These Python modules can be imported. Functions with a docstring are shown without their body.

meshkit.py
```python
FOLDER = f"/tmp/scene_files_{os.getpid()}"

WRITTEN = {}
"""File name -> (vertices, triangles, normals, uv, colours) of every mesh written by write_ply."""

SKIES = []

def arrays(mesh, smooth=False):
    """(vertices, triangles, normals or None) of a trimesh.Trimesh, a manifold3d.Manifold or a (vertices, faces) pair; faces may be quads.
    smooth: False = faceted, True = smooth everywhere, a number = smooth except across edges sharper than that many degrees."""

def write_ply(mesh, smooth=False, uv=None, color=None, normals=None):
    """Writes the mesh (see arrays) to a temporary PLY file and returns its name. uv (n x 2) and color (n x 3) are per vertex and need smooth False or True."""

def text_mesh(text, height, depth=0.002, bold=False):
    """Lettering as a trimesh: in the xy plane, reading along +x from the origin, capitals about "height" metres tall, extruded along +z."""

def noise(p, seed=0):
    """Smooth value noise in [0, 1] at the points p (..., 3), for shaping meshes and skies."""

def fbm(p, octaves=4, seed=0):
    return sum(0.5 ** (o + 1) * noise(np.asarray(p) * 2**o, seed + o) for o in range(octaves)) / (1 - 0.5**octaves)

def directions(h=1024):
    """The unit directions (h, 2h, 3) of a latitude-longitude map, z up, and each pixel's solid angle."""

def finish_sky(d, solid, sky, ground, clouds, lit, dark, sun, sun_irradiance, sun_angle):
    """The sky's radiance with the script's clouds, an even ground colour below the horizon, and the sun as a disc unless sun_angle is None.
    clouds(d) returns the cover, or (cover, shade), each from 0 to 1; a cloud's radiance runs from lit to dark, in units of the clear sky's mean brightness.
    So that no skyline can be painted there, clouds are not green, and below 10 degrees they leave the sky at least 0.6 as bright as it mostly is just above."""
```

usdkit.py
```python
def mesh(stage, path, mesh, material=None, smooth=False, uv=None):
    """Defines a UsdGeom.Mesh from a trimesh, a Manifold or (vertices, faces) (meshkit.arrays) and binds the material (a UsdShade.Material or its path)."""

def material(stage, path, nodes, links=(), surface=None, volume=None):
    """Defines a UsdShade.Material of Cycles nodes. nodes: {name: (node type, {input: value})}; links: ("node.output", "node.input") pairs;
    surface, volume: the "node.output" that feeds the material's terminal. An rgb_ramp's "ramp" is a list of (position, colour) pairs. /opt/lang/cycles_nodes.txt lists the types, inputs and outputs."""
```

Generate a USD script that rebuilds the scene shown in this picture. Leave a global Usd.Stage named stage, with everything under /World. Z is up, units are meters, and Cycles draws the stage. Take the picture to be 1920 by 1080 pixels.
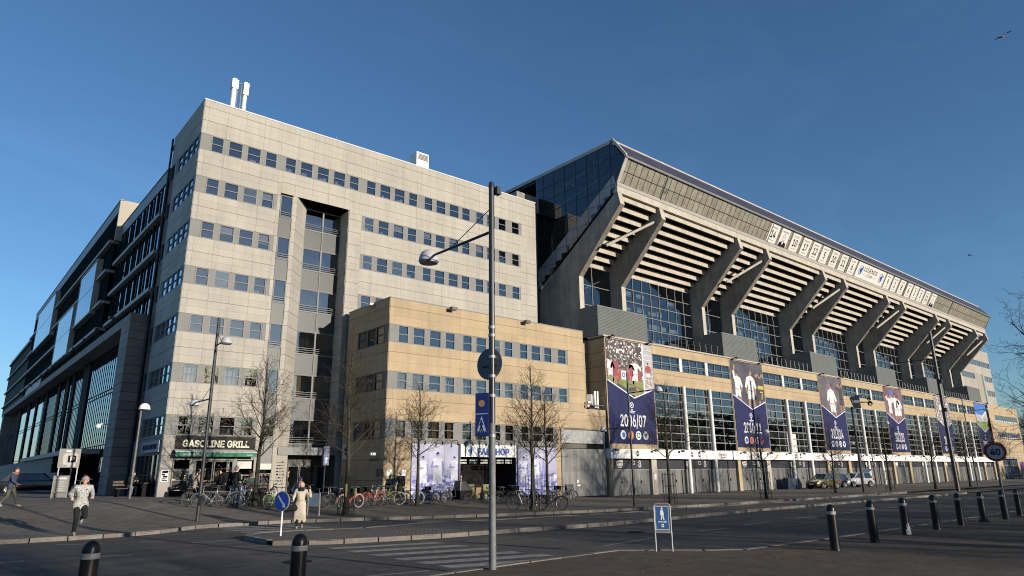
import math, random
import numpy as np, trimesh, shapely
import manifold3d as m3d
from shapely.geometry import Polygon, LineString, Point, box as sbox
from shapely import affinity
from shapely.ops import unary_union
import usdkit, meshkit
from pxr import Usd, UsdGeom, UsdLux, UsdShade, Gf, Sdf, Vt

stage = Usd.Stage.CreateInMemory()
UsdGeom.SetStageUpAxis(stage, UsdGeom.Tokens.z)
UsdGeom.SetStageMetersPerUnit(stage, 1.0)
UsdGeom.Xform.Define(stage, '/World')
UsdGeom.Scope.Define(stage, '/World/Looks')
PI = math.pi

# ---------------------------------------------------------------- camera, sky, sun, exposure
YAW, PITCH, ROLL, FPX = 40.6833507, 15.4801889, -0.646030202, 1261.24883
cam = UsdGeom.Camera.Define(stage, '/World/camera')
def _cam():
    y, p, r = map(math.radians, (YAW, PITCH, ROLL))
    f = np.array([math.sin(y)*math.cos(p), math.cos(y)*math.cos(p), math.sin(p)])
    right = np.array([math.cos(y), -math.sin(y), 0]); up = np.cross(right, f)
    R = math.cos(r)*right + math.sin(r)*up; U = -math.sin(r)*right + math.cos(r)*up
    m = Gf.Matrix4d(1)
    for i, v in enumerate((R, U, -f)):
        m.SetRow(i, Gf.Vec4d(*map(float, v), 0))
    m.SetRow(3, Gf.Vec4d(0, 0, 1.75, 1))
    cam.AddTransformOp().Set(m)
_cam()
cam.CreateHorizontalApertureAttr(36.0); cam.CreateVerticalApertureAttr(20.25)
cam.CreateFocalLengthAttr(FPX/1920*36.0)
cam.CreateClippingRangeAttr(Gf.Vec2f(0.05, 5000))
cam.CreateExposureAttr(0.7)
CAM = np.array([0, 0, 1.75])

SUN_EL, SUN_AZ = math.radians(9.5), math.radians(10.5)          # the sun stands behind the camera, a little to the right
TO_SUN = np.array([math.sin(SUN_AZ)*math.cos(SUN_EL), -math.cos(SUN_AZ)*math.cos(SUN_EL), math.sin(SUN_EL)])
SKY_STRENGTH, SUN_INTENSITY = 0.10, 1.25
sky = UsdLux.DomeLight.Define(stage, '/World/sky')
skym = usdkit.material(stage, '/World/Looks/sky_air', {
    's': ('sky_texture', {'sky_type': 'single_scattering', 'sun_disc': False, 'sun_elevation': SUN_EL,
                          'sun_rotation': math.atan2(TO_SUN[0], TO_SUN[1]), 'air_density': 1.0, 'aerosol_density': 0.35, 'ozone_density': 4.2}),
    't': ('texture_coordinate', {}), 'm': ('mapping', {'rotation': (0., 0., .5), 'scale': (1.6, 5.5, 9.)}), 'n': ('noise_texture', {'scale': 1.3, 'detail': 6., 'roughness': .62, 'distortion': .7}),
    'r': ('rgb_ramp', {'ramp': [(.50, (1.,)*3), (.78, (1.16, 1.12, 1.08))]}), 'x': ('mix_color', {'blend_type': 'multiply', 'fac': 1., 'use_clamp': False}),
    'b': ('background_shader', {'strength': SKY_STRENGTH})},
    [('t.generated', 'm.vector'), ('m.vector', 'n.vector'), ('n.fac', 'r.fac'), ('s.color', 'x.a'), ('r.color', 'x.b'), ('x.result', 'b.color')], surface='b.background')
UsdShade.MaterialBindingAPI.Apply(sky.GetPrim()).Bind(skym)
sky.GetPrim().SetCustomDataByKey('kind', 'structure')
sun = UsdLux.DistantLight.Define(stage, '/World/sun')
sun.CreateIntensityAttr(SUN_INTENSITY); sun.CreateAngleAttr(0.53); sun.CreateNormalizeAttr(True)
sun.CreateColorAttr(Gf.Vec3f(1.0, 0.89, 0.74))
def _sun():
    z = TO_SUN/np.linalg.norm(TO_SUN); x = np.cross([0, 0, 1], z); x /= np.linalg.norm(x); y = np.cross(z, x)
    m = Gf.Matrix4d(1)
    for i, v in enumerate((x, y, z)):
        m.SetRow(i, Gf.Vec4d(*map(float, v), 0))
    sun.AddTransformOp().Set(m)
_sun()

# ---------------------------------------------------------------- helpers
def tz(x, y):
    s = np.clip((np.asarray(y, float)-28)/14, 0, 1); s = s*s*(3-2*s)
    return .75*s*np.clip((42-np.asarray(x, float))/31, 0, 1)

_BOXF = np.array([[0,2,1],[0,3,2],[4,5,6],[4,6,7],[0,1,5],[0,5,4],[1,2,6],[1,6,5],[2,3,7],[2,7,6],[3,0,4],[3,4,7]])
class MB:
    """collects shapes that become ONE mesh"""
    def __init__(s): s.V, s.F, s.n = [], [], 0
    def add(s, v, f):
        v = np.asarray(v, float).reshape(-1, 3); f = np.asarray(f, int)
        if f.ndim == 2 and f.shape[1] == 4: f = np.vstack([f[:, [0,1,2]], f[:, [0,2,3]]])
        s.V.append(v); s.F.append(f+s.n); s.n += len(v); return s
    def hexa(s, c): return s.add(c, _BOXF)
    def box(s, x0, x1, y0, y1, z0, z1):
        return s.hexa([(x0,y0,z0),(x1,y0,z0),(x1,y1,z0),(x0,y1,z0),(x0,y0,z1),(x1,y0,z1),(x1,y1,z1),(x0,y1,z1)])
    def fbox(s, F, u0, u1, d0, d1, z0, z1):
        return s.hexa([F(u0,d0,z0),F(u1,d0,z0),F(u1,d1,z0),F(u0,d1,z0),F(u0,d0,z1),F(u1,d0,z1),F(u1,d1,z1),F(u0,d1,z1)])
    def quad(s, *p): return s.add(p, [[0,1,2],[0,2,3]])
    def mesh(s, tm): return s.add(np.asarray(tm.vertices), np.asarray(tm.faces))
    def man(s, m):
        q = m.to_mesh(); return s.add(np.asarray(q.vert_properties)[:, :3], np.asarray(q.tri_verts))
    def tube(s, p, q, r0, r1=None, n=8, cap=True):
        r1 = r0 if r1 is None else r1
        p, q = np.asarray(p, float), np.asarray(q, float); d = q-p; L = np.linalg.norm(d)
        if L < 1e-9: return s
        d /= L; a = np.cross(d, [0,0,1] if abs(d[2]) < .9 else [1,0,0]); a /= np.linalg.norm(a); b = np.cross(d, a)
        t = np.arange(n)*2*PI/n; c = np.cos(t)[:, None]*a+np.sin(t)[:, None]*b
        v = np.vstack([p+c*r0, q+c*r1]); i = np.arange(n); j = (i+1) % n
        f = [np.stack([i, j, j+n], 1), np.stack([i, j+n, i+n], 1)]
        if cap: f += [np.array([[0, k+1, k] for k in range(1, n-1)]), np.array([[n, n+k, n+k+1] for k in range(1, n-1)])]
        return s.add(v, np.vstack(f))
    def path(s, pts, r, n=6):
        for a, b in zip(pts[:-1], pts[1:]): s.tube(a, b, r, r, n)
        return s
    def lathe(s, prof, at=(0,0,0), n=16):
        prof = np.asarray(prof, float); t = np.arange(n)*2*PI/n
        v = np.stack([np.outer(prof[:, 0], np.cos(t)), np.outer(prof[:, 0], np.sin(t)), np.repeat(prof[:, 1:2], n, 1)], -1).reshape(-1, 3)+np.asarray(at)
        f = []
        for k in range(len(prof)-1):
            for i in range(n):
                j = (i+1) % n; f.append([k*n+i, k*n+j, (k+1)*n+j, (k+1)*n+i])
        return s.add(v, f)
    def ball(s, c, r, sub=2, sc=(1,1,1)):
        m = trimesh.creation.icosphere(sub, 1.0); return s.add(m.vertices*np.asarray(sc)*r+np.asarray(c), m.faces)
    def flat(s, poly, P, t=.004):
        """shapely shape (u, z) made a thin plate through P(u, d, z)"""
        for g in getattr(poly, 'geoms', [poly]):
            if g.is_empty or g.geom_type != 'Polygon' or g.area < 1e-6: continue
            m = trimesh.creation.extrude_polygon(g, t, engine='earcut')
            s.add([P(a, c, b) for a, b, c in m.vertices], m.faces)
        return s
    def prism(s, pts, P, a, b):
        """polygon of (p, q) pairs; P(p, q, w) -> point, extruded from w=a to w=b"""
        m = trimesh.creation.extrude_polygon(Polygon(pts), 1.0, engine='earcut')
        return s.add([P(v[0], v[1], a+(b-a)*v[2]) for v in m.vertices], m.faces)
    def torus(s, c, axis, R, r, n=28, k=6):
        axis = np.asarray(axis, float); axis /= np.linalg.norm(axis)
        a = np.cross(axis, [0,0,1] if abs(axis[2]) < .9 else [1,0,0]); a /= np.linalg.norm(a); b = np.cross(axis, a)
        v = []
        for i in range(n):
            e = math.cos(2*PI*i/n)*a+math.sin(2*PI*i/n)*b
            for j in range(k):
                v.append(np.asarray(c)+e*(R+r*math.cos(2*PI*j/k))+axis*r*math.sin(2*PI*j/k))
        f = [[i*k+j, ((i+1) % n)*k+j, ((i+1) % n)*k+(j+1) % k, i*k+(j+1) % k] for i in range(n) for j in range(k)]
        return s.add(v, f)
    def pane(s, F, u0, u1, d, z0, z1, tilt=0.):
        """one glass face that looks outwards"""
        p = [F(u0, d, z0), F(u1, d, z0), F(u1, d+tilt, z1), F(u0, d+tilt, z1)]
        nn = np.cross(p[1]-p[0], p[2]-p[0]); out = F(u0, d+1, z0)-F(u0, d, z0)
        return s.quad(*(p if nn @ out > 0 else p[::-1]))
    def get(s): return (np.vstack(s.V), np.vstack(s.F)) if s.V else (np.zeros((0,3)), np.zeros((0,3), int))
    def moved(s, fn):
        v, f = s.get(); r = MB(); r.add(np.array([fn(p) for p in v]), f); return r

_names = {}
def unique(parent, name):
    k = (parent, name); n = _names.get(k, 0); _names[k] = n+1
    return f'{parent}/{name}' if n == 0 else f'{parent}/{name}_{n:03d}'
def tagp(prim, label=None, cat=None, group=None, kind=None):
    for k, v in (('label', label), ('category', cat), ('group', group), ('kind', kind)):
        if v: prim.SetCustomDataByKey(k, v)
class T:
    """a thing: an Xform at its base, its parts given in world coordinates (or local ones)"""
    def __init__(s, name, label, cat, loc=(0,0,0), rz=0, group=None, local=False, scale=None, kind=None):
        s.path = unique('/World', name); s.loc = np.array(loc, float); s.local = local; s.name = name; s.rz = rz
        x = UsdGeom.Xform.Define(stage, s.path)
        x.AddTranslateOp().Set(Gf.Vec3d(*map(float, loc)))
        if local:
            x.AddRotateZOp().Set(float(rz)); sc = 1. if scale is None else scale
            x.AddScaleOp().Set(Gf.Vec3f(*(sc if np.ndim(sc) else (sc,)*3)))
        s.prim = x.GetPrim(); tagp(s.prim, label, cat, group, kind); s.group = group; s.cat = cat
    def part(s, name, mb, mat, parent=None, smooth=False, label=None, kind=None):
        v, f = mb.get() if isinstance(mb, MB) else mb
        if len(f) == 0: return None
        p = unique(parent or s.path, name)
        if not s.local: v = v-s.loc
        m = usdkit.mesh(stage, p, (v, f), mat, smooth=smooth)
        tagp(m.GetPrim(), label, None, None, kind)
        return p
    def each(s, name, mb, mat, parent=None, smooth=False):
        """every shape of the collection a part of its own"""
        for v, f, n0 in zip(mb.V, mb.F, np.cumsum([0]+[len(q) for q in mb.V])):
            q = MB(); q.add(v, f-n0); s.part(name, q, mat, parent, smooth)
    def copy(s, loc, rz=0, scale=1., label=None, group=None):
        p = unique('/World', s.name)
        x = UsdGeom.Xform.Define(stage, p)
        x.AddTranslateOp().Set(Gf.Vec3d(*map(float, loc))); x.AddRotateZOp().Set(float(rz))
        x.AddScaleOp().Set(Gf.Vec3f(*(scale if np.ndim(scale) else (scale,)*3)))
        q = x.GetPrim(); q.GetReferences().AddInternalReference(s.path); q.SetInstanceable(True)
        tagp(q, label, s.cat, group or s.group); return q
def solo(name, mb, mat, label=None, cat=None, group=None, kind=None, smooth=False):
    p = unique('/World', name); m = usdkit.mesh(stage, p, mb.get(), mat, smooth=smooth)
    tagp(m.GetPrim(), label, cat, group, kind); return p
def subpart(parent, name, mb, mat, smooth=False, label=None, kind=None):
    p = unique(parent, name); m = usdkit.mesh(stage, p, mb.get() if isinstance(mb, MB) else mb, mat, smooth=smooth)
    tagp(m.GetPrim(), label, None, None, kind); return p
class Frame:
    """u along the wall, d outwards, z up"""
    def __init__(s, o, u, n): s.o, s.u, s.n = (np.array(k, float) for k in (o, u, n))
    def __call__(s, u, d, z): return s.o+s.u*u+s.n*d+np.array([0, 0, z])

def lettering(text, F, u, z, h, width=None, d=.0, t=.006, bold=True, heavy=0., center=False):
    """capitals h tall from (u, z) on the wall F"""
    m = meshkit.text_mesh(text, h, t, bold); v = np.array(m.vertices)
    v[:, 0] -= v[:, 0].min()
    if width: v[:, 0] *= width/v[:, 0].max()
    if center: v[:, 0] -= v[:, 0].max()/2
    mb = MB()
    for i, (ox, oz) in enumerate([(0, 0)]+([(heavy, 0), (-heavy, 0), (0, heavy), (0, -heavy)] if heavy else [])): mb.add([F(u+a[0]+ox, d+a[2]+.0012*i, z+a[1]+oz) for a in v], m.faces)
    return mb

# ---------------------------------------------------------------- materials
def M(name, col, rough=.6, metal=0., var=.12, scale=1.5, bump=0., bscale=30., rnd=0., spec=.5, stretch=None, detail=4., coat=0., streak=0.):
    c = np.array(col, float)
    n = {'g': ('geometry', {}), 'n': ('noise_texture', {'scale': scale, 'detail': detail, 'roughness': .6}),
         'r': ('rgb_ramp', {'ramp': [(.3, tuple(np.clip(c*(1-var), 0, 1))), (.7, tuple(np.clip(c*(1+var), 0, 1)))]}),
         'p': ('principled_bsdf', {'roughness': rough, 'metallic': metal, 'specular_ior_level': spec, 'coat_weight': coat})}
    l = [('n.fac', 'r.fac')]
    if stretch:
        n['m'] = ('mapping', {'scale': stretch}); l += [('g.position', 'm.vector'), ('m.vector', 'n.vector')]
    else: l += [('g.position', 'n.vector')]
    out = 'r.color'
    if rnd:
        n['o'] = ('object_info', {}); n['mr'] = ('map_range', {'from_min': 0., 'from_max': 1., 'to_min': 1-rnd, 'to_max': 1+rnd})
        n['hs'] = ('hsv', {'hue': .5, 'saturation': 1., 'fac': 1.})
        l += [('o.random', 'mr.value'), ('mr.result', 'hs.value'), (out, 'hs.color')]; out = 'hs.color'
    if streak:
        n['sm'] = ('mapping', {'scale': (2.6, 2.6, .16)}); n['sn'] = ('noise_texture', {'scale': 1., 'detail': 5., 'roughness': .7})
        n['sr'] = ('rgb_ramp', {'ramp': [(.25, (1-streak,)*3), (.55, (1.,)*3), (.8, (1+streak*.35,)*3)]}); n['sx'] = ('mix_color', {'blend_type': 'multiply', 'fac': 1., 'use_clamp': False})
        l += [('g.position', 'sm.vector'), ('sm.vector', 'sn.vector'), ('sn.fac', 'sr.fac'), (out, 'sx.a'), ('sr.color', 'sx.b')]; out = 'sx.result'
    l.append((out, 'p.base_color'))
    if bump:
        n['bn'] = ('noise_texture', {'scale': bscale, 'detail': 5.}); n['b'] = ('bump', {'strength': bump, 'distance': .02})
        l += [('g.position', 'bn.vector'), ('bn.fac', 'b.height'), ('b.normal', 'p.normal')]
    return usdkit.material(stage, '/World/Looks/'+name, n, l, surface='p.BSDF')

def glass(name, tint, refl=.2, wave=.0015, rough=.0):
    n = {'g': ('geometry', {}), 't': ('transparent_bsdf', {'color': tint}), 'gl': ('glossy_bsdf', {'color': (.92, .96, 1.), 'roughness': rough}),
         'f': ('fresnel', {'IOR': 1.5}), 'mr': ('map_range', {'from_min': 0., 'from_max': 1., 'to_min': refl, 'to_max': 1.}),
         'x': ('mix_closure', {}), 'n': ('noise_texture', {'scale': .9, 'detail': 1.}), 'b': ('bump', {'strength': .35, 'distance': wave*10})}
    return usdkit.material(stage, '/World/Looks/'+name, n, [('f.fac', 'mr.value'), ('mr.result', 'x.fac'), ('t.BSDF', 'x.closure1'), ('gl.BSDF', 'x.closure2'),
        ('g.position', 'n.vector'), ('n.fac', 'b.height'), ('b.normal', 'gl.normal')], surface='x.closure')

CREAM = M('cream_stone', (.252, .239, .213), .8, var=.10, scale=.35, bump=.15, bscale=12, rnd=.05, streak=.16, spec=.3)
BEIGE = M('sand_stone', (.272, .212, .136), .8, var=.10, scale=.5, bump=.15, bscale=12, rnd=.06, streak=.16, spec=.3)
JOINT = M('joint_mortar', (.075, .07, .062), .9)
GREYMET = M('grey_window_metal', (.145, .145, .142), .8, var=.06, spec=.15)
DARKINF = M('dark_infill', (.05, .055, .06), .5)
SPAND = M('grey_spandrel', (.036, .041, .045), .4, var=.08, scale=.4, spec=.2)
LIGHTMET = M('light_metal', (.165, .165, .163), .75, var=.06, spec=.15)
INTER = M('room_interior', (.028, .026, .026), .9, var=.4, scale=.6)
WINGLASS = glass('window_glass', (.42, .46, .48), .16)
DARKGLASS = glass('dark_glass', (.12, .19, .21), .05)
BIGGLASS = glass('stand_glass', (.40, .46, .50), .10)
SKYGLASS = glass('mirror_glass', (.25, .3, .34), .34)
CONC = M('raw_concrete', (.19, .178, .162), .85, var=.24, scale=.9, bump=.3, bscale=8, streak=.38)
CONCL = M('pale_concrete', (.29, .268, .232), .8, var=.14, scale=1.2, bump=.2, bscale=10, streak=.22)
WHITE = M('white_paint', (.56, .555, .545), .7, var=.05)
OFFWHITE = M('white_sheet', (.38, .377, .368), .75, var=.06)
BLACK = M('black_paint', (.012, .012, .014), .35, var=.2)
BLACKM = M('black_matt', (.010, .010, .011), .9, var=.2, spec=.08)
DARKSTEEL = M('dark_steel', (.022, .024, .028), .4, .3, var=.25, scale=4)
DARKMATT = M('dark_matt', (.014, .016, .02), .85, var=.2, spec=.06)
FLANKGLASS = glass('flank_glass', (.25, .3, .34), .68)
STEEL = M('galvanised_steel', (.20, .205, .21), .55, .5, var=.2, scale=6)
NAVY = M('navy_print', (.013, .016, .058), .7, spec=.15, var=.18, scale=1.6)
BLUE = M('signal_blue', (.008, .018, .115), .4, var=.08)
SIGNBLUE = M('logo_blue', (.02, .075, .28), .4, var=.05)
ROOFGREY = M('roof_metal', (.12, .12, .12), .45, .2, var=.15)
SOFFIT = M('soffit_panel', (.15, .143, .115), .7, var=.25, scale=2.0, rnd=.14)
SOLAR = M('solar_cell', (.026, .027, .045), .55, var=.1, rnd=.12)
CLADGREY = M('grey_cladding', (.092, .101, .098), .6, .1, var=.08, streak=.14)
BRUSHED = M('brushed_doors', (.17, .17, .167), .38, .55, var=.30, scale=1.0, stretch=(6., 6., .25), rnd=.12)
# ---------------------------------------------------------------- the setting
def sheet(poly, dz, step, fn=tz):
    """a sheet that follows the terrain fn over a plan shape"""
    mb = MB(); x0, y0, x1, y1 = poly.bounds; pre = shapely.prepared.prep(poly)
    ys = np.arange(y0, y1+step-1e-6, step); xs = np.arange(x0, x1+step-1e-6, step)
    V, Fq = [], []
    for a in xs:
        for b in ys:
            c = sbox(a, b, a+step, b+step)
            if pre.contains(c): V.append([(a, b), (a+step, b), (a+step, b+step), (a, b+step)])
            elif pre.intersects(c):
                for g in getattr(poly.intersection(c), 'geoms', [poly.intersection(c)]):
                    if g.geom_type != 'Polygon' or g.area < 1e-5: continue
                    v, f = trimesh.creation.triangulate_polygon(g, engine='earcut')
                    mb.add(np.column_stack([v, fn(v[:, 0], v[:, 1])+dz]), np.asarray(f)[:, ::-1] if np.cross(v[f[0][1]]-v[f[0][0]], v[f[0][2]]-v[f[0][0]]) < 0 else f)
    if V:
        V = np.array(V).reshape(-1, 2)
        mb.add(np.column_stack([V, fn(V[:, 0], V[:, 1])+dz]), np.arange(len(V)).reshape(-1, 4))
    return mb
def ground_mat(name, c1, c2, scale, rough=.9, bump=.4, bscale=60, tiles=None, spec=.3, big=.12, cracks=False):
    n = {'g': ('geometry', {}), 'n': ('noise_texture', {'scale': scale, 'detail': 6., 'roughness': .65}), 'n2': ('noise_texture', {'scale': big, 'detail': 3.}),
         'r': ('rgb_ramp', {'ramp': [(.32, c1), (.68, c2)]}), 'r2': ('rgb_ramp', {'ramp': [(.3, (.72,)*3), (.7, (1.2,)*3)]}),
         'mx': ('mix_color', {'blend_type': 'multiply', 'fac': 1., 'use_clamp': False}), 'p': ('principled_bsdf', {'roughness': rough, 'specular_ior_level': spec}),
         'bn': ('noise_texture', {'scale': bscale, 'detail': 4.}), 'b': ('bump', {'strength': bump, 'distance': .012})}
    l = [('g.position', 'n.vector'), ('g.position', 'n2.vector'), ('n.fac', 'r.fac'), ('n2.fac', 'r2.fac'), ('r.color', 'mx.a'), ('r2.color', 'mx.b'),
         ('g.position', 'bn.vector'), ('bn.fac', 'b.height'), ('b.normal', 'p.normal')]
    out = 'mx.result'
    if cracks:
        n['cv'] = ('voronoi_texture', {'scale': .42, 'feature': 'distance_to_edge'}); n['cd'] = ('noise_texture', {'scale': 1.4, 'detail': 5.}); n['ca'] = ('vector_math', {'math_type': 'multiply_add', 'vector2': (.9, .9, .9)})
        n['cr'] = ('rgb_ramp', {'ramp': [(0., (.42,)*3), (.006, (.55,)*3), (.016, (1.,)*3)]}); n['cx'] = ('mix_color', {'blend_type': 'multiply', 'fac': .85})
        n['tm'] = ('mapping', {'scale': (.05, 1.3, 1.)}); n['tn'] = ('noise_texture', {'scale': 1., 'detail': 4.}); n['tr'] = ('rgb_ramp', {'ramp': [(.35, (.72,)*3), (.65, (1.12,)*3)]}); n['tx'] = ('mix_color', {'blend_type': 'multiply', 'fac': 1., 'use_clamp': False})
        l += [('g.position', 'cd.vector'), ('cd.color', 'ca.vector1'), ('g.position', 'ca.vector3'), ('ca.vector', 'cv.vector'), ('cv.distance', 'cr.fac'), (out, 'cx.a'), ('cr.color', 'cx.b'), ('g.position', 'tm.vector'), ('tm.vector', 'tn.vector'), ('tn.fac', 'tr.fac'), ('cx.result', 'tx.a'), ('tr.color', 'tx.b')]; out = 'tx.result'
    if tiles:
        w, h, mort = tiles
        n['bt'] = ('brick_texture', {'scale': 1., 'brick_width': w, 'row_height': h, 'mortar_size': mort, 'color1': (1., 1., 1.), 'color2': (.86, .86, .86), 'mortar': (.45, .44, .42)})
        n['m2'] = ('mix_color', {'blend_type': 'multiply', 'fac': 1.})
        l += [('g.position', 'bt.vector'), (out, 'm2.a'), ('bt.color', 'm2.b')]; out = 'm2.result'
    l.append((out, 'p.base_color'))
    return usdkit.material(stage, '/World/Looks/'+name, n, l, surface='p.BSDF')
ASPH = ground_mat('asphalt', (.052, .049, .046), (.085, .080, .074), 3.0, .85, .5, 90, cracks=True)
PAVE = ground_mat('pavement_slabs', (.10, .088, .072), (.175, .153, .125), 1.2, .85, .35, 50, tiles=(.62, .62, .012))
GRAVEL = ground_mat('gravel_path', (.058, .043, .029), (.112, .086, .06), 2.2, .95, .9, 55)
COBB = ground_mat('cobble_setts', (.095, .088, .078), (.175, .16, .138), 2.5, .85, .7, 24, tiles=(.16, .12, .02))
EARTH = ground_mat('park_earth', (.05, .05, .03), (.10, .09, .055), .6, .95, .6, 20)
KERB = M('granite_kerb', (.11, .098, .086), .85, var=.25, scale=9, bump=.4, bscale=40, rnd=.22)
PAINT = M('road_paint', (.19, .184, .172), .8, var=.5, scale=5)
WORN = M('worn_paint', (.16, .155, .145), .75, var=.4, scale=6)

g = MB(); g.quad((-900, -900, -.22), (1500, -900, -.22), (1500, 1500, -.22), (-900, 1500, -.22))
ground = solo('ground', g, EARTH, kind='structure')
near_edge = [(-90, 12.5), (-6, 11.9), (1.9, 11.35), (4.2, 10.75), (9.3, 11.15), (12.8, 11.35), (13.6, 10.6), (14.7, 9.35), (19, 9.15), (420, 9.3)]
med_edge = [(7.95, 19.7), (9.2, 18.8), (12.2, 18.05), (15.3, 17.9), (19.5, 17.5), (24, 17.8), (31, 18.3), (45, 18.6), (420, 18.8),
            (420, 21.2), (45, 21.2), (26, 21.4), (18.1, 22.2), (15.8, 23.2), (12.5, 22.4), (8.7, 23.3), (8.05, 22.5)]
far_edge = [(-90, 26.9), (2.1, 26.35), (4.4, 26.2), (6.5, 26.6), (8.6, 28.4), (12.2, 28.6), (14.6, 27.6), (20, 25.4), (26, 23.9), (34, 23.1), (43, 22.9), (420, 22.9)]
zero = lambda x, y: np.zeros_like(np.asarray(x, float))
road = solo('road', sheet(Polygon([(-90, 7), (420, 7), (420, 29), (-90, 29)]), -.11, 8, zero), ASPH, kind='structure')
gravel_path = solo('gravel_path', sheet(Polygon([(-90, -60)]+near_edge+[(420, -60)]), 0, 10, zero), GRAVEL, kind='structure')
median = solo('median_strip', sheet(Polygon(med_edge), 0, 8, zero), COBB, kind='structure')
pavement = solo('pavement', sheet(Polygon(far_edge+[(420, 60), (60, 60), (60, 200), (-90, 200)]), 0, 2.), PAVE, kind='structure')
rng = np.random.default_rng(4)
def kerbs(parent, line, x0, x1, inward):
    ls = LineString(line); s = 0.
    while s < ls.length-1:
        a, b = ls.interpolate(s), ls.interpolate(min(s+.97, ls.length)); s += 1.0
        if not (x0 < a.x < x1): continue
        d = np.array([b.x-a.x, b.y-a.y]); L = np.linalg.norm(d); d /= L; nn = np.array([-d[1], d[0]])*inward
        j = rng.uniform(-.006, .006); z = float(tz(a.x, a.y))
        P = lambda p, w, h: (a.x+d[0]*p+nn[0]*w, a.y+d[1]*p+nn[1]*w, h)
        c = []
        for h, o in ((-.2, -.015), (z+.016+j, .004)):
            c += [P(.004, o, h), P(L-.004, o, h), P(L-.004, .17, h), P(.004, .17, h)]
        subpart(parent, 'kerb_stone', MB().hexa(c), KERB)
kerbs(gravel_path, near_edge, -8, 42, -1)
kerbs(median, med_edge+[med_edge[0]], 0, 62, 1)
kerbs(pavement, far_edge, -8, 62, 1)
def stripe(parent, name, pts, mat, z=-.106):
    m = MB(); m.add([(x, y, z) for x, y in pts], [[0, 1, 2], [0, 2, 3]]); subpart(parent, name, m, mat)
for yl in (17.75, 16.6, 15.45, 14.3, 13.35, 12.45):
    k = rng.uniform(-.1, .1); w = .50
    stripe(road, 'zebra_stripe', [(8.75, yl-w/2), (11.75+k, yl-.85-w/2), (11.75+k, yl-.85+w/2), (8.75, yl+w/2)], PAINT)
for yl in (28.2, 27.2, 26.2, 25.2, 24.3):
    stripe(road, 'zebra_stripe', [(9.0, yl-.25), (12.0, yl-1.0-.25), (12.0, yl-1.0+.25), (9.0, yl+.25)], PAINT)
for (a, b, c, d, w, m) in [(19.8, 13.8, 21.6, 13.78, .14, PAINT), (23.2, 14.2, 25.1, 14.25, .14, PAINT), (27.5, 14.5, 29.5, 14.55, .14, PAINT), (32, 14.7, 34, 14.75, .14, PAINT), (37, 14.9, 39, 14.9, .14, PAINT), (43, 15, 45.5, 15, .14, PAINT), (50, 15, 53, 15, .14, PAINT),
        (14.2, 12.9, 17.0, 13.45, .12, WORN), (1.2, 20.6, 2.3, 20.6, .16, PAINT), (1.6, 25.0, 2.5, 24.9, .14, WORN), (3.5, 24.75, 4.6, 24.3, .14, PAINT), (3.6, 20.4, 4.5, 20.05, .16, PAINT), (5.5, 23.85, 6.1, 23.6, .14, PAINT), (6.6, 22.4, 8.0, 22.35, .14, PAINT), (7.0, 20.1, 7.9, 19.75, .12, WORN), (7.3, 18.6, 7.9, 18.4, .1, WORN), (5.2, 12.7, 8.2, 12.2, .12, WORN)]:
    dx, dy = c-a, d-b; L = math.hypot(dx, dy); ox, oy = -dy/L*w/2, dx/L*w/2
    stripe(road, 'lane_line', [(a-ox, b-oy), (c-ox, d-oy), (c+ox, d+oy), (a+ox, b+oy)], m)
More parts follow.
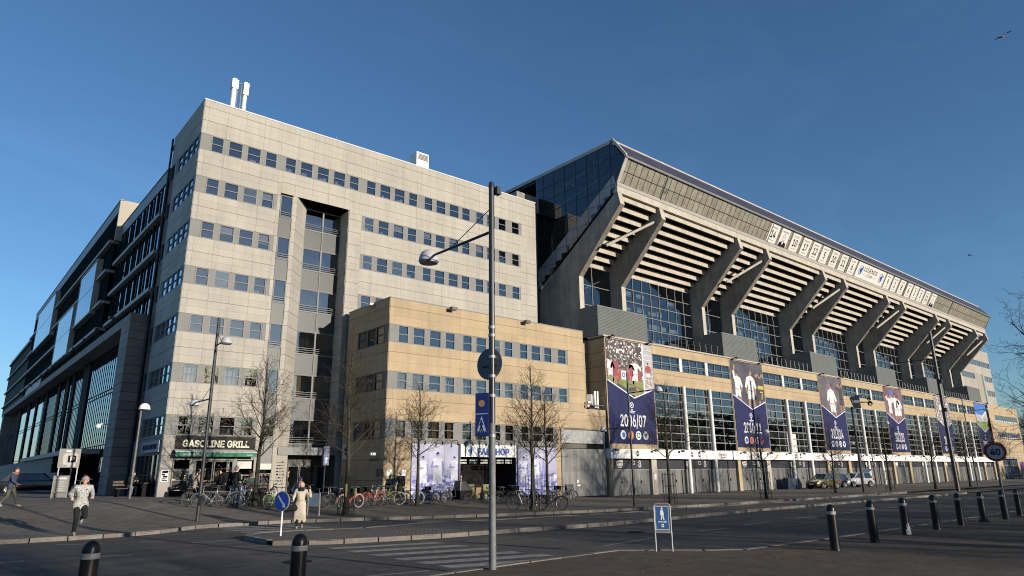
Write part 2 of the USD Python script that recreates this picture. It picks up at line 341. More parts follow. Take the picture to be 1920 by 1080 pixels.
# iron covers and patched asphalt
PATCH = ground_mat('patched_asphalt', (.035, .035, .037), (.055, .055, .055), 4., .85, .5, 70)
for (x, y, w, h, r) in [(4.6, 13.8, 2.2, .9, .2), (16.8, 13.2, 3.4, 1.1, .05), (26., 15.6, 4.5, .8, .02), (5.6, 17.2, 1.4, 2.1, .3), (34, 13.2, 5, 1.2, .0)]:
    p = affinity.rotate(sbox(x-w/2, y-h/2, x+w/2, y+h/2), math.degrees(r)); c = list(p.exterior.coords)[:4]
    stripe(road, 'asphalt_patch', c[::-1] if Polygon(c).exterior.is_ccw is False else c, PATCH, -.1085)
for (x, y) in [(6.9, 15.6), (18.2, 15.1), (28.4, 13.6)]:
    subpart(road, 'manhole_cover', MB().tube((x, y, -.12), (x, y, -.102), .33, n=20), BLACKM)
# fallen leaves and litter of the gravel's edge: what nobody could count
lm = MB(); rl = np.random.default_rng(8)
for i in range(900):
    x = rl.uniform(1, 30); y = rl.uniform(5.5, 9.1); a = rl.uniform(0, 6.3); s = rl.uniform(.012, .035)
    c, e = math.cos(a)*s, math.sin(a)*s
    lm.add([(x-c, y-e, .004), (x+e, y-c, .006+s*.3), (x+c, y+e, .005), (x-e, y+c, .012)], [[0, 1, 2], [0, 2, 3]])
solo('fallen_leaves', lm, M('dead_leaf', (.16, .095, .045), .8, var=.4, scale=30), 'scattered dry brown leaves on the gravel path', 'leaves', kind='stuff')

# ---------------------------------------------------------------- cladding and windows
def tiles(rects, pw, ph, u0=0., z0=0., gap=.014):
    out = []
    for a, b, c, d in rects:
        us = [a]+[u0+k*pw for k in range(math.ceil((a-u0)/pw+1e-6), math.ceil((b-u0)/pw-1e-6)) if a+.12 < u0+k*pw < b-.12]+[b]
        n = max(1, round((d-c)/ph)); zs = np.linspace(c, d, n+1)
        for i in range(len(us)-1):
            for k in range(n): out.append((us[i]+.004, us[i+1]-.004, zs[k]+(.011 if k % 2 == 0 else .003), zs[k+1]-(.003 if k % 2 == 0 else .011)))
    return out
def clad(jobs, mat, parent=None, name='cladding_panel', limit=300, thing=None, d=.03):
    """jobs: (frame, tile) pairs; the nearest are panels of their own, the rest one part"""
    jobs = sorted(jobs, key=lambda j: np.linalg.norm(j[0]((j[1][0]+j[1][1])/2, 0, (j[1][2]+j[1][3])/2)-CAM))
    rr = np.random.default_rng(len(jobs))
    for F, (a, b, c, e) in jobs[:limit]:
        thing.part(name, MB().fbox(F, a, b, -.02, d+rr.uniform(-.004, .004), c, e), mat, parent)
    if len(jobs) > limit:
        m = MB()
        for F, (a, b, c, e) in jobs[limit:]: m.fbox(F, a, b, -.02, d+rr.uniform(-.004, .004), c, e)
        thing.part(name+'s', m, mat, parent, kind='stuff')
def window(th, F, a, b, c, e, mat=None, gl=None, bar=True, name='window', fr=.055, parent=None, tilt=0.):
    m = MB()
    m.fbox(F, a, a+fr, -.08, .022, c, e).fbox(F, b-fr, b, -.08, .022, c, e)
    m.fbox(F, a+fr, b-fr, -.08, .02, c, c+fr).fbox(F, a+fr, b-fr, -.08, .02, e-fr, e)
    if bar: m.fbox(F, a+fr, b-fr, -.07, .016, (c+e)/2-.022, (c+e)/2+.022)
    p = th.part(name, m, mat or LIGHTMET, parent)
    q = MB(); d = -.035
    q.pane(F, a+fr, b-fr, d, c+fr, e-fr, tilt)
    if parent is None: subparts_local(th, p, 'pane', q, gl or WINGLASS)
    return p
def subparts_local(th, p, name, mb, mat):
    v, f = mb.get(); v = v if th.local else v-th.loc
    subpart(p, name, (v, f), mat)

# ---------------------------------------------------------------- the pale office building on the corner
uW = np.array([math.cos(math.radians(1.2)), -math.sin(math.radians(1.2)), 0]); nW = -np.array([math.sin(math.radians(1.2)), math.cos(math.radians(1.2)), 0])
FW = Frame((10.37, 42.6, 0), uW, nW)
FL = Frame((10.37, 42.6, 0), (0, 1, 0), (-1, 0, 0))
ob = T('office_building', 'pale stone six-storey office block on the corner with rows of grey-framed windows', 'building', (10.37, 42.6, .7))
TOPS = [23.2, 20.25, 17.3, 14.27, 11.3, 8.3, 5.28]; WH = 1.12; ROOF = 25.6; UL = 28.6
core = MB()
DEEP = 2.6
core.fbox(FW, 0.02, UL, -DEEP, 0, 23.2, ROOF-.02)
core.fbox(FW, 0.02, 5.42, -DEEP, 0, TOPS[1], TOPS[0]-WH); core.fbox(FW, 10.5, UL, -DEEP, 0, TOPS[1], TOPS[0]-WH); core.fbox(FW, 5.42, 10.5, -DEEP, 0, 20.45, TOPS[0]-WH)
for k in range(1, 7):
    lo = TOPS[k+1] if k < 6 else 3.1
    core.fbox(FW, 0.02, 5.42, -DEEP, 0, lo, TOPS[k]-WH)
    core.fbox(FW, 10.5, UL, -DEEP, 0, lo if k < 6 else 0, TOPS[k]-WH)
core.fbox(FW, 10.5, 11.5, -DEEP, -.001, 0, 20.25); core.fbox(FW, 26.75, UL, -DEEP, -.001, 0, 23.3)
core.fbox(FW, 6.3, 6.6, -DEEP, 0, .3, 20.45); core.fbox(FW, 5.2, 5.44, -DEEP, -.001, .3, 20.45)
core.fbox(FW, 2.4, UL, -9, -DEEP, .2, ROOF-.05)      # rooms end here
core.box(12.9, 15, 45.3, 49.55, .2, ROOF-.04)
ob.part('wall', core, JOINT)
fr = MB()
for k, t in enumerate(TOPS):                        # the grey strips between the windows
    if k == 0: fr.fbox(FW, 0.0, .65, -.3, .012, t-WH, t)
    else: fr.fbox(FW, 0.0, .62, -.3, .012, t-WH, t).fbox(FW, 4.98, 5.2, -.3, .012, t-WH, t)
ob.each('corner_strip', fr, GREYMET)
row1 = [(.66,1.44),(1.74,2.66),(2.94,3.87),(4.17,4.97),(5.54,6.33),(6.62,7.55),(7.87,8.79),(9.1,10.05),(10.36,11.14),(11.75,12.55),(12.87,13.82),(14.12,15.07),(15.39,16.2),(16.82,17.62),(17.94,18.87),(19.23,20.19),(20.47,21.32),(21.91,22.73),(23.06,23.99),(24.33,25.18),(25.8,26.67)]
left4 = [(.63,1.43),(1.74,2.66),(2.94,3.87),(4.17,4.96)]
right12 = [(11.72,12.53),(12.86,13.79),(14.13,15.07),(15.38,16.2),(16.82,17.62),(17.93,18.88),(19.22,20.18),(20.5,21.31),(21.9,22.73),(23.06,23.99),(24.31,25.14),(25.78,26.62)]
rw = random.Random(3)
MUL = MB()
def mullions(th, F, wins, t, h, u_end=None, mat=GREYMET, d=.012):
    m = MB()
    for (a, b), (c, e) in zip(wins[:-1], wins[1:]): m.fbox(F, b, c, -.3, d, t-h, t)
    if u_end: m.fbox(F, wins[-1][1], u_end, -.3, d, t-h, t)
    th.each('window_band', m, mat)
STUFF = M('paper_white', (.40, .39, .38), .8, var=.15, scale=5); CURT = M('ochre_curtain', (.32, .20, .085), .85, var=.25, scale=3, stretch=(8, 8, .3)); BLIND = M('pale_blind', (.34, .30, .26), .8, var=.1)
def contents(th, F, a, b, c, e, kind):
    if kind == 'paper':
        m = MB()
        for i in range(rw.randint(2, 4)):
            w = rw.uniform(.12, .35); x = rw.uniform(a+.06, max(a+.07, b-w-.06)); m.fbox(F, x, x+w, -.5, -.2, c+.06, c+rw.uniform(.15, .42))
        th.each('desk_clutter', m, STUFF)
    elif kind == 'curtain':
        m = MB(); n = 7; s = rw.choice([(a, a+.45*(b-a)), (a+.5*(b-a), b), (a, b)])
        for i in range(n):
            x = s[0]+(s[1]-s[0])*i/n; m.fbox(F, x, x+(s[1]-s[0])/n*.96, -.22-.03*(i % 2), -.18-.03*(i % 2), c+.03, e-.03)
        th.part('curtain', m, CURT)
    elif kind == 'blind':
        m = MB()
        for i in range(3): m.fbox(F, a+.05+(b-a)/3*i, a+(b-a)/3*(i+1)-.05, -.45, -.42, c+.1, e-.2)
        th.each('window_blind', m, BLIND)
for (a, b) in row1:
    t = TOPS[0]; window(ob, FW, a, b, t-WH, t, tilt=.05 if rw.random() < .15 else 0)
    if 5 < a < 14 and rw.random() < .75 or rw.random() < .15: contents(ob, FW, a, b, t-WH, t, 'paper')
mullions(ob, FW, row1, TOPS[0], WH, 26.9)
for k in range(1, 7):
    t = TOPS[k]
    for (a, b) in left4:
        window(ob, FW, a, b, t-WH, t, tilt=.05 if rw.random() < .12 else 0)
        if rw.random() < .14: ob.part('roller_blind', MB().fbox(FW, a+.06, b-.06, -.16, -.14, t-rw.uniform(.35, .8), t-.05), BLIND)
        if k == 5: contents(ob, FW, a, b, t-WH, t, 'blind')
        elif rw.random() < .2: contents(ob, FW, a, b, t-WH, t, 'paper')
    mullions(ob, FW, left4, t, WH)
for k in (1, 2, 3):
    t = TOPS[k]
    for (a, b) in right12:
        window(ob, FW, a, b, t-WH, t, tilt=.06 if rw.random() < .2 else 0)
        if rw.random() < .14: ob.part('roller_blind', MB().fbox(FW, a+.06, b-.06, -.16, -.14, t-rw.uniform(.3, .8), t-.05), BLIND)
        elif rw.random() < .12: contents(ob, FW, a, b, t-WH, t, 'paper')
    mullions(ob, FW, right12, t, WH, 26.75)
    ob.part('window_band', MB().fbox(FW, 11.5, 11.72, -.3, .012, t-WH, t), GREYMET)
# slot of tall windows beside the fin, and the recessed stair glazing
FR = Frame(FW(0, -1.3, 0), uW, nW)
RAIL = MB()
for k in range(6):
    t = 20.33-2.985*k; h = 1.58
    window(ob, FW, 5.46, 6.3, t-h, t, bar=False, name='tall_window')
    for (a, b) in ((7.76, 9.12), (9.12, 10.5)):
        window(ob, FR, a, b, t-h, t, bar=False, name='stair_window')
    sp = MB().fbox(FW, 5.46, 6.3, -.12, -.03, t-2.985, t-h); ob.part('spandrel', sp, SPAND)
    for (a, b) in ((7.76, 9.10), (9.14, 10.5)):
        ob.part('spandrel', MB().fbox(FR, a+.03, b-.03, -.12, -.02, t-2.985+.03, t-h-.03), SPAND)
    ob.part('transom', MB().fbox(FR, 7.76, 10.5, -.12, .02, t-2.985-.03, t-2.985+.03).fbox(FR, 7.76, 10.5, -.12, .02, t-h-.03, t-h+.0), LIGHTMET)
    r = MB()
    for z in (.12, .27, .4):
        r.fbox(FR, 7.78, 10.48, .10, .125, t-h+z, t-h+z+.025); r.fbox(FW, 5.48, 6.28, .06, .085, t-h+z-.05, t-h+z-.025)
    ob.each('railing', r, DARKSTEEL)
    if k == 4:
        contents(ob, FR, 7.9, 9.0, t-h, t, 'curtain'); contents(ob, FR, 9.2, 10.4, t-h, t, 'curtain')
ob.part('center_mullion', MB().fbox(FR, 9.09, 9.15, -.1, .03, 2.3, 20.4).fbox(FR, 7.70, 7.78, -.1, .03, 2.3, 20.4), LIGHTMET)
ob.part('recess_back', MB().fbox(FR, 7.0, 11, -1.4, -1.2, .2, 20.4), INTER)
ob.part('recess_soffit', MB().fbox(FW, 6.3, 10.5, -2.4, -.02, 20.45, 20.6), CREAM)
# fin: a slanting cheek of long panels; opposite it the shaded reveal
pf0, pf1 = FW(6.6, 0, 0), FR(7.76, 0, 0); fu = (pf1-pf0)/np.linalg.norm(pf1-pf0); FF = Frame(pf0, fu, np.array([-fu[1]*1, fu[0], 0])*-1 if False else np.array([fu[1], -fu[0], 0]))
if FF.n @ np.array([1, -1, 0]) < 0: FF.n = -FF.n
fl_ = float(np.linalg.norm(pf1-pf0))
FV = Frame(FW(10.5, -1.3, 0), -nW*-1 if False else nW, -uW)
ob.part('fin_core', MB().add([FW(6.32, 0, .4), FW(6.6, 0, .4), FR(7.76, 0, .4), FR(6.4, 0, .4), FW(6.32, 0, 20.45), FW(6.6, 0, 20.45), FR(7.76, 0, 20.45), FR(6.4, 0, 20.45)], _BOXF), JOINT)
jobs = [(FW, q) for q in tiles([(0, UL, 23.2, ROOF)], 1.22, .48, .3)]
jobs += [(FW, q) for q in tiles([(0, 5.42, 20.25, 22.08), (10.5, UL, 20.25, 22.08), (5.42, 10.5, 20.45, 22.08)], 1.22, .46, .3)]
for k in range(1, 7):
    lo = TOPS[k+1] if k < 6 else 4.05
    if k < 6:
        jobs += [(FW, q) for q in tiles([(0, 5.42, lo, TOPS[k]-WH)], 1.22, .46, .3)]
        if k < 4: jobs += [(FW, q) for q in tiles([(11.5, 26.75, lo, TOPS[k]-WH)], 1.22, .46, .3)]
    jobs += [(FW, q) for q in tiles([(5.2, 5.44, TOPS[k]-WH, TOPS[k])], 1.22, .46, .3)]
jobs += [(FW, q) for q in tiles([(10.5, 11.5, .8, 20.25), (26.75, UL, 12, 22.08), (26.9, UL, 22.08, 23.2), (6.3, 6.6, .75, 20.45)], 1.3, .48, 10.5)]
jobs += [(FF, q) for q in tiles([(0.01, fl_, .75, 20.45)], 4., .48)]
jobs += [(FV, q) for q in tiles([(0, 1.28, 3.2, 20.45)], 4., .48)]
clad(jobs, CREAM, thing=ob, limit=300)
ob.part('roof_edge', MB().fbox(FW, -.04, UL+.04, -.3, .06, ROOF, ROOF+.09).box(10.33, 10.6, 42.6, 49.6, ROOF, ROOF+.09), OFFWHITE)
ob.part('roof', MB().fbox(FW, .0, UL, -9, -.3, ROOF-.05, ROOF), ROOFGREY)
# the shaded flank along the side street
LC = MB()
LC.fbox(FL, 0.02, 6.95, -2.5, -.002, 23.2, ROOF-.03)
for k in range(7):
    lo = TOPS[k+1]+.003 if k < 6 else 4.05
    LC.fbox(FL, 0.02, 6.95, -2.5, -.002, lo, TOPS[k]-WH-.003)
LC.fbox(FL, 6.8, 6.95, -2.5, -.004, .5, ROOF-.04)
ob.part('flank_wall', LC, JOINT)
lw = [(.45, 1.42), (1.55, 2.55), (2.68, 3.7), (3.83, 4.9)]
jobs = []
for k in range(7):
    t = TOPS[k]
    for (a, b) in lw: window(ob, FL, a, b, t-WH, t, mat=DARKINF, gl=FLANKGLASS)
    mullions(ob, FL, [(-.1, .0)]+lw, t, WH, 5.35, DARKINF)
    window(ob, FL, 5.75, 6.75, t-1.5, t+.1, bar=False, name='tall_window', mat=DARKSTEEL, gl=FLANKGLASS)
    ob.part('spandrel', MB().fbox(FL, 5.75, 6.75, -.1, -.02, (TOPS[k+1]+.1 if k < 6 else 4.05), t-1.5), SPAND)
    lo = TOPS[k+1] if k < 6 else 4.05
    jobs += [(FL, q) for q in tiles([(0, 5.7, lo, t-WH)], 1.9, .46)]+[(FL, q) for q in tiles([(5.35, 5.7, t-WH, t)], 1.9, .46)]
jobs += [(FL, q) for q in tiles([(0, 6.9, 23.2, ROOF)], 1.9, .48)]
clad(jobs, CREAM, name='flank_panel', thing=ob)
# shop floor on the corner
SHOPW = M('shop_grey_stone', (.19, .18, .165), .7, var=.12, scale=.8)
ob.each('corner_pier', MB().fbox(FW, 0, .62, -.6, .035, .55, 4.14).fbox(FW, 5.2, 5.56, -.6, .03, .55, 4.14), SHOPW)
ob.part('shop_fascia', MB().fbox(FW, .62, 5.2, -.3, .03, 3.33, 4.1), M('charcoal_fascia', (.020, .020, .019), .8, spec=.15))
sg = M('sign_cream_letters', (.44, .42, .33), .6, var=.05)
l1 = lettering('GASOLINE GRILL', FW, 1.04, 3.50, .36, 3.78, .035, .03, True, .012)
ob.part('shop_lettering', l1, sg)
aw = MB()
aw.add([FW(.58, .03, 3.36), FW(5.15, .03, 3.36), FW(5.15, .62, 3.2), FW(.58, .62, 3.2), FW(.58, .03, 3.33), FW(5.15, .03, 3.33), FW(5.15, .62, 3.17), FW(.58, .62, 3.17)], _BOXF)
GREENC = M('green_canvas', (.012, .11, .07), .75, var=.1)
pa = ob.part('awning', aw, OFFWHITE)
subparts_local(ob, pa, 'valance', MB().fbox(FW, .58, 5.15, .6, .63, 2.93, 3.16), GREENC)
subparts_local(ob, pa, 'valance_lettering', lettering('GASOLINE GRILL', FW, 1.0, 3.0, .09, 1.0, .632, .004), OFFWHITE)
subparts_local(ob, pa, 'valance_lettering', lettering('Coca-Cola', FW, 4.55, 2.99, .08, .32, .632, .004), OFFWHITE)
for (a, b, c, e) in [(.66, 1.6, 2.2, 2.95), (.66, 1.6, 1.05, 2.18), (1.85, 2.3, .8, 2.75), (2.35, 2.85, .72, 2.72), (2.9, 3.68, .72, 2.72), (3.72, 4.0, .8, 2.72), (4.2, 5.1, .8, 1.9), (5.58, 6.3, .8, 1.98)]:
    window(ob, FW, a, b, c, e, bar=(e-c < 1.15 and c < 1.3), name='shop_window', mat=LIGHTMET)
ob.part('shop_door_frame', MB().fbox(FW, 1.6, 1.85, -.3, .01, .6, 3.3).fbox(FW, 4.0, 4.2, -.3, .015, .6, 3.3).fbox(FW, .62, 5.2, -.3, -.02, 2.75, 3.33).fbox(FW, 5.56, 6.32, -.3, -.02, 2.4, 4.14), LIGHTMET)
ob.each('menu_board', MB().fbox(FW, 4.22, 5.08, .0, .04, 2.25, 2.68).fbox(FW, 5.6, 6.28, .0, .04, 2.2, 2.55), OFFWHITE)
ob.part('lit_menu', MB().fbox(FW, 2.1, 2.8, -1.3, -1.2, 1.75, 2.1), M('warm_menu', (.7, .35, .22), .6))
ob.each('window_poster', MB().fbox(FW, .72, 1.15, -.06, -.05, 1.15, 2.1).fbox(FW, 1.18, 1.55, -.06, -.05, 1.15, 2.1), BLIND)
ob.each('door_notice', MB().fbox(FW, 2.32, 2.36, .03, .04, 1.9, 2.2).fbox(FW, 3.69, 3.72, .03, .04, 2.2, 2.5), WHITE)
ob.part('shop_floor', MB().fbox(FW, .3, 10.5, -3, -.05, .3, .62), CONC)
ob.part('shop_interior', MB().fbox(FW, .3, 10.5, -2.9, -2.5, .4, 4.1), M('red_interior', (.035, .012, .010), .9))
pst = MB().fbox(FW, .1, .48, .036, .05, 1.55, 2.2)
pp = ob.part('wall_poster', pst, WHITE)
pm = MB()
for i, (a, b, c, e) in enumerate([(.14, .44, 2.03, 2.15), (.14, .3, 1.9, 2.0), (.2, .44, 1.78, 1.88), (.14, .36, 1.68, 1.75), (.16, .44, 1.59, 1.65)]): pm.fbox(FW, a, b, .05, .053, c, e)
subparts_local(ob, pp, 'poster_print', pm, BLACKM)
ob.part('canopy', MB().fbox(FW, 6.6, 11.4, -1.4, .12, 3.08, 3.55), LIGHTMET)
ob.part('directory_pillar', MB().fbox(FW, 6.35, 7.28, -.5, .05, .6, 3.06), CREAM)
dm = MB(); rr_ = random.Random(9)
for i, z in enumerate(np.linspace(2.6, 1.1, 9)):
    w = rr_.uniform(.2, .5); x = 6.62; 
    while x < 7.1:
        ww = rr_.uniform(.05, .14); dm.fbox(FW, x, min(x+ww, 7.15), .05, .056, z, z+rr_.uniform(.03, .09)); x += ww+.04
ob.part('directory_text', dm, BLACKM)
for (a, b) in ((7.3, 7.8), (7.85, 8.6), (8.65, 9.5), (9.55, 10.45)):
    window(ob, FR, a, b, .6, 2.55, bar=False, name='entrance_door', mat=DARKSTEEL)
window(ob, FR, 7.3, 10.45, 2.58, 3.06, bar=False, name='entrance_fanlight', mat=DARKSTEEL)
# side shop on the flank
ob.part('flank_sign', MB().fbox(FL, .35, 4.3, .0, .12, 3.2, 3.85), M('flank_sign_grey', (.20, .22, .25), .5))
tl = lettering('BILLETSALG & KUNDESERVICE', Frame(FL(0, 0, 0), (0, -1, 0), (-1, 0, 0)), -3.95, 3.4, .26, 3.2, .121, .012)
ob.part('flank_lettering', tl, NAVY)
for i in range(5): window(ob, FL, .35+i*1.05, 1.3+i*1.05, .75, 3.1, bar=True, name='shop_window', mat=DARKSTEEL)
ob.part('flank_base', MB().fbox(FL, 0, 6.95, -2, -.1, .3, .74).fbox(FL, .02, .33, -.6, .02, .5, 4.05).fbox(FL, 5.6, 6.95, -.6, .02, .5, 4.05).fbox(FL, .3, 5.6, -.4, -.01, 3.1, 4.05), SHOPW)
ob.part('drain_pipe', MB().tube((10.25, 49.65, .6), (10.25, 49.65, ROOF), .07).tube((10.25, 49.72, .6), (10.25, 49.72, ROOF), .03), DARKSTEEL)
ob.part('wall_lamp', MB().fbox(FW, 13.2, 14.3, .03, .07, 13.72-.15, 13.74-.15+.05), BLACKM)

# ---------------------------------------------------------------- sand-coloured fan shop building
bg = T('fan_shop_building', 'sand-coloured stone block with three window rows above the fan shop', 'building', (21.15, 36.5, .2))
FB = Frame((0, 36.5, 0), (1, 0, 0), (0, -1, 0)); FBL = Frame((21.15, 36.5, 0), (0, 1, 0), (-1, 0, 0))
BT = [(9.85, 11.0), (6.92, 8.02), (3.95, 5.08)]; BX0, BX1, BTOP = 21.15, 38.75, 12.7
cb = MB()
zz = [(11.0, BTOP-.02), (8.02, 9.85), (5.08, 6.92), (3.6, 3.95)]
for c, e in zz: cb.box(BX0+.02, BX1-.02, 36.5, 39.1, c, e)
cb.box(37.0, BX1-.02, 36.502, 39.1, 3.7, 11.2); cb.box(BX0+.03, BX1-.03, 39.1, 42.0, .2, BTOP-.04)
cb.box(BX0+.02, 23.0, 36.502, 39.1, .1, 3.7)
for c, e in zz[:3]: cb.box(BX0+.025, BX0+2.5, 39.1, 42.0, c+.002, e-.002)
bg.part('wall', cb, JOINT)
wb = [(21.80,22.57),(22.9,23.83),(24.16,25.1),(25.43,26.23),(26.86,27.68),(28.0,28.94),(29.34,30.2),(30.54,31.36),(32.02,32.81),(33.15,34.09),(34.43,35.25),(35.88,36.78)]
for r, (c, e) in enumerate(BT):
    ww = wb if r < 2 else wb[:11]
    for i, (a, b) in enumerate(ww):
        window(bg, FB, a, b, c, e, tilt=.07 if (r == 0 and i == 6) else 0)
        if r == 1 and i in (0, 1): contents(bg, FB, a, b, c, e, 'curtain')
        elif r == 1: contents(bg, FB, a, b, c, e, 'blind' if i in (3, 4, 7) else 'paper')
        elif r == 2 and i < 4: contents(bg, FB, a, b, c, e, 'curtain')
    mullions(bg, FB, [(21.1, 21.17)]+ww, e, e-c, 36.98 if r < 2 else 35.6)
lw3 = [(.55, 1.55), (1.7, 2.7), (2.85, 3.9)]
for r, (c, e) in enumerate(BT):
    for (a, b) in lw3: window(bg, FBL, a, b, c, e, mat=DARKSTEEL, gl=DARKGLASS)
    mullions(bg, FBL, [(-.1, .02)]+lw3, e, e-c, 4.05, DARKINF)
    bg.part('room_back', MB().box(BX0+.6, BX0+.9, 36.9, 41, c, e), INTER)
jobs = []
for c, e in [(11.0, BTOP), (8.02, 9.85), (5.08, 6.92)]: jobs += [(FB, q) for q in tiles([(BX0, BX1, c, e)], 2.57, .58, 21.55)]
for c, e in BT[:2]: jobs += [(FB, q) for q in tiles([(36.98, BX1, c, e)], 2.57, .58, 36.98)]
jobs += [(FB, q) for q in tiles([(35.6, BX1-2.4, 3.9, 5.08), (BX0, 23.0, .25, 3.95), (23.0, 26.75, 3.68, 3.95), (35.43, 35.95, .15, 3.9)], 2.57, .58, 21.55)]
for c, e in [(11.0, BTOP), (8.02, 9.85), (5.08, 6.92), (.25, 3.95)]: jobs += [(FBL, q) for q in tiles([(0, 5.5, c, e)], 2.4, .58)]
for c, e in BT: jobs += [(FBL, q) for q in tiles([(4.05, 5.5, c, e)], 2.4, .58)]
clad(jobs, BEIGE, thing=bg)
bg.part('window_band', MB().box(BX0+1.9, 35.6, 36.42, 36.6, 3.68, 3.94), GREYMET)
bg.part('coping', MB().box(BX0-.04, BX1, 36.44, 36.7, BTOP, BTOP+.06).box(BX0-.04, BX0+.2, 36.7, 42, BTOP, BTOP+.06), LIGHTMET)
bg.part('roof', MB().box(BX0+.2, BX1, 36.7, 42, BTOP-.03, BTOP+.0), ROOFGREY)
# shop front
bg.part('shop_sign', MB().box(26.75, 31.5, 36.40, 36.7, 2.88, 3.68), WHITE)
bg.part('shop_sign_lettering', lettering('FANSHOP', FB, 28.13, 3.03, .40, 2.72, .102, .02, True, .014), SIGNBLUE)
def lion(F, u, z, r, d, mats, th, name='lion_emblem', parent=None):
    """a ring of dashes round a maned head in profile"""
    a = MB(); b = MB()
    head = unary_union([Point(u+.05*r, z).buffer(r*.62), Polygon([(u-.75*r, z+.15*r), (u-.2*r, z+.5*r), (u-.2*r, z-.35*r), (u-.6*r, z-.1*r)]), Polygon([(u-.3*r, z-.9*r), (u+.4*r, z-.2*r), (u+.6*r, z-.7*r)]), Polygon([(u, z+.5*r), (u+.5*r, z+.95*r), (u+.65*r, z+.2*r)])])
    b.flat(head, lambda x, t, y: F(x, d+t, y), .01)
    ring = Point(u, z).buffer(r*1.12).difference(Point(u, z).buffer(r*.98)).difference(sbox(u+.2*r, z-2*r, u+2*r, z+.3*r))
    a.flat(ring, lambda x, t, y: F(x, d+t, y), .01)
    th.part(name, b, mats[0], parent); th.part(name+'_ring', a, mats[1], parent)
lion(FB, 27.5, 3.25, .27, .102, (SIGNBLUE, SIGNBLUE), bg)
bg.part('shop_interior', MB().box(26.75, 31.5, 39.0, 39.2, .1, 2.9).box(26.7, 26.8, 36.7, 39, .1, 2.9).box(31.45, 31.55, 36.7, 39, .1, 2.9).box(26.75, 31.5, 36.7, 39, 2.86, 2.9), BLACKM)
bg.each('shop_counter', MB().box(27.2, 28.4, 38.3, 38.8, .15, 1.1).box(29.4, 31.0, 38.2, 38.7, .15, .9), M('shop_wood', (.20, .12, .06), .6))
bg.each('shop_shelf', MB().box(26.9, 27.5, 37.3, 37.8, .9, 1.5).box(26.9, 27.5, 37.3, 37.8, 1.56, 1.7), M('lit_shelf', (.55, .38, .2), .6))
sl = MB()
for i, x in enumerate((26.85, 27.7, 28.6, 30.0, 30.75)):
    for r in range(2): sl.box(x, x+.62, 36.71, 36.72, 2.62-.16*r, 2.72-.16*r)
bg.each('door_slogan', sl, M('dim_lettering', (.30, .33, .28), .6))
bg.part('floor_slab', MB().box(23, 36, 36.55, 39.2, .0, .16), CONC)
MUR1 = usdkit.material(stage, '/World/Looks/mural_print', {'g': ('geometry', {}), 's': ('separate_xyz', {}), 'n': ('noise_texture', {'scale': .55, 'detail': 3.}), 'v': ('voronoi_texture', {'scale': 3.2, 'feature': 'f1', 'metric': 'chebychev'}),
    'm': ('mapping', {'scale': (1., .3, 1.6)}), 'r': ('rgb_ramp', {'ramp': [(.0, (.03, .037, .18)), (.35, (.09, .10, .29)), (.7, (.27, .29, .45)), (1., (.42, .43, .50))]}),
    'rs': ('rgb_ramp', {'ramp': [(.3, (.185, .19, .30)), (.7, (.30, .31, .40))]}), 'lt': ('map_range', {'from_min': 1.75, 'from_max': 2.05, 'to_min': 0., 'to_max': 1.}), 'x': ('mix_color', {}),
    'ad': ('math', {'math_type': 'multiply_add', 'value2': .22}), 'p': ('principled_bsdf', {'roughness': .45})},
    [('g.position', 's.vector'), ('g.position', 'n.vector'), ('g.position', 'm.vector'), ('m.vector', 'v.vector'), ('v.color', 'r.fac'), ('n.fac', 'rs.fac'), ('n.fac', 'ad.value1'), ('s.z', 'ad.value3'), ('ad.value', 'lt.value'),
     ('lt.result', 'x.fac'), ('r.color', 'x.a'), ('rs.color', 'x.b'), ('x.result', 'p.base_color')], surface='p.BSDF')
MURF = M('mural_figure_white', (.36, .37, .45), .6, var=.28, scale=2.2, detail=6.); MURS = M('mural_figure_blue', (.13, .14, .33), .6, var=.35, scale=6)
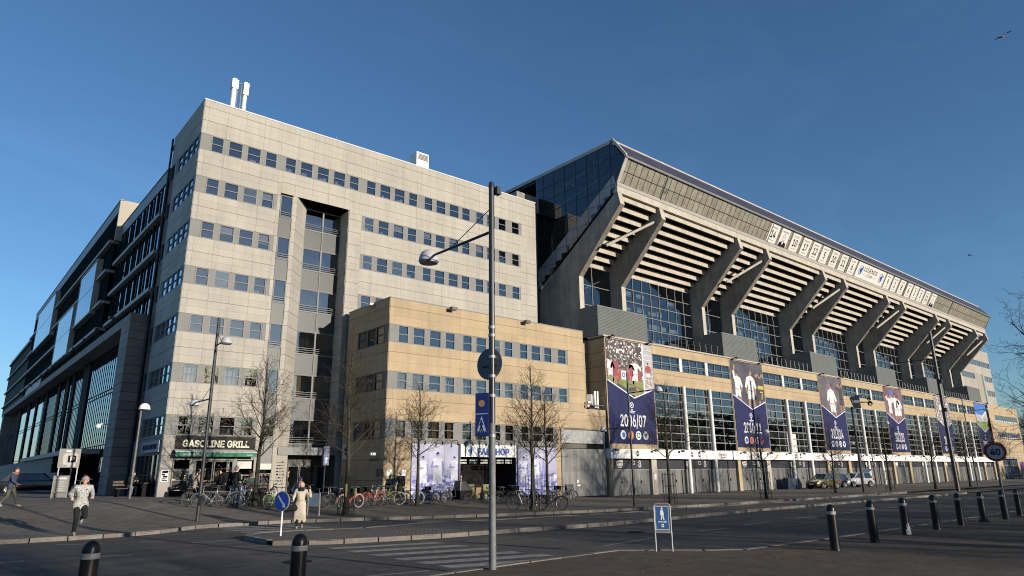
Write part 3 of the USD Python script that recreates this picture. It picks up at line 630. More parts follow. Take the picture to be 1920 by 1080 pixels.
def mural(x0, x1, z0, z1, figs, label, tower=None):
    mt = T('mural_panel', label, 'mural', (x0, 36.4, z0), group='blue and white murals beside the shop door')
    n = max(2, round((x1-x0)/1.25))
    for i in range(n):
        for c, e in ((z0, z0+1.65), (z0+1.65, z1)):
            mt.part('print_board', MB().box(x0+(x1-x0)*i/n+.006, x0+(x1-x0)*(i+1)/n-.006, 36.42, 36.5, c+.006, e-.006), MUR1)
    P = lambda a, t, b: np.array([a, 36.418-t, b])
    for (u, zb, h, s) in figs:
        sk = unary_union([Point(u, zb+h*.93).buffer(h*.055), LineString([(u-.16*h, zb+h*.72), (u-.22*h, zb+h*.58), (u, zb+h*.6)]).buffer(h*.03), LineString([(u+.17*h, zb+h*.72), (u+.21*h, zb+h*.48), (u+.18*h, zb+h*.36)]).buffer(h*.028)])
        sh = Polygon([(u-.17*h, zb+h*.8), (u-.05*h, zb+h*.86), (u+.05*h, zb+h*.86), (u+.18*h, zb+h*.8), (u+.15*h, zb+h*.4), (u-.13*h, zb+h*.4)]).union(Polygon([(u-.15*h, zb+h*.4), (u+.16*h, zb+h*.4), (u+.18*h, zb+h*.1), (u+.02*h, zb+h*.1), (u, zb+h*.24), (u-.03*h, zb+h*.1), (u-.17*h, zb+h*.1)]))
        mt.part('printed_hair', MB().flat(Point(u, zb+h*.955).buffer(h*.052).difference(sbox(u-h, zb+h*.87, u+h, zb+h*.945)), lambda a, t, b: P(a, t+.008, b), .003), NAVY); mt.part('printed_leg', MB().flat(unary_union([LineString([(u-.09*h, zb+.12*h), (u-.1*h, max(.42, zb-.25*h))]).buffer(.04*h), LineString([(u+.1*h, zb+.12*h), (u+.11*h, max(.42, zb-.25*h))]).buffer(.04*h)]), P, .002), MURS)
        mt.part('printed_shirt', MB().flat(sh, P, .003), MURF); mt.part('printed_figure', MB().flat(sk, lambda a, t, b: P(a, t+.004, b), .003), MURS)
    if tower:
        u, zb, h = tower
        tw = Polygon([(u-.3, zb), (u+.3, zb), (u+.27, zb+h*.35), (u+.12, zb+h*.42), (u+.08, zb+h*.8), (u+.02, zb+h), (u-.02, zb+h), (u-.08, zb+h*.8), (u-.12, zb+h*.42), (u-.27, zb+h*.35)])
        mt.part('printed_tower', MB().flat(tw, P, .003), MURS)
    return mt
mural(23.02, 26.72, .36, 3.68, [(24.95, 1.0, 2.15, 1), (26.25, 1.25, 1.65, 1), (23.85, 1.1, 1.8, 1)], 'blue and white mural with three printed players left of the shop door')
mural(31.5, 35.4, .3, 3.6, [(32.2, 1.0, 1.95, 1), (33.4, 1.3, 1.7, 1)], 'blue and white mural with a printed spire right of the shop door', (34.1, 1.4, 1.5))
ll = MB()
for x in (23.6, 24.9, 26.1, 27.3, 28.4, 29.5, 30.6, 31.8, 33.0, 34.2):
    p = MB().path([(x, 36.42, 3.85), (x, 36.3, 3.9), (x, 35.95, 3.9), (x, 35.85, 3.78)], .018).tube((x, 35.85, 3.8), (x, 35.85, 3.58), .03, .06, 8)
    bg.part('sign_lamp', p, BLACKM)
for x in (26.6, 27.1, 29.0, 31.6): bg.part('down_pipe', MB().tube((x, 36.36, .2 if x in (26.6, 31.6) else 2.9), (x, 36.36, 3.7), .035), DARKSTEEL)
# corner fittings
lt = lettering('Øster Allé 50', FB, 21.75, 2.62, .15, 1.1, .032, .008, False); bg.part('street_name', lt, BLACKM)
lt = lettering('Øster Allé 50', Frame((21.15, 36.5, 0), (0, -1, 0), (-1, 0, 0)), -1.7, 2.62, .15, 1.0, .032, .008, False); bg.part('street_name', lt, BLACKM)
bg.each('notice_plate', MB().box(21.3, 21.65, 36.44, 36.48, 1.75, 2.1).box(22.35, 22.65, 36.44, 36.48, 1.72, 2.1), WHITE)
bg.part('cash_machine', MB().box(21.75, 22.4, 36.4, 36.5, 1.15, 1.75), M('cash_machine_green', (.03, .07, .06), .5))
bg.part('letter_box', MB().box(21.25, 21.6, 36.42, 36.5, 1.0, 1.3), BLACKM)
bg.part('wall_camera', MB().tube((21.12, 37.4, 3.05), (20.8, 37.3, 3.02), .03).box(20.6, 20.95, 37.15, 37.33, 2.95, 3.1), WHITE)
fb = MB().fbox(FBL, 4.3, 5.3, .03, .06, 2.8, 3.7); hb = bg.part('hanging_sign', fb, OFFWHITE)
lion(FBL, 4.8, 3.3, .27, .062, (NAVY, NAVY), bg, 'hanging_sign_emblem')
bg.part('side_door', MB().fbox(FBL, 4.35, 5.2, -.2, -.0, .35, 2.7), BLACK)
bg.each('side_notice', MB().fbox(FBL, .1, .4, .03, .05, 1.75, 2.15).fbox(FBL, .5, .85, .03, .05, 1.7, 2.15), DARKSTEEL)
# gate bay and balcony notch next to the stand
gb = T('gate_bay', 'tall grey metal gate bay below a dark balcony notch beside the fan shop', 'gate', (38.3, 36.5, .1))
gb.part('wall', MB().box(38.73, 41.05, 38.2, 41, 6.6, 12.5).box(BX1-.02, 41.08, 36.5, 38.2, 4.95, 6.6).box(35.95, BX1-.02, 36.5, 38.2, 3.9, 5.1), JOINT)
clad([(FB, q) for q in tiles([(36.35, 41.05, 5.02, 6.6)], 2.57, .53, 38.7) if q[0] > 38.7]+[(FB, q) for q in tiles([(36.4, 38.72, 5.02, 5.07)], 3, .5)][:0], BEIGE, thing=gb)
FN = Frame((41.09, 36.35, 0), (0, 1, 0), (-1, 0, 0))
clad([(FN, q) for q in tiles([(0.0, 1.9, 6.6, 12.5)], 2.6, .58)], BEIGE, thing=gb, name='notch_panel')
clad([(Frame((0, 38.2, 0), (1, 0, 0), (0, -1, 0)), q) for q in tiles([(38.75, 41.0, 6.6, 12.5)], 2.6, .58)], BEIGE, thing=gb, name='notch_panel')
gb.each('upper_panel', MB().box(36.0, 38.3, 36.42, 36.5, 3.95, 4.92).box(38.32, 40.62, 36.42, 36.5, 3.95, 4.92), STEEL)
gb.part('gate_gap', MB().box(35.95, 40.95, 36.6, 36.9, 3.5, 3.95), BLACKM)
for (a, b, c, e) in [(36.0, 38.3, 1.92, 3.55), (38.32, 40.6, 1.92, 3.55), (36.0, 37.4, .12, 1.9), (37.42, 40.6, .12, 1.9)]:
    gb.part('gate_leaf', MB().box(a, b, 36.42, 36.5, c, e), BRUSHED)
gb.each('gate_notice', MB().box(37.45, 37.6, 36.40, 36.42, 1.1, 1.3).box(37.5, 37.8, 36.40, 36.42, .85, .95), WHITE)
gb.part('gate_frame', MB().box(40.6, 40.72, 36.4, 36.6, .1, 4.95).box(35.93, 36.0, 36.4, 36.6, .1, 4.95).box(36, 40.6, 36.40, 36.5, 1.895, 1.925), GREYMET)
gb.part('notch_pipe', MB().tube((38.8, 36.6, 6.95), (41.0, 36.6, 6.95), .03), STEEL)
an = T('balcony_antenna', 'white radio antenna and drum on the balcony notch', 'antenna', (40.2, 36.9, 6.6))
an.part('panel', MB().box(40.2, 40.38, 36.8, 36.95, 6.75, 8.1).box(40.5, 40.66, 36.8, 36.95, 6.75, 8.1), WHITE)
an.part('drum', MB().tube((39.7, 37.1, 7.4), (39.9, 36.8, 7.4), .45, n=18), OFFWHITE)
an.part('base', MB().box(39.4, 40.7, 36.7, 37.2, 6.6, 6.75), DARKSTEEL)
cm = T('wall_cameras', 'white security cameras on the corner below the balcony notch', 'camera', (38.8, 36.3, 6.9))
cm.part('camera', MB().box(38.7, 39.0, 36.1, 36.3, 7.0, 7.15), WHITE); cm.part('camera', MB().ball((38.75, 36.2, 6.8), .12), WHITE); cm.part('bracket', MB().tube((38.8, 36.5, 7.05), (38.8, 36.2, 7.05), .03), WHITE)
FLOODL = M('flood_housing', (.05, .05, .05), .5)
for i, (x, lab) in enumerate([(25.78, 'small dark floodlight on the fan shop parapet left of the lamp pole'), (32.45, 'small dark floodlight on the fan shop parapet right of the lamp pole')]):
    f = T('floodlight', lab, 'floodlight', (x, 36.2, 12.5)); f.part('housing', MB().box(x-.22, x+.22, 35.9, 36.25, 12.48, 12.68), FLOODL); f.part('bracket', MB().tube((x, 36.2, 12.5), (x, 36.5, 12.75), .03), STEEL)
f = T('floodlight', 'white floodlight at the rear edge of the fan shop roof', 'floodlight', (21.0, 38.5, 12.6)); f.part('housing', MB().box(20.7, 21.05, 38.3, 38.7, 12.5, 12.65), WHITE); f.part('bracket', MB().tube((21, 38.5, 12.6), (21.3, 38.5, 12.75), .03), STEEL)
# ---------------------------------------------------------------- dark glass office wing along the side street
gw = T('glass_wing', 'long dark glass office wing with a stone portal and pale floor ledges', 'building', (10.37, 50, .75))
FGN = Frame((10.37, 50.0, 0), (0, 1, 0), (-1, 0, 0)); FGF = Frame((9.95, 65.3, 0), (0, 1, 0), (-1, 0, 0))
TEAL = M('dark_teal_infill', (.012, .026, .03), .8, var=.2, spec=.08); LEDGE = M('pale_ledge', (.24, .235, .225), .6, var=.1); PARA = M('grey_parapet', (.17, .175, .18), .5, .2, var=.12, scale=1.2)
wk = MB().box(11.4, 20, 50, 65.3, .5, 23.35).box(11.2, 20, 65.3, 122, .5, 25.7).box(11.2, 20, 122, 152, .5, 22.5)
gw.part('rear_wall', wk, INTER)
gw.part('parapet', MB().fbox(FGN, 0, 15.3, -1, .03, 22.4, 23.4), PARA)
gw.part('parapet', MB().fbox(FGF, 0, 56.7, -1, .03, 24.7, 25.75), PARA)
gw.part('parapet', MB().fbox(FGF, 56.7, 86.7, -1, .02, 21.7, 22.5), PARA)
gw.part('side_wall', MB().box(9.9, 15, 65.0, 65.3, 22.0, 25.8), M('pale_render', (.27, .25, .205), .8, var=.06))
gw.part('roof_edge', MB().fbox(FGN, 0, 15.3, -.3, .08, 23.4, 23.46).fbox(FGF, -.3, 56.7, -.3, .08, 25.75, 25.85), LEDGE)
fl_near = [12.5, 14.3, 17.05, 19.8, 22.4]
for i in range(4):
    z0, z1 = fl_near[i], fl_near[i+1]
    if i: gw.part('floor_ledge', MB().fbox(FGN, .0, 15.3, -.4, .32, z0-.14, z0+.14), LEDGE)
    for k in range(14):
        a = .25+k*1.07
        gw.part('glass_pane', MB().pane(FGN, a, a+1.0, -.03, z0+.14, z1-.14), DARKGLASS)
        if k % 2 == 0: gw.part('reflecting_strip', MB().pane(FGN, a+.4, a+.68, -.0, z0+.2, z1-.16), SKYGLASS)
        gw.part('glazing_fin', MB().fbox(FGN, a+1.0, a+1.06, -.05, .06, z0+.1, z1-.1), TEAL)
fl_far = [12.4, 14.1, 16.5, 19.3, 22.0, 24.7]
for i in range(5):
    z0, z1 = fl_far[i], fl_far[i+1]
    if i: gw.part('floor_ledge', MB().fbox(FGF, .3, 56.7, -.4, .35, z0-.13, z0+.13), LEDGE)
    for k in range(19):
        a = .2+k*2.98
        gw.part('glass_pane', MB().pane(FGF, a, a+2.9, -.03, z0+.13, z1-.13), DARKGLASS)
        m = MB()
        for j in range(5): m.fbox(FGF, a+j*.58, a+j*.58+.05, -.05, .03, z0+.1, z1-.1)
        gw.part('glazing_fin', m, TEAL)
for z0, z1 in ((12.4, 14.1), (14.1, 16.6), (16.6, 19.2), (19.2, 21.7)):
    gw.part('floor_ledge', MB().fbox(FGF, 56.7, 86.7, -.4, .25, z1-.1, z1+.1), LEDGE)
    
    for i in range(10): gw.part('dark_panel', MB().fbox(FGF, 56.75+i*3, 59.65+i*3, -.1, -.03, z0+.1, z1-.1), TEAL)
for (a, b, c, e) in [(4.2, 12.3, 16.3, 21.15), (31.8, 47.5, 18.8, 24.0), (14.6, 24.5, 14.0, 18.95)]:
    p = gw.part('bay_window', MB().fbox(FGF, a, b, 0, .5, c-.15, c).fbox(FGF, a, b, 0, .5, e, e+.15).fbox(FGF, a-.15, a, 0, .5, c-.15, e+.15).fbox(FGF, b, b+.15, 0, .5, c-.15, e+.15), LEDGE)
    n = 6
    for i in range(n):
        for (z0, z1) in ((c, (c+e)/2-.03), ((c+e)/2+.03, e)):
            q = MB().pane(FGF, a+(b-a)*i/n+.03, a+(b-a)*(i+1)/n-.03, .47, z0, z1); subparts_local(gw, p, 'pane', q, SKYGLASS)
# portal of stone courses
PSTONE = M('portal_stone', (.15, .138, .125), .85, var=.2, scale=.8, bump=.3, bscale=14, rnd=.12)
n = 20
for k in range(n):
    z0, z1 = .75+11.75*k/n, .75+11.75*(k+1)/n
    gw.part('portal_block', MB().box(9.2, 10.36, 49.85, 52.35, z0+.012, z1-.012), PSTONE)
gw.part('portal_beam', MB().box(9.2, 10.36, 52.36, 138, 11.85, 12.5), PSTONE)
gw.part('portal_pier', MB().box(9.2, 10.36, 136, 138, .7, 11.84), PSTONE)
for i in range(12):
    y = 55+i*5.2
    gw.part('beam_spotlight', MB().tube((9.3, y, 12.5), (9.0, y, 12.95), .03).box(8.75, 9.1, y-.18, y+.18, 12.92, 13.1), DARKSTEEL)
gw.part('beam_sign', MB().box(9.12, 9.2, 94, 108, 12.1, 13.0), OFFWHITE)
y = 52.4
cols = [(69.8, 72.9), (77.5, 78.6), (81, 82.6), (86.5, 88), (96, 97.6), (105, 106.5), (113, 115), (123, 127)]
while y < 136:
    inn = any(a-.3 < y+.4 < b for a, b in cols)
    gw.part('lobby_pane', MB().pane(Frame((10.38, 0, 0), (0, 1, 0), (-1, 0, 0)), y+.03, y+.77, 0, .75, 11.84), DARKGLASS if inn else SKYGLASS)
    if y < 100: gw.part('lobby_mullion', MB().box(10.35, 10.42, y-.025, y+.025, .75, 11.84), DARKMATT)
    y += .8
for z in (4.2, 8.1, 8.4): gw.part('lobby_transom', MB().box(10.345, 10.4, 52.4, 136, z, z+.06), DARKMATT)
for a, b in cols: gw.part('lobby_column', MB().box(10.28, 10.37, a, b, .75, 11.84), DARKMATT)
gw.part('low_wall', MB().box(8.6, 9.0, 66, 118, .6, 2.3).box(8.6, 8.65, 70, 118, 2.3, 3.6), M('low_wall_grey', (.13, .13, .115), .8))
gw.part('entrance_canopy', MB().box(8.4, 10.3, 60, 92, 3.6, 3.95), LEDGE)
gw.part('pillar_camera', MB().tube((9.2, 51.5, 5.2), (8.6, 51.2, 5.2), .04).ball((8.5, 51.2, 5.05), .16), WHITE)

# ---------------------------------------------------------------- the stadium stand
st = T('stadium_stand', 'long concrete stadium stand with leaning ribs, a sand-coloured lower facade and a dark glass end', 'stadium', (41.1, 36.3, 0))
FS = Frame((0, 36.3, 0), (1, 0, 0), (0, -1, 0)); PER = 18.35; X0 = 41.1; XE = X0+5*PER+6.1
pairs = [(X0+PER*k, X0+PER*k+6.1) for k in range(6)]; bays = [(X0+PER*k+6.15, X0+PER*(k+1)-.05) for k in range(5)]
cb = MB()
for a, b in pairs: cb.box(a-.02 if a > 42 else a, b, 36.32, 38.0, 3.6, 12.58)
for a, b in bays: cb.box(a, b, 36.32, 38.0, 11.75, 12.58).box(a, b, 36.32, 37.4, 9.2, 10.55)
cb.box(X0+.01, XE, 38.5, 39.9, 0, 12.55).box(X0+.01, XE, 38.0, 44, 12.2, 12.56)
st.part('facade_core', cb, JOINT)
jobs = []
for a, b in bays: jobs += [(FS, q) for q in tiles([(a, b, 11.78, 12.58), (a, b, 9.2, 10.52)], 3.0, .45, a)]
for a, b in pairs: jobs += [(FS, q) for q in tiles([(a, b, 3.62, 4.02), (a-.02, a+.14, 4.02, 12.55), (b-.14, b+.04, 4.02, 12.55), (a, b, 12.4, 12.58)], 3.0, .9, a)]
clad(jobs, BEIGE, thing=st, name='facade_panel')
st.part('coping', MB().fbox(FS, X0-.25, XE+.1, -1.6, .16, 12.58, 12.70), CONCL)
PWHITE = M('column_white', (.46, .455, .44), .5, var=.08)
for bi, (a, b) in enumerate(bays):
    L = (b-a)/3; stuff = MB(); fr = MB()
    for s in range(3):
        u0, u1 = a+L*s+(.2 if s else .05), a+L*(s+1)-(.2 if s < 2 else .05)
        p = st.part('clerestory_window', MB().fbox(FS, u0, u1, -.2, .0, 11.70, 11.76).fbox(FS, u0, u1, -.2, .0, 10.54, 10.6), DARKSTEEL)
        bars = MB()
        for i in range(4): x = u0+(u1-u0)*i/3; bars.fbox(FS, x-.035, x+.035, -.12, -.02, 10.6, 11.7)
        bars.fbox(FS, u0, u1, -.1, -.03, 11.12, 11.17).fbox(FS, u0, u1, .02, .05, 10.92, 10.95)
        subparts_local(st, p, 'window_bar', bars, LIGHTMET)
        for i in range(3):
            for (z0, z1) in ((10.6, 11.12), (11.17, 11.7)):
                x, x2 = u0+(u1-u0)*i/3, u0+(u1-u0)*(i+1)/3
                st.part('clerestory_pane', MB().quad(FS(x, -.08, z0), FS(x2, -.08, z0), FS(x2, -.08, z1), FS(x, -.08, z1)), WINGLASS)
        nr = 8; zs = np.linspace(3.66, 9.17, nr+1)
        bars = MB()
        for i in range(3): x = u0+(u1-u0)*i/2; bars.fbox(FS, x-.035, x+.035, -.12, .0, 3.66, 9.17)
        for z in zs: bars.fbox(FS, u0, u1, -.1, .03, z-.04, z+.04)
        st.part('glazing_grid', bars, LIGHTMET)
        for i in range(2):
            for r in range(nr):
                x, x2 = u0+(u1-u0)*i/2, u0+(u1-u0)*(i+1)/2
                st.part('facade_pane', MB().quad(FS(x, -.06, zs[r]), FS(x2, -.06, zs[r]), FS(x2, -.06, zs[r+1]), FS(x, -.06, zs[r+1])), WINGLASS)
        if s < 2: st.part('white_column', MB().tube(FS(u1+.2, .16, 0), FS(u1+.2, .16, 9.2), .17, n=14), PWHITE); st.part('clerestory_post', MB().fbox(FS, u1, u1+.4, -.2, .06, 10.54, 11.76), PWHITE)
    m = MB()                                                    # things seen behind the upper panes
    rr_ = random.Random(bi)
    for i in range(5):
        x = rr_.uniform(a+.5, b-1.6); m.fbox(FS, x, x+rr_.uniform(.5, 1.2), -1.4, -1.2, 7.0, rr_.uniform(7.6, 8.4))
    st.part('indoor_board', m, BLIND); m2 = MB()
    for i in range(6):
        x = rr_.uniform(a+.3, b-1.2); m2.fbox(FS, x, x+rr_.uniform(.3, .9), -.9, -.8, 6.45, 6.75)
    st.part('indoor_desk', m2, STUFF)
    st.part('indoor_floor', MB().fbox(FS, a, b, -2.1, -.25, 6.3, 6.42).fbox(FS, a, b, -2.1, -.25, 3.5, 3.62).fbox(FS, a, b, -2.1, -1.1, 9.2, 9.3), INTER)
st.part('notice_sheet', MB().fbox(FS, 69.3, 71.2, -.05, -.03, 3.7, 5.6), OFFWHITE)
# white fascia with drinks logos
for k, (x0, x1) in enumerate([(X0-.25, 59.3)]+[(59.3+PER*i, 59.3+PER*(i+1)) for i in range(4)]+[(59.3+PER*4, XE+.1)]):
    st.part('white_fascia', MB().fbox(FS, x0, x1, -.3, .36, 2.86, 3.60), WHITE)
dk = MB()
for k in range(5):
    for du in (6.5+3.9, 6.5+5.0, 3.0): dk.flat(affinity.scale(Point(X0+PER*k+du, 3.25).buffer(.2), .85, 1.15).difference(sbox(X0+PER*k+du-.1, 3.2, X0+PER*k+du+.1, 3.32)), lambda x, t, z: FS(x, .36+t, z), .006)
st.part('fascia_badge', dk, DARKSTEEL)
for k in range(5):
    st.part('fascia_lettering', lettering('Carlsberg', FS, X0+PER*k+14.6, 3.2, .2, 1.25, .361, .006, False).flat(LineString([(X0+PER*k+14.9, 3.08), (X0+PER*k+15.3, 3.02), (X0+PER*k+15.7, 3.1)]).buffer(.025), lambda x, t, z: FS(x, .361+t, z), .006), BLACKM)
for k in range(6):
    for du in (.0, 4.9, 8.6, 11.6):
        if X0+PER*k+du < XE: st.part('fascia_lamp', MB().path([FS(X0+PER*k+du, .36, 3.5), FS(X0+PER*k+du, .8, 3.58)], .03).fbox(FS, X0+PER*k+du-.15, X0+PER*k+du+.15, .65, .85, 3.42, 3.55), FLOODL)
# ground floor: pillars, doors, black transoms with white signs
TRANS = M('black_transom', (.022, .023, .03), .35, var=.2, scale=.5)
st.part('door_core', MB().fbox(FS, X0-.1, XE, -2.2, -.5, 0, 3.6), BLACKM)
secs = []
for k, (a, b) in enumerate(pairs):
    for u0, u1, mt in ((a-.15, a+.38, BEIGE), (a+5.15, a+5.85, CONCL if k < 2 else BEIGE)):
        for i in range(3): st.part('pillar_block', MB().fbox(FS, u0, u1, -.5, .0, .96*i+.004, .96*(i+1)-.004), mt)
    secs.append((a+.38, a+5.15, 1))
    if k < 5:
        L = 4.06; e0 = a+5.85
        secs += [(e0, e0+3.75, 0), (e0+3.75, e0+7.8, 1), (e0+7.8, a+PER-.15, 0)]
for i, (a, b, s) in enumerate(secs):
    st.part('transom_panel', MB().fbox(FS, a, b, -.4, -.22, 2.04, 2.86), TRANS)
    n = 4; 
    for j in range(n): st.part('door_leaf', MB().fbox(FS, a+(b-a)*j/n+.03, a+(b-a)*(j+1)/n-.03, -.38, -.28, .04, 1.98), BRUSHED)
    fr = MB().fbox(FS, a, b, -.4, -.24, 1.98, 2.04)
    for j in range(n+1): fr.fbox(FS, a+(b-a)*j/n-.03, a+(b-a)*j/n+.03, -.4, -.24, 0, 1.98)
    st.part('door_frame', fr, STEEL)
    if i < 8:
        h = MB()
        for j in (1, 3): h.fbox(FS, a+(b-a)*j/n-.02, a+(b-a)*j/n+.02, -.24, -.16, .95, 1.15)
        st.part('door_handle', h, BLACK)
    if s:
        P = lambda x, t, z: FS(x, -.22+t, z)
        q = Polygon([(a+.55, 2.66), (a+1.4, 2.78), (a+1.38, 2.32), (a+.68, 2.32)])
        pn = st.part('entrance_sign', MB().flat(q, P, .006), OFFWHITE)
        if i < 6: subparts_local(st, pn, 'sign_lettering', lettering('PARKEN', FS, a+.72, 2.5, .09, .6, -.213, .004), BLACKM)
        subparts_local(st, pn, 'sign_underline', MB().flat(sbox(a+.75, 2.17, a+1.3, 2.24), P, .006), OFFWHITE)
        c3 = unary_union([Point(a+3.5, 2.58).buffer(.15).difference(Point(a+3.5, 2.58).buffer(.07)), Point(a+3.5, 2.35).buffer(.18).difference(Point(a+3.5, 2.35).buffer(.09))]).difference(sbox(a+3.2, 2.42, a+3.46, 2.52))
        st.part('three_logo', MB().flat(c3, P, .006), M('sign_grey', (.30, .30, .31), .6) if i == 0 else '/World/Looks/sign_grey')
        st.part('pictogram', MB().flat(sbox(a+2.5, 2.4, a+2.9, 2.7).difference(sbox(a+2.56, 2.46, a+2.84, 2.64)), P, .006), '/World/Looks/sign_grey')
st.part('pillar_notice', MB().fbox(FS, X0+5.35, X0+5.65, .0, .02, 1.2, 1.65), WHITE)
# terrace boxes, railings
for k, (a, b) in enumerate(pairs):
    m = MB()
    nn = 20
    st.part('plant_room', MB().box(a-.3, b+.05, 36.64, 38.84, 12.72, 15.3), CLADGREY)
    for i in range(nn):
        z = 12.76+2.5*i/nn
        if k < 2: st.part('cladding_rib', MB().hexa([(a-.3, 36.60, z), (b+.05, 36.60, z), (b+.05, 36.66, z), (a-.3, 36.66, z), (a-.3, 36.635, z+.11), (b+.05, 36.635, z+.11), (b+.05, 36.66, z+.11), (a-.3, 36.66, z+.11)]), CLADGREY)
        else: m.hexa([(a-.3, 36.60, z), (b+.05, 36.60, z), (b+.05, 36.66, z), (a-.3, 36.66, z), (a-.3, 36.635, z+.11), (b+.05, 36.635, z+.11), (b+.05, 36.66, z+.11), (a-.3, 36.66, z+.11)])
    if m.n: st.part('cladding_ribs', m, CLADGREY)
for k, (a, b) in enumerate(bays):
    m = MB()
    for i in range(13): x = a+.2+(b-a-.4)*i/12; m.tube((x, 36.7, 12.7), (x, 36.7, 13.75), .025, n=6)
    for z in (13.05, 13.4, 13.75): m.tube((a, 36.7, z), (b, 36.7, z), .022, n=6)
    st.part('terrace_railing', m, DARKSTEEL)
# ribs
prof = [(38.85, 12.56), (38.85, 18.36), (33.78, 23.52), (34.02, 24.62), (34.2, 24.7), (40.05, 20.6), (43.9, 17.95), (44.0, 12.56)]
inset = [(38.6, 20.2), (34.8, 23.9), (35.1, 23.95), (39.0, 21.1)]
def rib(x, w=.55):
    m = MB(); m.prism(prof, lambda p, q, w_: np.array([w_, p, q]), x, x+w); return m
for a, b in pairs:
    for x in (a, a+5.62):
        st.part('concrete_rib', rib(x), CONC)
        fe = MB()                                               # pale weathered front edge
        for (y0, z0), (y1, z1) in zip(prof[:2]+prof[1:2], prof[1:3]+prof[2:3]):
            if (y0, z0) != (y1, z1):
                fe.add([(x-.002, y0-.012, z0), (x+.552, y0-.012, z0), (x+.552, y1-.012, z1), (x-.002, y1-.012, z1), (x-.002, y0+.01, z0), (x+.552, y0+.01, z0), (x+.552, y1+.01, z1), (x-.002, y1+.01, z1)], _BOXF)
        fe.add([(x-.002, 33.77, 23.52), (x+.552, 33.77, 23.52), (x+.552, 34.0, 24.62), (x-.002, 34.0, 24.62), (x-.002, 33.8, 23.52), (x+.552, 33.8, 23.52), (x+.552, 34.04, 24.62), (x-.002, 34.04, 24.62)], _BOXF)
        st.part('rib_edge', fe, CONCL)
    st.part('brace', MB().tube((a+.5, 36.0, 20.5), (a+5.7, 34.6, 23.5), .13, n=10), CONCL)
# stepped underside of the seating, one step per field
fields = []
for k in range(6):
    fields.append((X0+PER*k+.555, X0+PER*k+5.615))
    if k < 5: fields.append((X0+PER*k+6.175, X0+PER*(k+1)-.005))
for (a, b) in fields:
    for i in range(9):
        y0 = 34.35+.74*i; z1 = 24.72-.515*i
        st.part('seating_step', MB().box(a, b, y0, y0+.12, z1-.515, z1).box(a, b, y0+.12, y0+.86, z1-.13, z1-.001), CONCL if True else CONC)
st.part('stand_slab', MB().add([(X0+.6, 34.5, 25.3), (XE-.6, 34.5, 25.3), (XE-.6, 44.2, 18.6), (X0+.6, 44.2, 18.6), (X0+.6, 34.5, 25.5), (XE-.6, 34.5, 25.5), (XE-.6, 44.2, 18.8), (X0+.6, 44.2, 18.8)], _BOXF), JOINT)
# glass wall behind the ribs
YG = 40.2
def glazing(a, b, nc, nr, z0, z1, single):
    m = MB(); xs = np.linspace(a, b, nc+1); zs = np.linspace(z0, z1, nr+1)
    for x in xs: m.box(x-.028, x+.028, YG-.06, YG+.06, z0, z1)
    for z in zs: m.box(a, b, YG-.07, YG+.05, z-.028, z+.028)
    st.part('stand_glazing_grid', m, LIGHTMET)
    if single:
        for i in range(nc):
            for r in range(nr): st.part('stand_pane', MB().quad((xs[i], YG, zs[r]), (xs[i+1], YG, zs[r]), (xs[i+1], YG, zs[r+1]), (xs[i], YG, zs[r+1])), BIGGLASS)
    else: st.part('stand_panes', MB().quad((a, YG, z0), (b, YG, z0), (b, YG, z1), (a, YG, z1)), BIGGLASS, kind='stuff')
for k, (a, b) in enumerate(fields):
    w = b-a
    glazing(a, b, 2 if w < 6 else 9, 4 if w < 6 else 6, 12.7, 20.05, k < 8)
    m = MB(); rr_ = random.Random(k+40)
    if w > 6:
        for r in range(4):                                       # rows of pale fittings seen through the glass
            for i in range(6):
                if rr_.random() < .75: x = a+1+i*(w-2)/6+rr_.uniform(-.2, .2); m.box(x, x+rr_.uniform(.8, 1.5), 41.2, 41.3, 14.2+r*1.45, 14.55+r*1.45+rr_.uniform(0, .15))
        st.part('concourse_fitting', m, STUFF)
    else:
        for (p, q) in (((a, 41, 13), (b, 41, 17)), ((a, 41, 17), (b, 41, 19.5)), ((a, 41, 15), (b, 41, 15)), ((a+2.2, 41, 13), (a+2.2, 41, 19))): m.tube(p, q, .05, n=6)
        st.part('concourse_frame', m, OFFWHITE)
st.part('stand_interior', MB().box(X0+.7, XE-.7, 43.4, 44.0, 12.4, 18.5).box(X0+.7, XE-.7, 47.0, 47.6, 12, 29.2), M('stand_interior_blue', (.035, .045, .07), .8))
# eaves beam, soffit panels, gutter, solar panels, roof
for k in range(6):
    for (a, b) in ((X0+PER*k, X0+PER*k+6.17), (X0+PER*k+6.19, X0+PER*(k+1)-.02)):
        if a > XE-.5: continue
        b = min(b, XE)
        st.part('eaves_beam', MB().box(a, b, 34.03, 34.5, 24.66, 25.24), CONCL)
        st.part('beam_ledge', MB().box(a, b, 33.98, 34.5, 25.245, 25.56), M('ledge_grey', (.20, .195, .185), .7) if (k == 0 and a == X0) else '/World/Looks/ledge_grey')
sy0, sz0, sy1, sz1 = 34.05, 25.57, 32.98, 27.42
def SP(x, t, d):      # along, up the slope 0..1, outward
    nn = np.array([0, -(sz1-sz0), -(sy0-sy1)]); nn /= np.linalg.norm(nn)
    return np.array([x, sy0+(sy1-sy0)*t, sz0+(sz1-sz0)*t])+nn*d
ncol = int(round((XE-X0)/.815)); cw = (XE-X0)/ncol
for i in range(ncol):
    for t0, t1 in ((.02, .47), (.50, .96)):
        x0, x1 = X0+i*cw+.035, X0+(i+1)*cw-.035
        st.part('soffit_panel', MB().add([SP(x0, t0, 0), SP(x1, t0, 0), SP(x1, t1, 0), SP(x0, t1, 0), SP(x0, t0, .04), SP(x1, t0, .04), SP(x1, t1, .04), SP(x0, t1, .04)], _BOXF), SOFFIT)
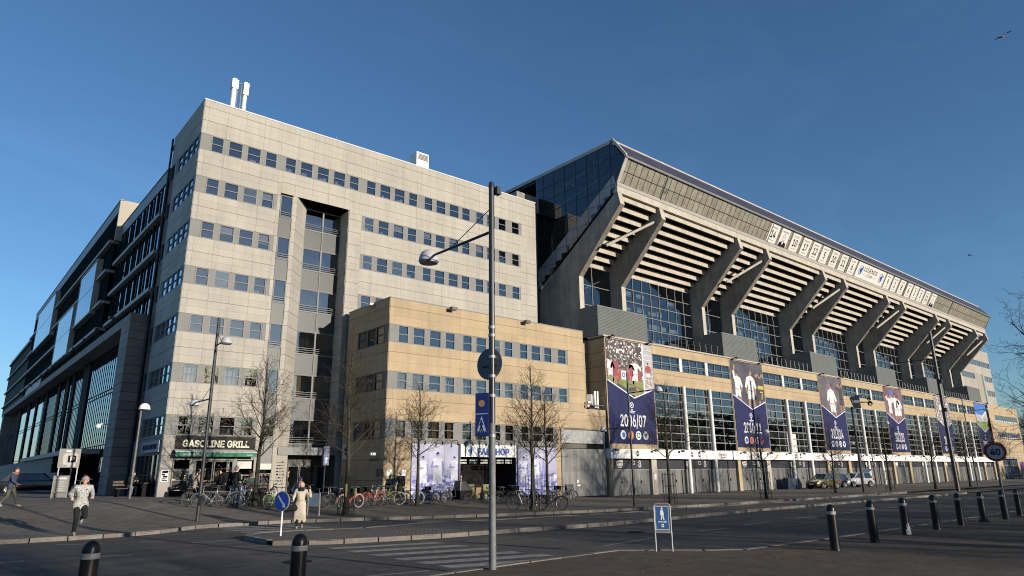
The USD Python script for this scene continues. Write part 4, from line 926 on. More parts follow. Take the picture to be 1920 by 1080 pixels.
st.part('soffit_back', MB().add([SP(X0, 0, -.05), SP(XE, 0, -.05), SP(XE, 1, -.05), SP(X0, 1, -.05), SP(X0, 0, -.01), SP(XE, 0, -.01), SP(XE, 1, -.01), SP(X0, 1, -.01)], _BOXF), BLACKM)
m = MB()
for x in [X0+PER*k+5.9 for k in range(6)]: m.path([SP(x, -.4, .1), SP(x, .0, .12), SP(x, 1., .12)], .05)
st.part('rain_pipe', m, LIGHTMET)
st.part('gutter', MB().box(X0-.05, XE+.4, 32.82, 33.05, 27.40, 27.62), ROOFGREY)
ny = 61; sw = (XE-X0+.3)/ny
for i in range(ny):
    a = X0-.05+i*sw; b = a+sw-.03
    for t0, t1 in ((.12, .53), (.55, .96)):
        y0, z0, y1, z1 = 32.95+1.42*t0, 27.62+1.92*t0, 32.95+1.42*t1, 27.62+1.92*t1
        st.part('solar_panel', MB().add([(a, y0, z0), (b, y0, z0), (b, y1, z1), (a, y1, z1), (a, y0-.04, z0+.03), (b, y0-.04, z0+.03), (b, y1-.04, z1+.03), (a, y1-.04, z1+.03)], _BOXF), SOLAR)
st.part('roof_slope', MB().add([(X0, 33.0, 27.6), (XE+.3, 33.0, 27.6), (XE+.3, 34.4, 29.52), (X0, 34.4, 29.52), (X0, 32.97, 27.62), (XE+.3, 32.97, 27.62), (XE+.3, 34.37, 29.54), (X0, 34.37, 29.54)], _BOXF), ROOFGREY)
st.part('ridge_cap', MB().box(X0-.08, XE+.3, 34.3, 34.55, 29.5, 29.66), CONCL)
st.part('stand_roof', MB().box(X0+1.3, XE-.05, 34.5, 60, 29.3, 29.52), ROOFGREY)
st.part('roof_glass', MB().quad((X0+.05, 34.6, 29.45), (X0+1.32, 34.6, 29.45), (X0+1.32, 60, 29.45), (X0+.05, 60, 29.45)), BIGGLASS)
st.part('end_trim', MB().add([(X0-.06, 32.86, 27.4), (X0+.16, 32.86, 27.4), (X0+.16, 34.3, 29.5), (X0-.06, 34.3, 29.5), (X0-.06, 32.84, 27.75), (X0+.16, 32.84, 27.75), (X0+.16, 34.2, 29.7), (X0-.06, 34.2, 29.7)], _BOXF)
        .box(X0-.05, X0+.08, 34.5, 60, 29.3, 29.62).add([SP(X0-.05, 0, 0), SP(X0+.3, 0, 0), SP(X0+.3, 1, 0), SP(X0-.05, 1, 0), SP(X0-.05, 0, .09), SP(X0+.3, 0, .09), SP(X0+.3, 1, .09), SP(X0-.05, 1, .09)], _BOXF), CONCL)
# glazed gable end
gable = Polygon([(33.05, 27.45), (34.2, 25.5), (34.25, 24.95), (44.05, 18.1), (44.05, 29.3), (34.4, 29.4)])
ycs = [33.0, 34.6, 36.0, 37.4, 38.8, 40.2, 41.6, 43.0, 44.1]; zcs = list(np.arange(17.6, 29.4, 1.3))+[29.45]
for i in range(len(ycs)-1):
    for j in range(len(zcs)-1):
        c = gable.intersection(sbox(ycs[i]+.02, zcs[j]+.02, ycs[i+1]-.02, zcs[j+1]-.02))
        if c.is_empty or c.area < .03: continue
        _v, _f = trimesh.creation.triangulate_polygon(c, engine='earcut'); st.part('gable_pane', MB().add([(X0-.02, p, q) for p, q in _v], [t if np.cross(_v[t[1]]-_v[t[0]], _v[t[2]]-_v[t[0]]) < 0 else t[::-1] for t in _f]), DARKGLASS2 if 'DARKGLASS2' in globals() else globals().setdefault('DARKGLASS2', glass('gable_glass', (.34, .52, .62), .05)))
m = MB()
for yv in ycs[1:-1]:
    ls = gable.intersection(LineString([(yv, 15), (yv, 31)]))
    if not ls.is_empty: (y_, z0), (_, z1) = ls.coords[0], ls.coords[-1]; m.box(X0-.05, X0+.02, yv-.022, yv+.022, min(z0, z1), max(z0, z1))
for zv in zcs[1:-1]:
    ls = gable.intersection(LineString([(30, zv), (46, zv)]))
    if not ls.is_empty and ls.geom_type == 'LineString': (y0, _), (y1, _) = ls.coords[0], ls.coords[-1]; m.box(X0-.045, X0+.02, min(y0, y1), max(y0, y1), zv-.022, zv+.022)
st.part('gable_mullion', m, DARKSTEEL)
saw = [(34.2, 25.9), (42.2, 21.0), (44.0, 19.6)]; low = []
for i in range(13):
    y0 = 43.9-.76*i; z = 18.3+.52*i
    low += [(y0, z), (y0, z+.52)]
stp = Polygon([(44.05, 18.25)]+low+[(34.1, 25.2), (34.3, 26.3), (44.05, 20.0)])
st.part('stair_panel', MB().flat(stp.buffer(0), lambda p, t, q: np.array([X0-.038+t, p, q]), .012), M('stair_grey', (.17, .185, .20), .7))
m = MB()
for (p, q) in (((41.7, 36, 28.6), (41.7, 43, 27.2)), ((41.7, 36, 28.6), (41.7, 38.2, 26.3)), ((41.7, 38.2, 26.3), (41.7, 40.5, 28)), ((41.7, 40.5, 28), (41.7, 42, 25.6)), ((41.7, 34.6, 28.9), (41.7, 36.4, 27.0)), ((41.7, 34.8, 27.1), (41.7, 43.5, 25.6)), ((41.7, 37, 26.8), (41.7, 37, 29)), ((41.7, 39.4, 26.3), (41.7, 39.4, 29)), ((43, 35, 28), (43, 42, 26))): m.tube(p, q, .07, n=6)
st.part('roof_truss', m, OFFWHITE)
st.part('gable_interior', MB().box(X0+.1, 47, 44.2, 60, 29.1, 29.2).prism([(34.9, 25.6), (44.0, 19.3), (44.0, 29.2), (34.9, 29.2)], lambda p, q, w: np.array([w, p, q]), 47, 47.2).box(41.3, 47, 44.1, 44.3, 15, 29.3), M('gable_dark', (.05, .06, .08), .8))
st.part('inner_block', MB().box(42.6, 44.6, 41.2, 44.0, 21.2, 26.2).box(42.2, 44.6, 39.6, 41.2, 22.6, 24.6), M('inner_brown', (.05, .045, .045), .9))
st.part('link_wall', MB().box(39.1, 41.05, 44.0, 44.3, .5, 26.5).box(39.0, 39.12, 42.1, 44.1, .5, 25.5), M('link_dark', (.05, .055, .065), .6))
st.part('roof_stub', MB().box(38.2, 41.0, 43.6, 46.5, 25.6, 27.2), CONC)
# ---------------------------------------------------------------- twin blocks beyond the stand
fo = T('far_office_building', 'pale stone office block beyond the far end of the stadium stand', 'building', (141, 42, 0))
FFO = Frame((141.0, 42.0, 0), (1, 0, 0), (0, -1, 0)); UF = 28.6
c = MB(); zt = TOPS+[2.5]
c.fbox(FFO, 0, UF, -12, 0, 23.2, ROOF)
for k in range(7): c.fbox(FFO, 0, UF, -12, 0, zt[k+1] if k < 6 else .0, TOPS[k]-WH)
c.fbox(FFO, 0, UF, -12, -.5, 0, ROOF-.1)
c.fbox(FFO, 18.2, 22.3, -.5, .0, 0, 0.1)
fo.part('wall', c, CREAM)
for k in range(7):
    spans = [(2.0, UF-.3)] if k == 0 else ([(2.0, 17.2), (23.4, UF-.3)])
    for a, b in spans:
        nwin = int((b-a)/1.27)
        fo.part('window_band', MB().fbox(FFO, a-.02, b+.02, -.4, -.12, TOPS[k]-WH, TOPS[k]), GREYMET)
        for i in range(nwin):
            x = a+(b-a)*i/nwin+.15; fo.part('window', MB().fbox(FFO, x, x+.9, -.3, -.08, TOPS[k]-WH+.06, TOPS[k]-.06), globals().setdefault('FARWIN', M('far_window', (.05, .07, .11), .08, var=.3, scale=1.)))
        for (x0, x1) in ([(17.2, 23.4)] if k and a < 5 else []): fo.part('pier', MB().fbox(FFO, x0, x0+1.1, -.3, .0, TOPS[k]-WH, TOPS[k]).fbox(FFO, x1-1.1, x1, -.3, .0, TOPS[k]-WH, TOPS[k]), CREAM)
    fo.part('pier', MB().fbox(FFO, 0, 2.0, -.3, 0, TOPS[k]-WH, TOPS[k]).fbox(FFO, UF-.3, UF, -.3, 0, TOPS[k]-WH, TOPS[k]), CREAM)
m = MB()
for k in range(12):
    z = 2+18.4*k/12; m.fbox(FFO, 18.4, 22.0, -.3, .05, z, z+1.5)
fo.part('recess_side', MB().fbox(FFO, 18.3, 21.5, -.4, .02, 1, 20.4), M('recess_tan', (.20, .18, .145), .8)); fo.part('recess_glass', MB().fbox(FFO, 21.5, 22.3, -.4, .03, 1, 20.4), '/World/Looks/far_window')
j = MB()
for z in np.arange(.6, ROOF, .48):
    if not any(t-WH-.1 < z < t+.1 for t in TOPS): j.fbox(FFO, 0, 18.2, .0, .006, z, z+.02); j.fbox(FFO, 22.4, UF, .0, .006, z, z+.02)
fo.part('joint_lines', j, JOINT, kind='stuff')
fh = T('far_sand_building', 'low sand-coloured stone block with two window bands beyond the far end of the stand', 'building', (141.3, 36.5, 0))
FFB = Frame((141.3, 36.5, 0), (1, 0, 0), (0, -1, 0)); UB = 17.55
c = MB().fbox(FFB, 0, UB, -5.5, 0, 11, BTOP).fbox(FFB, 0, UB, -5.5, 0, 8.02, 9.85).fbox(FFB, 0, UB, -5.5, 0, 3.6, 6.92).fbox(FFB, 0, UB, -5.5, -.35, 0, BTOP-.1).fbox(FFB, 0, 3, -.4, -.003, 6.9, 11.1).fbox(FFB, 0, 2.5, -.4, -.003, 0, 3.61).fbox(FFB, 11.5, UB, -.4, -.003, 0, 3.61).fbox(FFB, 16.6, UB, -.4, -.003, 6.9, 11.1)
fh.part('wall', c, BEIGE)
for r, (c0, e0) in enumerate(BT[:2]):
    fh.part('window_band', MB().fbox(FFB, 3, 16.6, -.3, -.1, c0, e0), GREYMET)
    for i in range(11):
        x = 3.1+i*1.23; fh.part('window', MB().fbox(FFB, x, x+.95, -.2, -.06, c0+.3, e0-.06), '/World/Looks/far_window'); fh.part('sill_clutter', MB().fbox(FFB, x, x+.9, -.2, -.05, c0+.06, c0+.28), OFFWHITE)
j = MB()
for z in np.arange(.6, BTOP, .58):
    if not any(c0-.1 < z < e0+.1 for c0, e0 in BT[:2]): j.fbox(FFB, 2.6, UB, .0, .006, z, z+.02)
fh.part('joint_lines', j, JOINT, kind='stuff')
fh.part('glass_entrance', MB().fbox(FFB, 2.6, 11.4, -.3, -.1, .0, 3.5), '/World/Looks/far_window')
m = MB()
for i in range(9): m.fbox(FFB, 2.6+i*1.1, 2.68+i*1.1, -.1, .0, 0, 3.5)
m.fbox(FFB, 2.6, 11.4, -.1, .05, 2.3, 2.4).fbox(FFB, 2.6, 11.4, -.1, .6, 3.4, 3.7)
fh.part('entrance_frame', m, LIGHTMET)
fh.part('purple_board', MB().fbox(FFB, 12.6, 17.2, .0, .05, 1.3, 2.9), M('purple_board', (.10, .03, .14), .5))
fh.part('link_wall', MB().box(139.0, 141.3, 38.3, 40, 0, 12.3), JOINT); fh.part('gate', MB().box(139.1, 141.2, 37.2, 37.4, 0, 3.5), BRUSHED)
for x in (147, 154): fh.part('parapet_lamp', MB().fbox(FFB, x-.3, x+.3, .2, .6, BTOP, BTOP+.2), FLOODL)

# ---------------------------------------------------------------- rooftop things
for i, (u, lab, s) in enumerate([(2.2, 'thicker white rooftop antenna mast at the corner of the office roof', 1.), (2.97, 'thinner white rooftop antenna mast on the office roof', .8)]):
    b = FW(u, -2.0, ROOF); a = T('antenna_mast', lab, 'antenna', b)
    a.part('panel', MB().tube(b, b+[0, 0, 3.4], .17*s, n=14), WHITE); a.part('head', MB().box(b[0]-.22*s, b[0]+.22*s, b[1]-.2, b[1]+.2, ROOF+2.35 if i else ROOF+2.6, ROOF+3.3), WHITE)
    a.part('pole', MB().tube(b+[.25*(-1 if i == 0 else 1)*-1, .1, 0], b+[.25*(-1 if i == 0 else 1)*-1, .1, 3.1], .04), STEEL)
    a.each('bracket', MB().tube(b+[0, 0, 2.2], b+[.28, .1, 2.25], .03).tube(b+[0, 0, 1.2], b+[.28, .1, 1.2], .03).tube(b+[.2, 0, 3.1], b+[.7 if i == 0 else .3, 0, 3.3], .025), STEEL)
vb = FW(17.5, -2.0, ROOF); v = T('roof_vent', 'white boxy vent on the office roof with a louvred front', 'vent', vb)
v.part('box', MB().box(vb[0]-.6, vb[0]+.6, vb[1]-.5, vb[1]+.5, ROOF, ROOF+2.2), WHITE)
m = MB()
for i in range(5): m.box(vb[0]-.45, vb[0]+.5, vb[1]-.53, vb[1]-.49, ROOF+1.55+i*.11, ROOF+1.61+i*.11)
v.part('louvre', m, DARKSTEEL)
rp = FW(9.6, -1.0, ROOF); v = T('roof_rod', 'thin short rod on the office roof edge', 'rod', rp); v.part('rod', MB().tube(rp, rp+[0, 0, .9], .025), STEEL)

# ---------------------------------------------------------------- banners
def CROWD(name, c0, c1, sc):
    return usdkit.material(stage, '/World/Looks/'+name, {'g': ('geometry', {}), 'v': ('voronoi_texture', {'scale': sc}), 'r': ('rgb_ramp', {'ramp': [(0., c0), (.62, c0), (.75, c1), (1., (.55, .5, .5))]}), 's': ('separate_color', {}), 'p': ('principled_bsdf', {'roughness': .55})},
        [('g.position', 'v.vector'), ('v.color', 's.color'), ('s.r', 'r.fac'), ('r.color', 'p.base_color')], surface='p.BSDF')
CR1 = CROWD('crowd_print', (.02, .018, .018), (.13, .11, .11), 7.); CR2 = CROWD('crowd_pale_print', (.10, .09, .09), (.34, .32, .31), 6.)
DUSK = M('night_print', (.035, .035, .05), .55, var=.7, scale=.45); GRASSP = M('grass_print', (.09, .13, .025), .55, var=.2, scale=2.); REDP = M('red_print', (.19, .02, .022), .55, var=.2, scale=3)
SKINP = M('skin_print', (.20, .11, .075), .55, var=.15); WHITEP = M('white_print', (.40, .40, .42), .55, var=.1, scale=3); BLUEP = M('bright_blue_print', (.02, .09, .32), .55, var=.2, scale=.5); YELP = M('yellow_print', (.33, .25, .03), .55); GREYP = M('grey_print', (.22, .22, .24), .6, var=.3, scale=2); ORP = M('orange_print', (.33, .11, .03), .55); LINEP = M('pale_line_print', (.40, .42, .55), .55); CLARET = M('claret_print', (.15, .02, .04), .55); GREENP = M('pale_green_print', (.38, .50, .42), .55); DARKP = M('dark_print', (.02, .018, .02), .6)
GRP = 'tall banners hung on the stadium facade'
BZ0, BZ1 = 4.02, 12.48
def player(u, z, h, lean=0., arms='down', num=None):
    """printed figure: shirt, shorts, limbs"""
    X = lambda du, dz: (u+du*h+lean*dz*h, z+dz*h)
    head = Point(*X(0, .92)).buffer(.062*h)
    shirt = Polygon([X(-.13, .82), X(-.04, .86), X(.04, .86), X(.13, .82), X(.11, .52), X(-.11, .52)])
    shorts = Polygon([X(-.12, .53), X(.12, .53), X(.13, .34), X(.02, .34), X(0, .42), X(-.02, .34), X(-.13, .34)])
    legs = unary_union([LineString([X(-.07, .36), X(-.09, .2), X(-.06, .02), X(-.0, .0)]).buffer(.04*h), LineString([X(.07, .36), X(.13, .2), X(.11, .02), X(.17, .0)]).buffer(.04*h)])
    A = {'down': [[X(-.12, .79), X(-.19, .62), X(-.15, .48)], [X(.12, .79), X(.19, .62), X(.16, .48)]],
         'out': [[X(-.12, .8), X(-.27, .72), X(-.33, .62)], [X(.12, .8), X(.24, .7), X(.36, .62)]],
         'up': [[X(-.12, .8), X(-.14, .95), X(-.08, 1.12)], [X(.12, .79), X(.19, .62), X(.16, .48)]],
         'head': [[X(-.12, .8), X(-.25, .88), X(-.08, .95)], [X(.12, .8), X(.25, .88), X(.08, .95)]]}[arms]
    slv = unary_union([LineString(a[:2]).buffer(.042*h) for a in A]); fore = unary_union([LineString(a[1:]).buffer(.032*h) for a in A])
    return head, shirt.union(slv), shorts, legs, fore
def banner(k, label, back, year, figs, extra=None, logos=True):
    a = pairs[k][0]+.08; b = a+5.94
    F = Frame((0, 36.3, 0), (1, 0, 0), (0, -1, 0))
    t = T('facade_banner', label, 'banner', (a, 36.2, BZ0), group=GRP)
    cl = LineString([(a, 9.05), ((a+b)/2+.3, 7.75), (b, 8.65)])
    cloth = Polygon([(a, BZ0), (b, BZ0), (b, 8.65), ((a+b)/2+.3, 7.75), (a, 9.05)]); pic = Polygon([(a, 9.05), ((a+b)/2+.3, 7.75), (b, 8.65), (b, BZ1), (a, BZ1)])
    L = lambda d: (lambda x, tt, z: F(x, d+tt, z))
    t.part('cloth', MB().flat(cloth, L(.05), .012), NAVY); t.part('picture', MB().flat(pic, L(.05), .012), back)
    t.part('edge_line', MB().flat(cl.buffer(.045).intersection(sbox(a, BZ0, b, BZ1)), L(.075), .003), LINEP)
    t.part('hem', MB().flat(sbox(a, BZ0, b, BZ0+.04).union(sbox(a, BZ1-.04, b, BZ1)), L(.04), .04), NAVY)
    d = .066
    cut = pic.buffer(-.02)
    def put(poly, mat, name='printed_shape', dd=0.):
        t.part(name, MB().flat(poly.intersection(cut), L(d+dd), .003), mat)
    if extra: extra(put, a, b)
    for f in figs:
        (u, z, h, kit) = f[:4]; H, S, sh, lg, fo_ = player(a+u, z, h, *(f[4:6] if len(f) > 5 else (0., f[4] if len(f) > 4 else 'down')))
        put(lg.union(fo_).union(H), SKINP, 'printed_figure', .004); put(S, kit[0], 'printed_shirt', .008); put(sh, kit[1], 'printed_shorts', .008)
        put(Point(a+u, z+.955*h).buffer(.05*h), DARKP, 'printed_hair', .008)
    c = (a+b)/2
    ball = Point(c-.1, 7.15).buffer(.24).difference(Point(c-.1, 7.15).buffer(.17)).union(Point(c-.1, 7.15).buffer(.08)).union(sbox(c-.5, 6.62, c+.3, 6.68)).union(sbox(c-.4, 6.5, c+.2, 6.55)).union(sbox(c-.2, 6.72, c, 6.84))
    t.part('printed_emblem', MB().flat(ball, L(d), .003), LINEP)
    for line, z, h, w in year: t.part('season_lettering', lettering(line, F, c, z, h, w, d, .004, True, center=True), WHITEP)
    if logos:
        for i, col in enumerate((WHITEP, logos[0], logos[1], logos[2])):
            x = c-1.35+i*.95
            bd = MB().flat(affinity.scale(Point(x, 4.72).buffer(.36), .95, 1.), L(d), .003); p = t.part('club_badge', bd, col)
            inn = Point(x+.05, 4.72).buffer(.2).union(Polygon([(x-.2, 4.8), (x, 4.95), (x, 4.6)])) if i == 0 else (sbox(x-.12, 4.55, x+.12, 4.9) if i == 1 else (Point(x, 4.72).buffer(.22).difference(Point(x, 4.72).buffer(.14)) if i == 2 else Polygon([(x-.3, 5.0), (x, 4.82), (x+.3, 5.0), (x, 4.5)])))
            subparts_local(t, p, 'badge_print', MB().flat(inn, L(d+.004), .003), SIGNBLUE if i == 0 else (CLARET if i == 1 else (DARKP if i == 2 else NAVY)))
    for x in (a+.5, b-.5):
        t.part('banner_lamp', MB().path([F(x, 0, BZ1+.1), F(x, .5, BZ1+.22)], .03).fbox(F, x-.22, x+.22, .4, .75, BZ1+.1, BZ1+.22), FLOODL)
WK = (WHITEP, WHITEP); RK = (REDP, WHITEP); RR = (CLARET, CLARET); BK = (DARKP, DARKP); YB = (CLARET, SIGNBLUE)
def ex1(put, a, b):
    put(sbox(a, 8.0, b, 9.35), GRASSP, 'printed_pitch', .0); put(sbox(a+1.0, 9.2, a+4.3, 10.0), REDP, 'printed_board', .001)
    put(sbox(a+1.75, 9.2, a+2.35, 9.95), WHITEP, 'printed_board', .003); put(Point(a+2.05, 9.6).buffer(.2).difference(Point(a+2.05, 9.6).buffer(.1)), SIGNBLUE, 'printed_star_ball', .006)
    put(sbox(a+4.55, 8.0, a+4.75, BZ1), WHITEP, 'printed_post', .012); put(sbox(a+4.75, 8.0, b, BZ1), GREYP, 'printed_net', .001)
    for i in range(9): put(LineString([(a+4.75, 8.6+i*.42), (b, 8.45+i*.44)]).buffer(.02), WHITEP, 'printed_net_cord', .006)
    put(LineString([(a+1.3, 8.7), (a+2.2, 8.35), (a+3.4, 8.5)]).buffer(.17), DARKP, 'printed_keeper', .006); put(Point(a+1.35, 9.1).buffer(.2), REDP, 'printed_keeper', .008)
banner(0, 'banner with a crowd, goal net and season 2006/07, leftmost on the stand', CR1, [('2006/07', 5.42, .92, 3.25)],
       [(.45, 8.65, 2.3, WK, 'down'), (1.0, 8.6, 2.45, RR, 'down'), (3.05, 8.9, 1.9, RR, 'down'), (3.45, 8.2, 2.9, WK, .05, 'out'), (5.3, 9.0, 1.9, RK, 'down')], ex1, (ORP, GREENP, GREYP))
def ex2(put, a, b):
    t_ = 0; put(sbox(a+4.7, 9.9, a+5.8, 10.25), YELP, 'printed_armband', .014); put(unary_union([LineString([(a+5.1, 9.6), (a+5.5, 9.6), (a+5.3, 8.9)])]).buffer(.07), YELP, 'printed_number', .016)
banner(1, 'banner with a cheering player and season 2010/11, second from the left', DUSK, [('2010/11', 5.45, .95, 3.2)],
       [(.95, 7.6, 3.9, WK, 'up'), (3.2, 7.2, 4.6, WK, .06, 'down'), (5.25, 7.2, 4.4, BK, 'head')], ex2, (ORP, GREYP, CLARET))
banner(2, 'banner with one white-shirted player looking left and season 2013/14, third from the left', M('plum_print', (.06, .05, .06), .55, var=.5, scale=.5), [('2013/14', 5.35, 1.05, 3.0)],
       [(3.0, 6.6, 5.2, WK, -.06, 'down'), (5.3, 7.9, 4.0, BK, 'head')], None, (GREYP, LINEP, GREENP))
banner(3, 'banner with three white-shirted players embracing and season 2022/23, fourth from the left', M('maroon_print', (.09, .045, .06), .55, var=.5, scale=.5), [('2022/23', 5.4, 1.1, 3.0)],
       [(1.4, 7.7, 3.9, WK, 'head'), (3.3, 7.2, 4.7, WK, 'out'), (4.4, 7.4, 4.2, WK, 'down')], lambda put, a, b: put(Point(a+2.2, 11.8).buffer(.42), BLUEP, 'printed_balloon', .01), (GREYP, LINEP, WHITEP))
banner(4, 'banner with a player before a pale crowd and season 2019/20, fifth from the left', CR2, [('2019/20', 5.4, 1.1, 3.0)],
       [(3.2, 7.3, 4.6, WK, 'out')], None, (REDP, BLUEP, YELP))
def ex6(put, a, b):
    put(sbox(a, 10.6, b, BZ1), BLUEP, 'printed_sky', .0); put(Polygon([(a, 10.9), (a+3, 10.2), (b, 11.1), (b, 9.2), (a, 9.2)]), GREYP, 'printed_stand', .004); put(Polygon([(a+2.6, 10.2), (b-.3, 11.4), (b, 11.2), (a+3, 10.0)]), WHITEP, 'printed_roof', .008); put(sbox(a, 8.0, b, 9.5), GRASSP, 'printed_pitch', .006)
banner(5, 'banner with a stadium interior under blue sky and two lines of white capitals, rightmost', CR2, [('PARKEN', 5.5, .75, 3.2), ('STADION', 4.5, .75, 3.2)], [], ex6, False)

# ---------------------------------------------------------------- shirt-number plates under the eaves
PLATE = M('plate_white', (.45, .445, .43), .8, var=.05)
xs = [(65.1, 66.9), (67.4, 69.1), (69.8, 71.55), (72.2, 73.95), (74.5, 76.3), (76.85, 78.6), (79.3, 81.05), (81.8, 83.55), (84.3, 86.05), (86.5, 94.8), (95.2, 97.1), (97.6, 99.3), (99.9, 101.7), (102.5, 104.2), (104.7, 106.5), (106.95, 108.75), (109.3, 111.05), (111.75, 113.55)]
txt = ['14', None, '10', '17', '12', '5', '10', '11', '6', 'L', '9', '1', '8', '6', '3', '3', '11', None]
order = ['leftmost', 'second', 'third', 'fourth', 'fifth', 'sixth', 'seventh', 'eighth', 'ninth', '', 'tenth', 'eleventh', 'twelfth', 'thirteenth', 'fourteenth', 'fifteenth', 'sixteenth', 'last']
class SlopeF:
    def __call__(s, u, d, z): return SP(u, z/2.137, .045+d)
SF = SlopeF()
for (a, b), t_, o in zip(xs, txt, order):
    lab = {None: f'white plate with a printed portrait, {o} in the row under the stand eaves', 'L': 'wide white LEGENDS CLUB board between the shirt-number plates under the eaves'}.get(t_, f'white shirt-number plate {t_}, {o} in the row under the stand eaves')
    t = T('number_plate' if t_ != 'L' else 'club_board', lab, 'sign', SP(a, 0, .05), group='shirt-number plates under the eaves' if t_ != 'L' else None)
    t.part('plate', MB().fbox(SF, a, b, 0, .05, .05, 2.04), PLATE)
    c = (a+b)/2
    if t_ == 'L':
        t.part('lettering', lettering('LEGENDS', SF, c-.2, 1.12, .55, 3.9, .052, .01, False, center=True), BLACKM)
        t.part('lettering', lettering('CLUB', SF, c-.2, .55, .34, 1.5, .052, .01, False, center=True), BLACKM)
        t.part('rule_line', MB().flat(sbox(c-2.2, .68, c-1.1, .72).union(sbox(c+.75, .68, c+1.8, .72)), lambda x, tt, z: SF(x, .052+tt, z), .01), GREYP)
        for x in (a+1.2, b-1.0):
            lion(SF, x, 1.05, .55, .052, (SIGNBLUE, SIGNBLUE), t)
    elif t_:
        t.part('number', lettering(t_, SF, c, .62, .78, .46*len(t_) if len(t_) > 1 else .4, .052, .01, True, center=True), BLACKM)
        m = MB()
        for i in range(5): m.fbox(SF, c-.55+i*.22, c-.55+i*.22+.16, .05, .058, 1.62, 1.8)
        t.part('name_line', m, GREYP)
        m = MB()
        for i in range(2): m.fbox(SF, c-.45+i*.5, c-.45+i*.5+.38, .05, .058, .28, .40)
        t.part('years_line', m, GREYP)
    else:
        P = lambda x, tt, z: SF(x, .052+tt, z)
        t.part('portrait_suit', MB().flat(Polygon([(c-.8, .06), (c+.8, .06), (c+.6, .5), (c+.22, .66), (c, .2), (c-.22, .66), (c-.6, .5)]), P, .006), BLACKM)
        t.part('portrait_face', MB().flat(affinity.scale(Point(c, 1.05).buffer(.36), .85, 1.15).difference(affinity.scale(Point(c, 1.05).buffer(.32), .85, 1.15)).union(sbox(c-.2, 1.08, c-.06, 1.13)).union(sbox(c+.06, 1.08, c+.2, 1.13)).union(sbox(c-.1, .8, c+.1, .84)), P, .006), BLACKM)
        t.part('name_line', MB().fbox(SF, c-.6, c+.6, .05, .058, 1.62, 1.8), GREYP)
# ---------------------------------------------------------------- trees
BARK = M('bark', (.042, .038, .027), .9, spec=.1, var=.35, scale=6, bump=.6, bscale=30); TWIG = M('twig_bark', (.026, .019, .014), .9, spec=.08, var=.3, scale=4)
BARKB = M('dark_bark', (.035, .03, .024), .9, var=.3, scale=2)
def tubes(segs, n):
    """many tapered tubes at once: rows of (p, q, r0, r1)"""
    p = np.array([s[0] for s in segs]); q = np.array([s[1] for s in segs]); r0 = np.array([s[2] for s in segs]); r1 = np.array([s[3] for s in segs])
    d = q-p; d /= np.linalg.norm(d, axis=1, keepdims=True)+1e-12
    ref = np.where(np.abs(d[:, 2:3]) < .9, [[0, 0, 1.]], [[1., 0, 0]]); a = np.cross(d, ref); a /= np.linalg.norm(a, axis=1, keepdims=True); b = np.cross(d, a)
    t = np.arange(n)*2*PI/n; c = np.cos(t)[None, :, None]*a[:, None]+np.sin(t)[None, :, None]*b[:, None]
    v = np.concatenate([p[:, None]+c*r0[:, None, None], q[:, None]+c*r1[:, None, None]], 1).reshape(-1, 3)
    i = np.arange(n); j = (i+1) % n; f = np.vstack([np.stack([i, j, j+n], 1), np.stack([i, j+n, i+n], 1)])
    return v, (f[None]+(np.arange(len(segs))*2*n)[:, None, None]).reshape(-1, 3)
def grow(rg, start, d, L, r, lv, out, spec):
    k = spec['k'][lv]; pos = np.array(start, float); d = np.array(d, float); pts = [(pos.copy(), r)]
    for i in range(k):
        d = d+rg.normal(0, spec['wob'][lv], 3)+np.array([0, 0, spec['up'][lv]])/k; d /= np.linalg.norm(d)
        pos = pos+d*L/k; pts.append((pos.copy(), max(spec['rmin'], r*(1-(i+1)/k*.8))))
    for (a, ra), (b, rb) in zip(pts[:-1], pts[1:]): out[lv].append((a, b, ra, rb))
    if lv+1 < len(spec['k']):
        n = max(1, int(spec['n'][lv]*(L if spec.get('perm', True) else 1)+rg.random()))
        for c in range(n):
            t = spec['t0'][lv]+(1-spec['t0'][lv])*(c+rg.random()*.9)/n; i = min(k-1, int(t*k)); fr = t*k-i
            p = pts[i][0]*(1-fr)+pts[i+1][0]*fr; dd = pts[i+1][0]-pts[i][0]; dd /= np.linalg.norm(dd)
            az = c*2.4+rg.uniform(-.5, .5); x = np.cross(dd, [.3, .2, 1.]); x /= np.linalg.norm(x); y = np.cross(dd, x)
            an = math.radians(rg.uniform(*spec['ang'][lv])); nd = dd*math.cos(an)+(x*math.cos(az)+y*math.sin(az))*math.sin(an)
            grow(rg, p, nd, L*rg.uniform(*spec['len'][lv])*(1-.45*t), max(spec['rmin'], pts[i][1]*rg.uniform(.4, .6)), lv+1, out, spec)
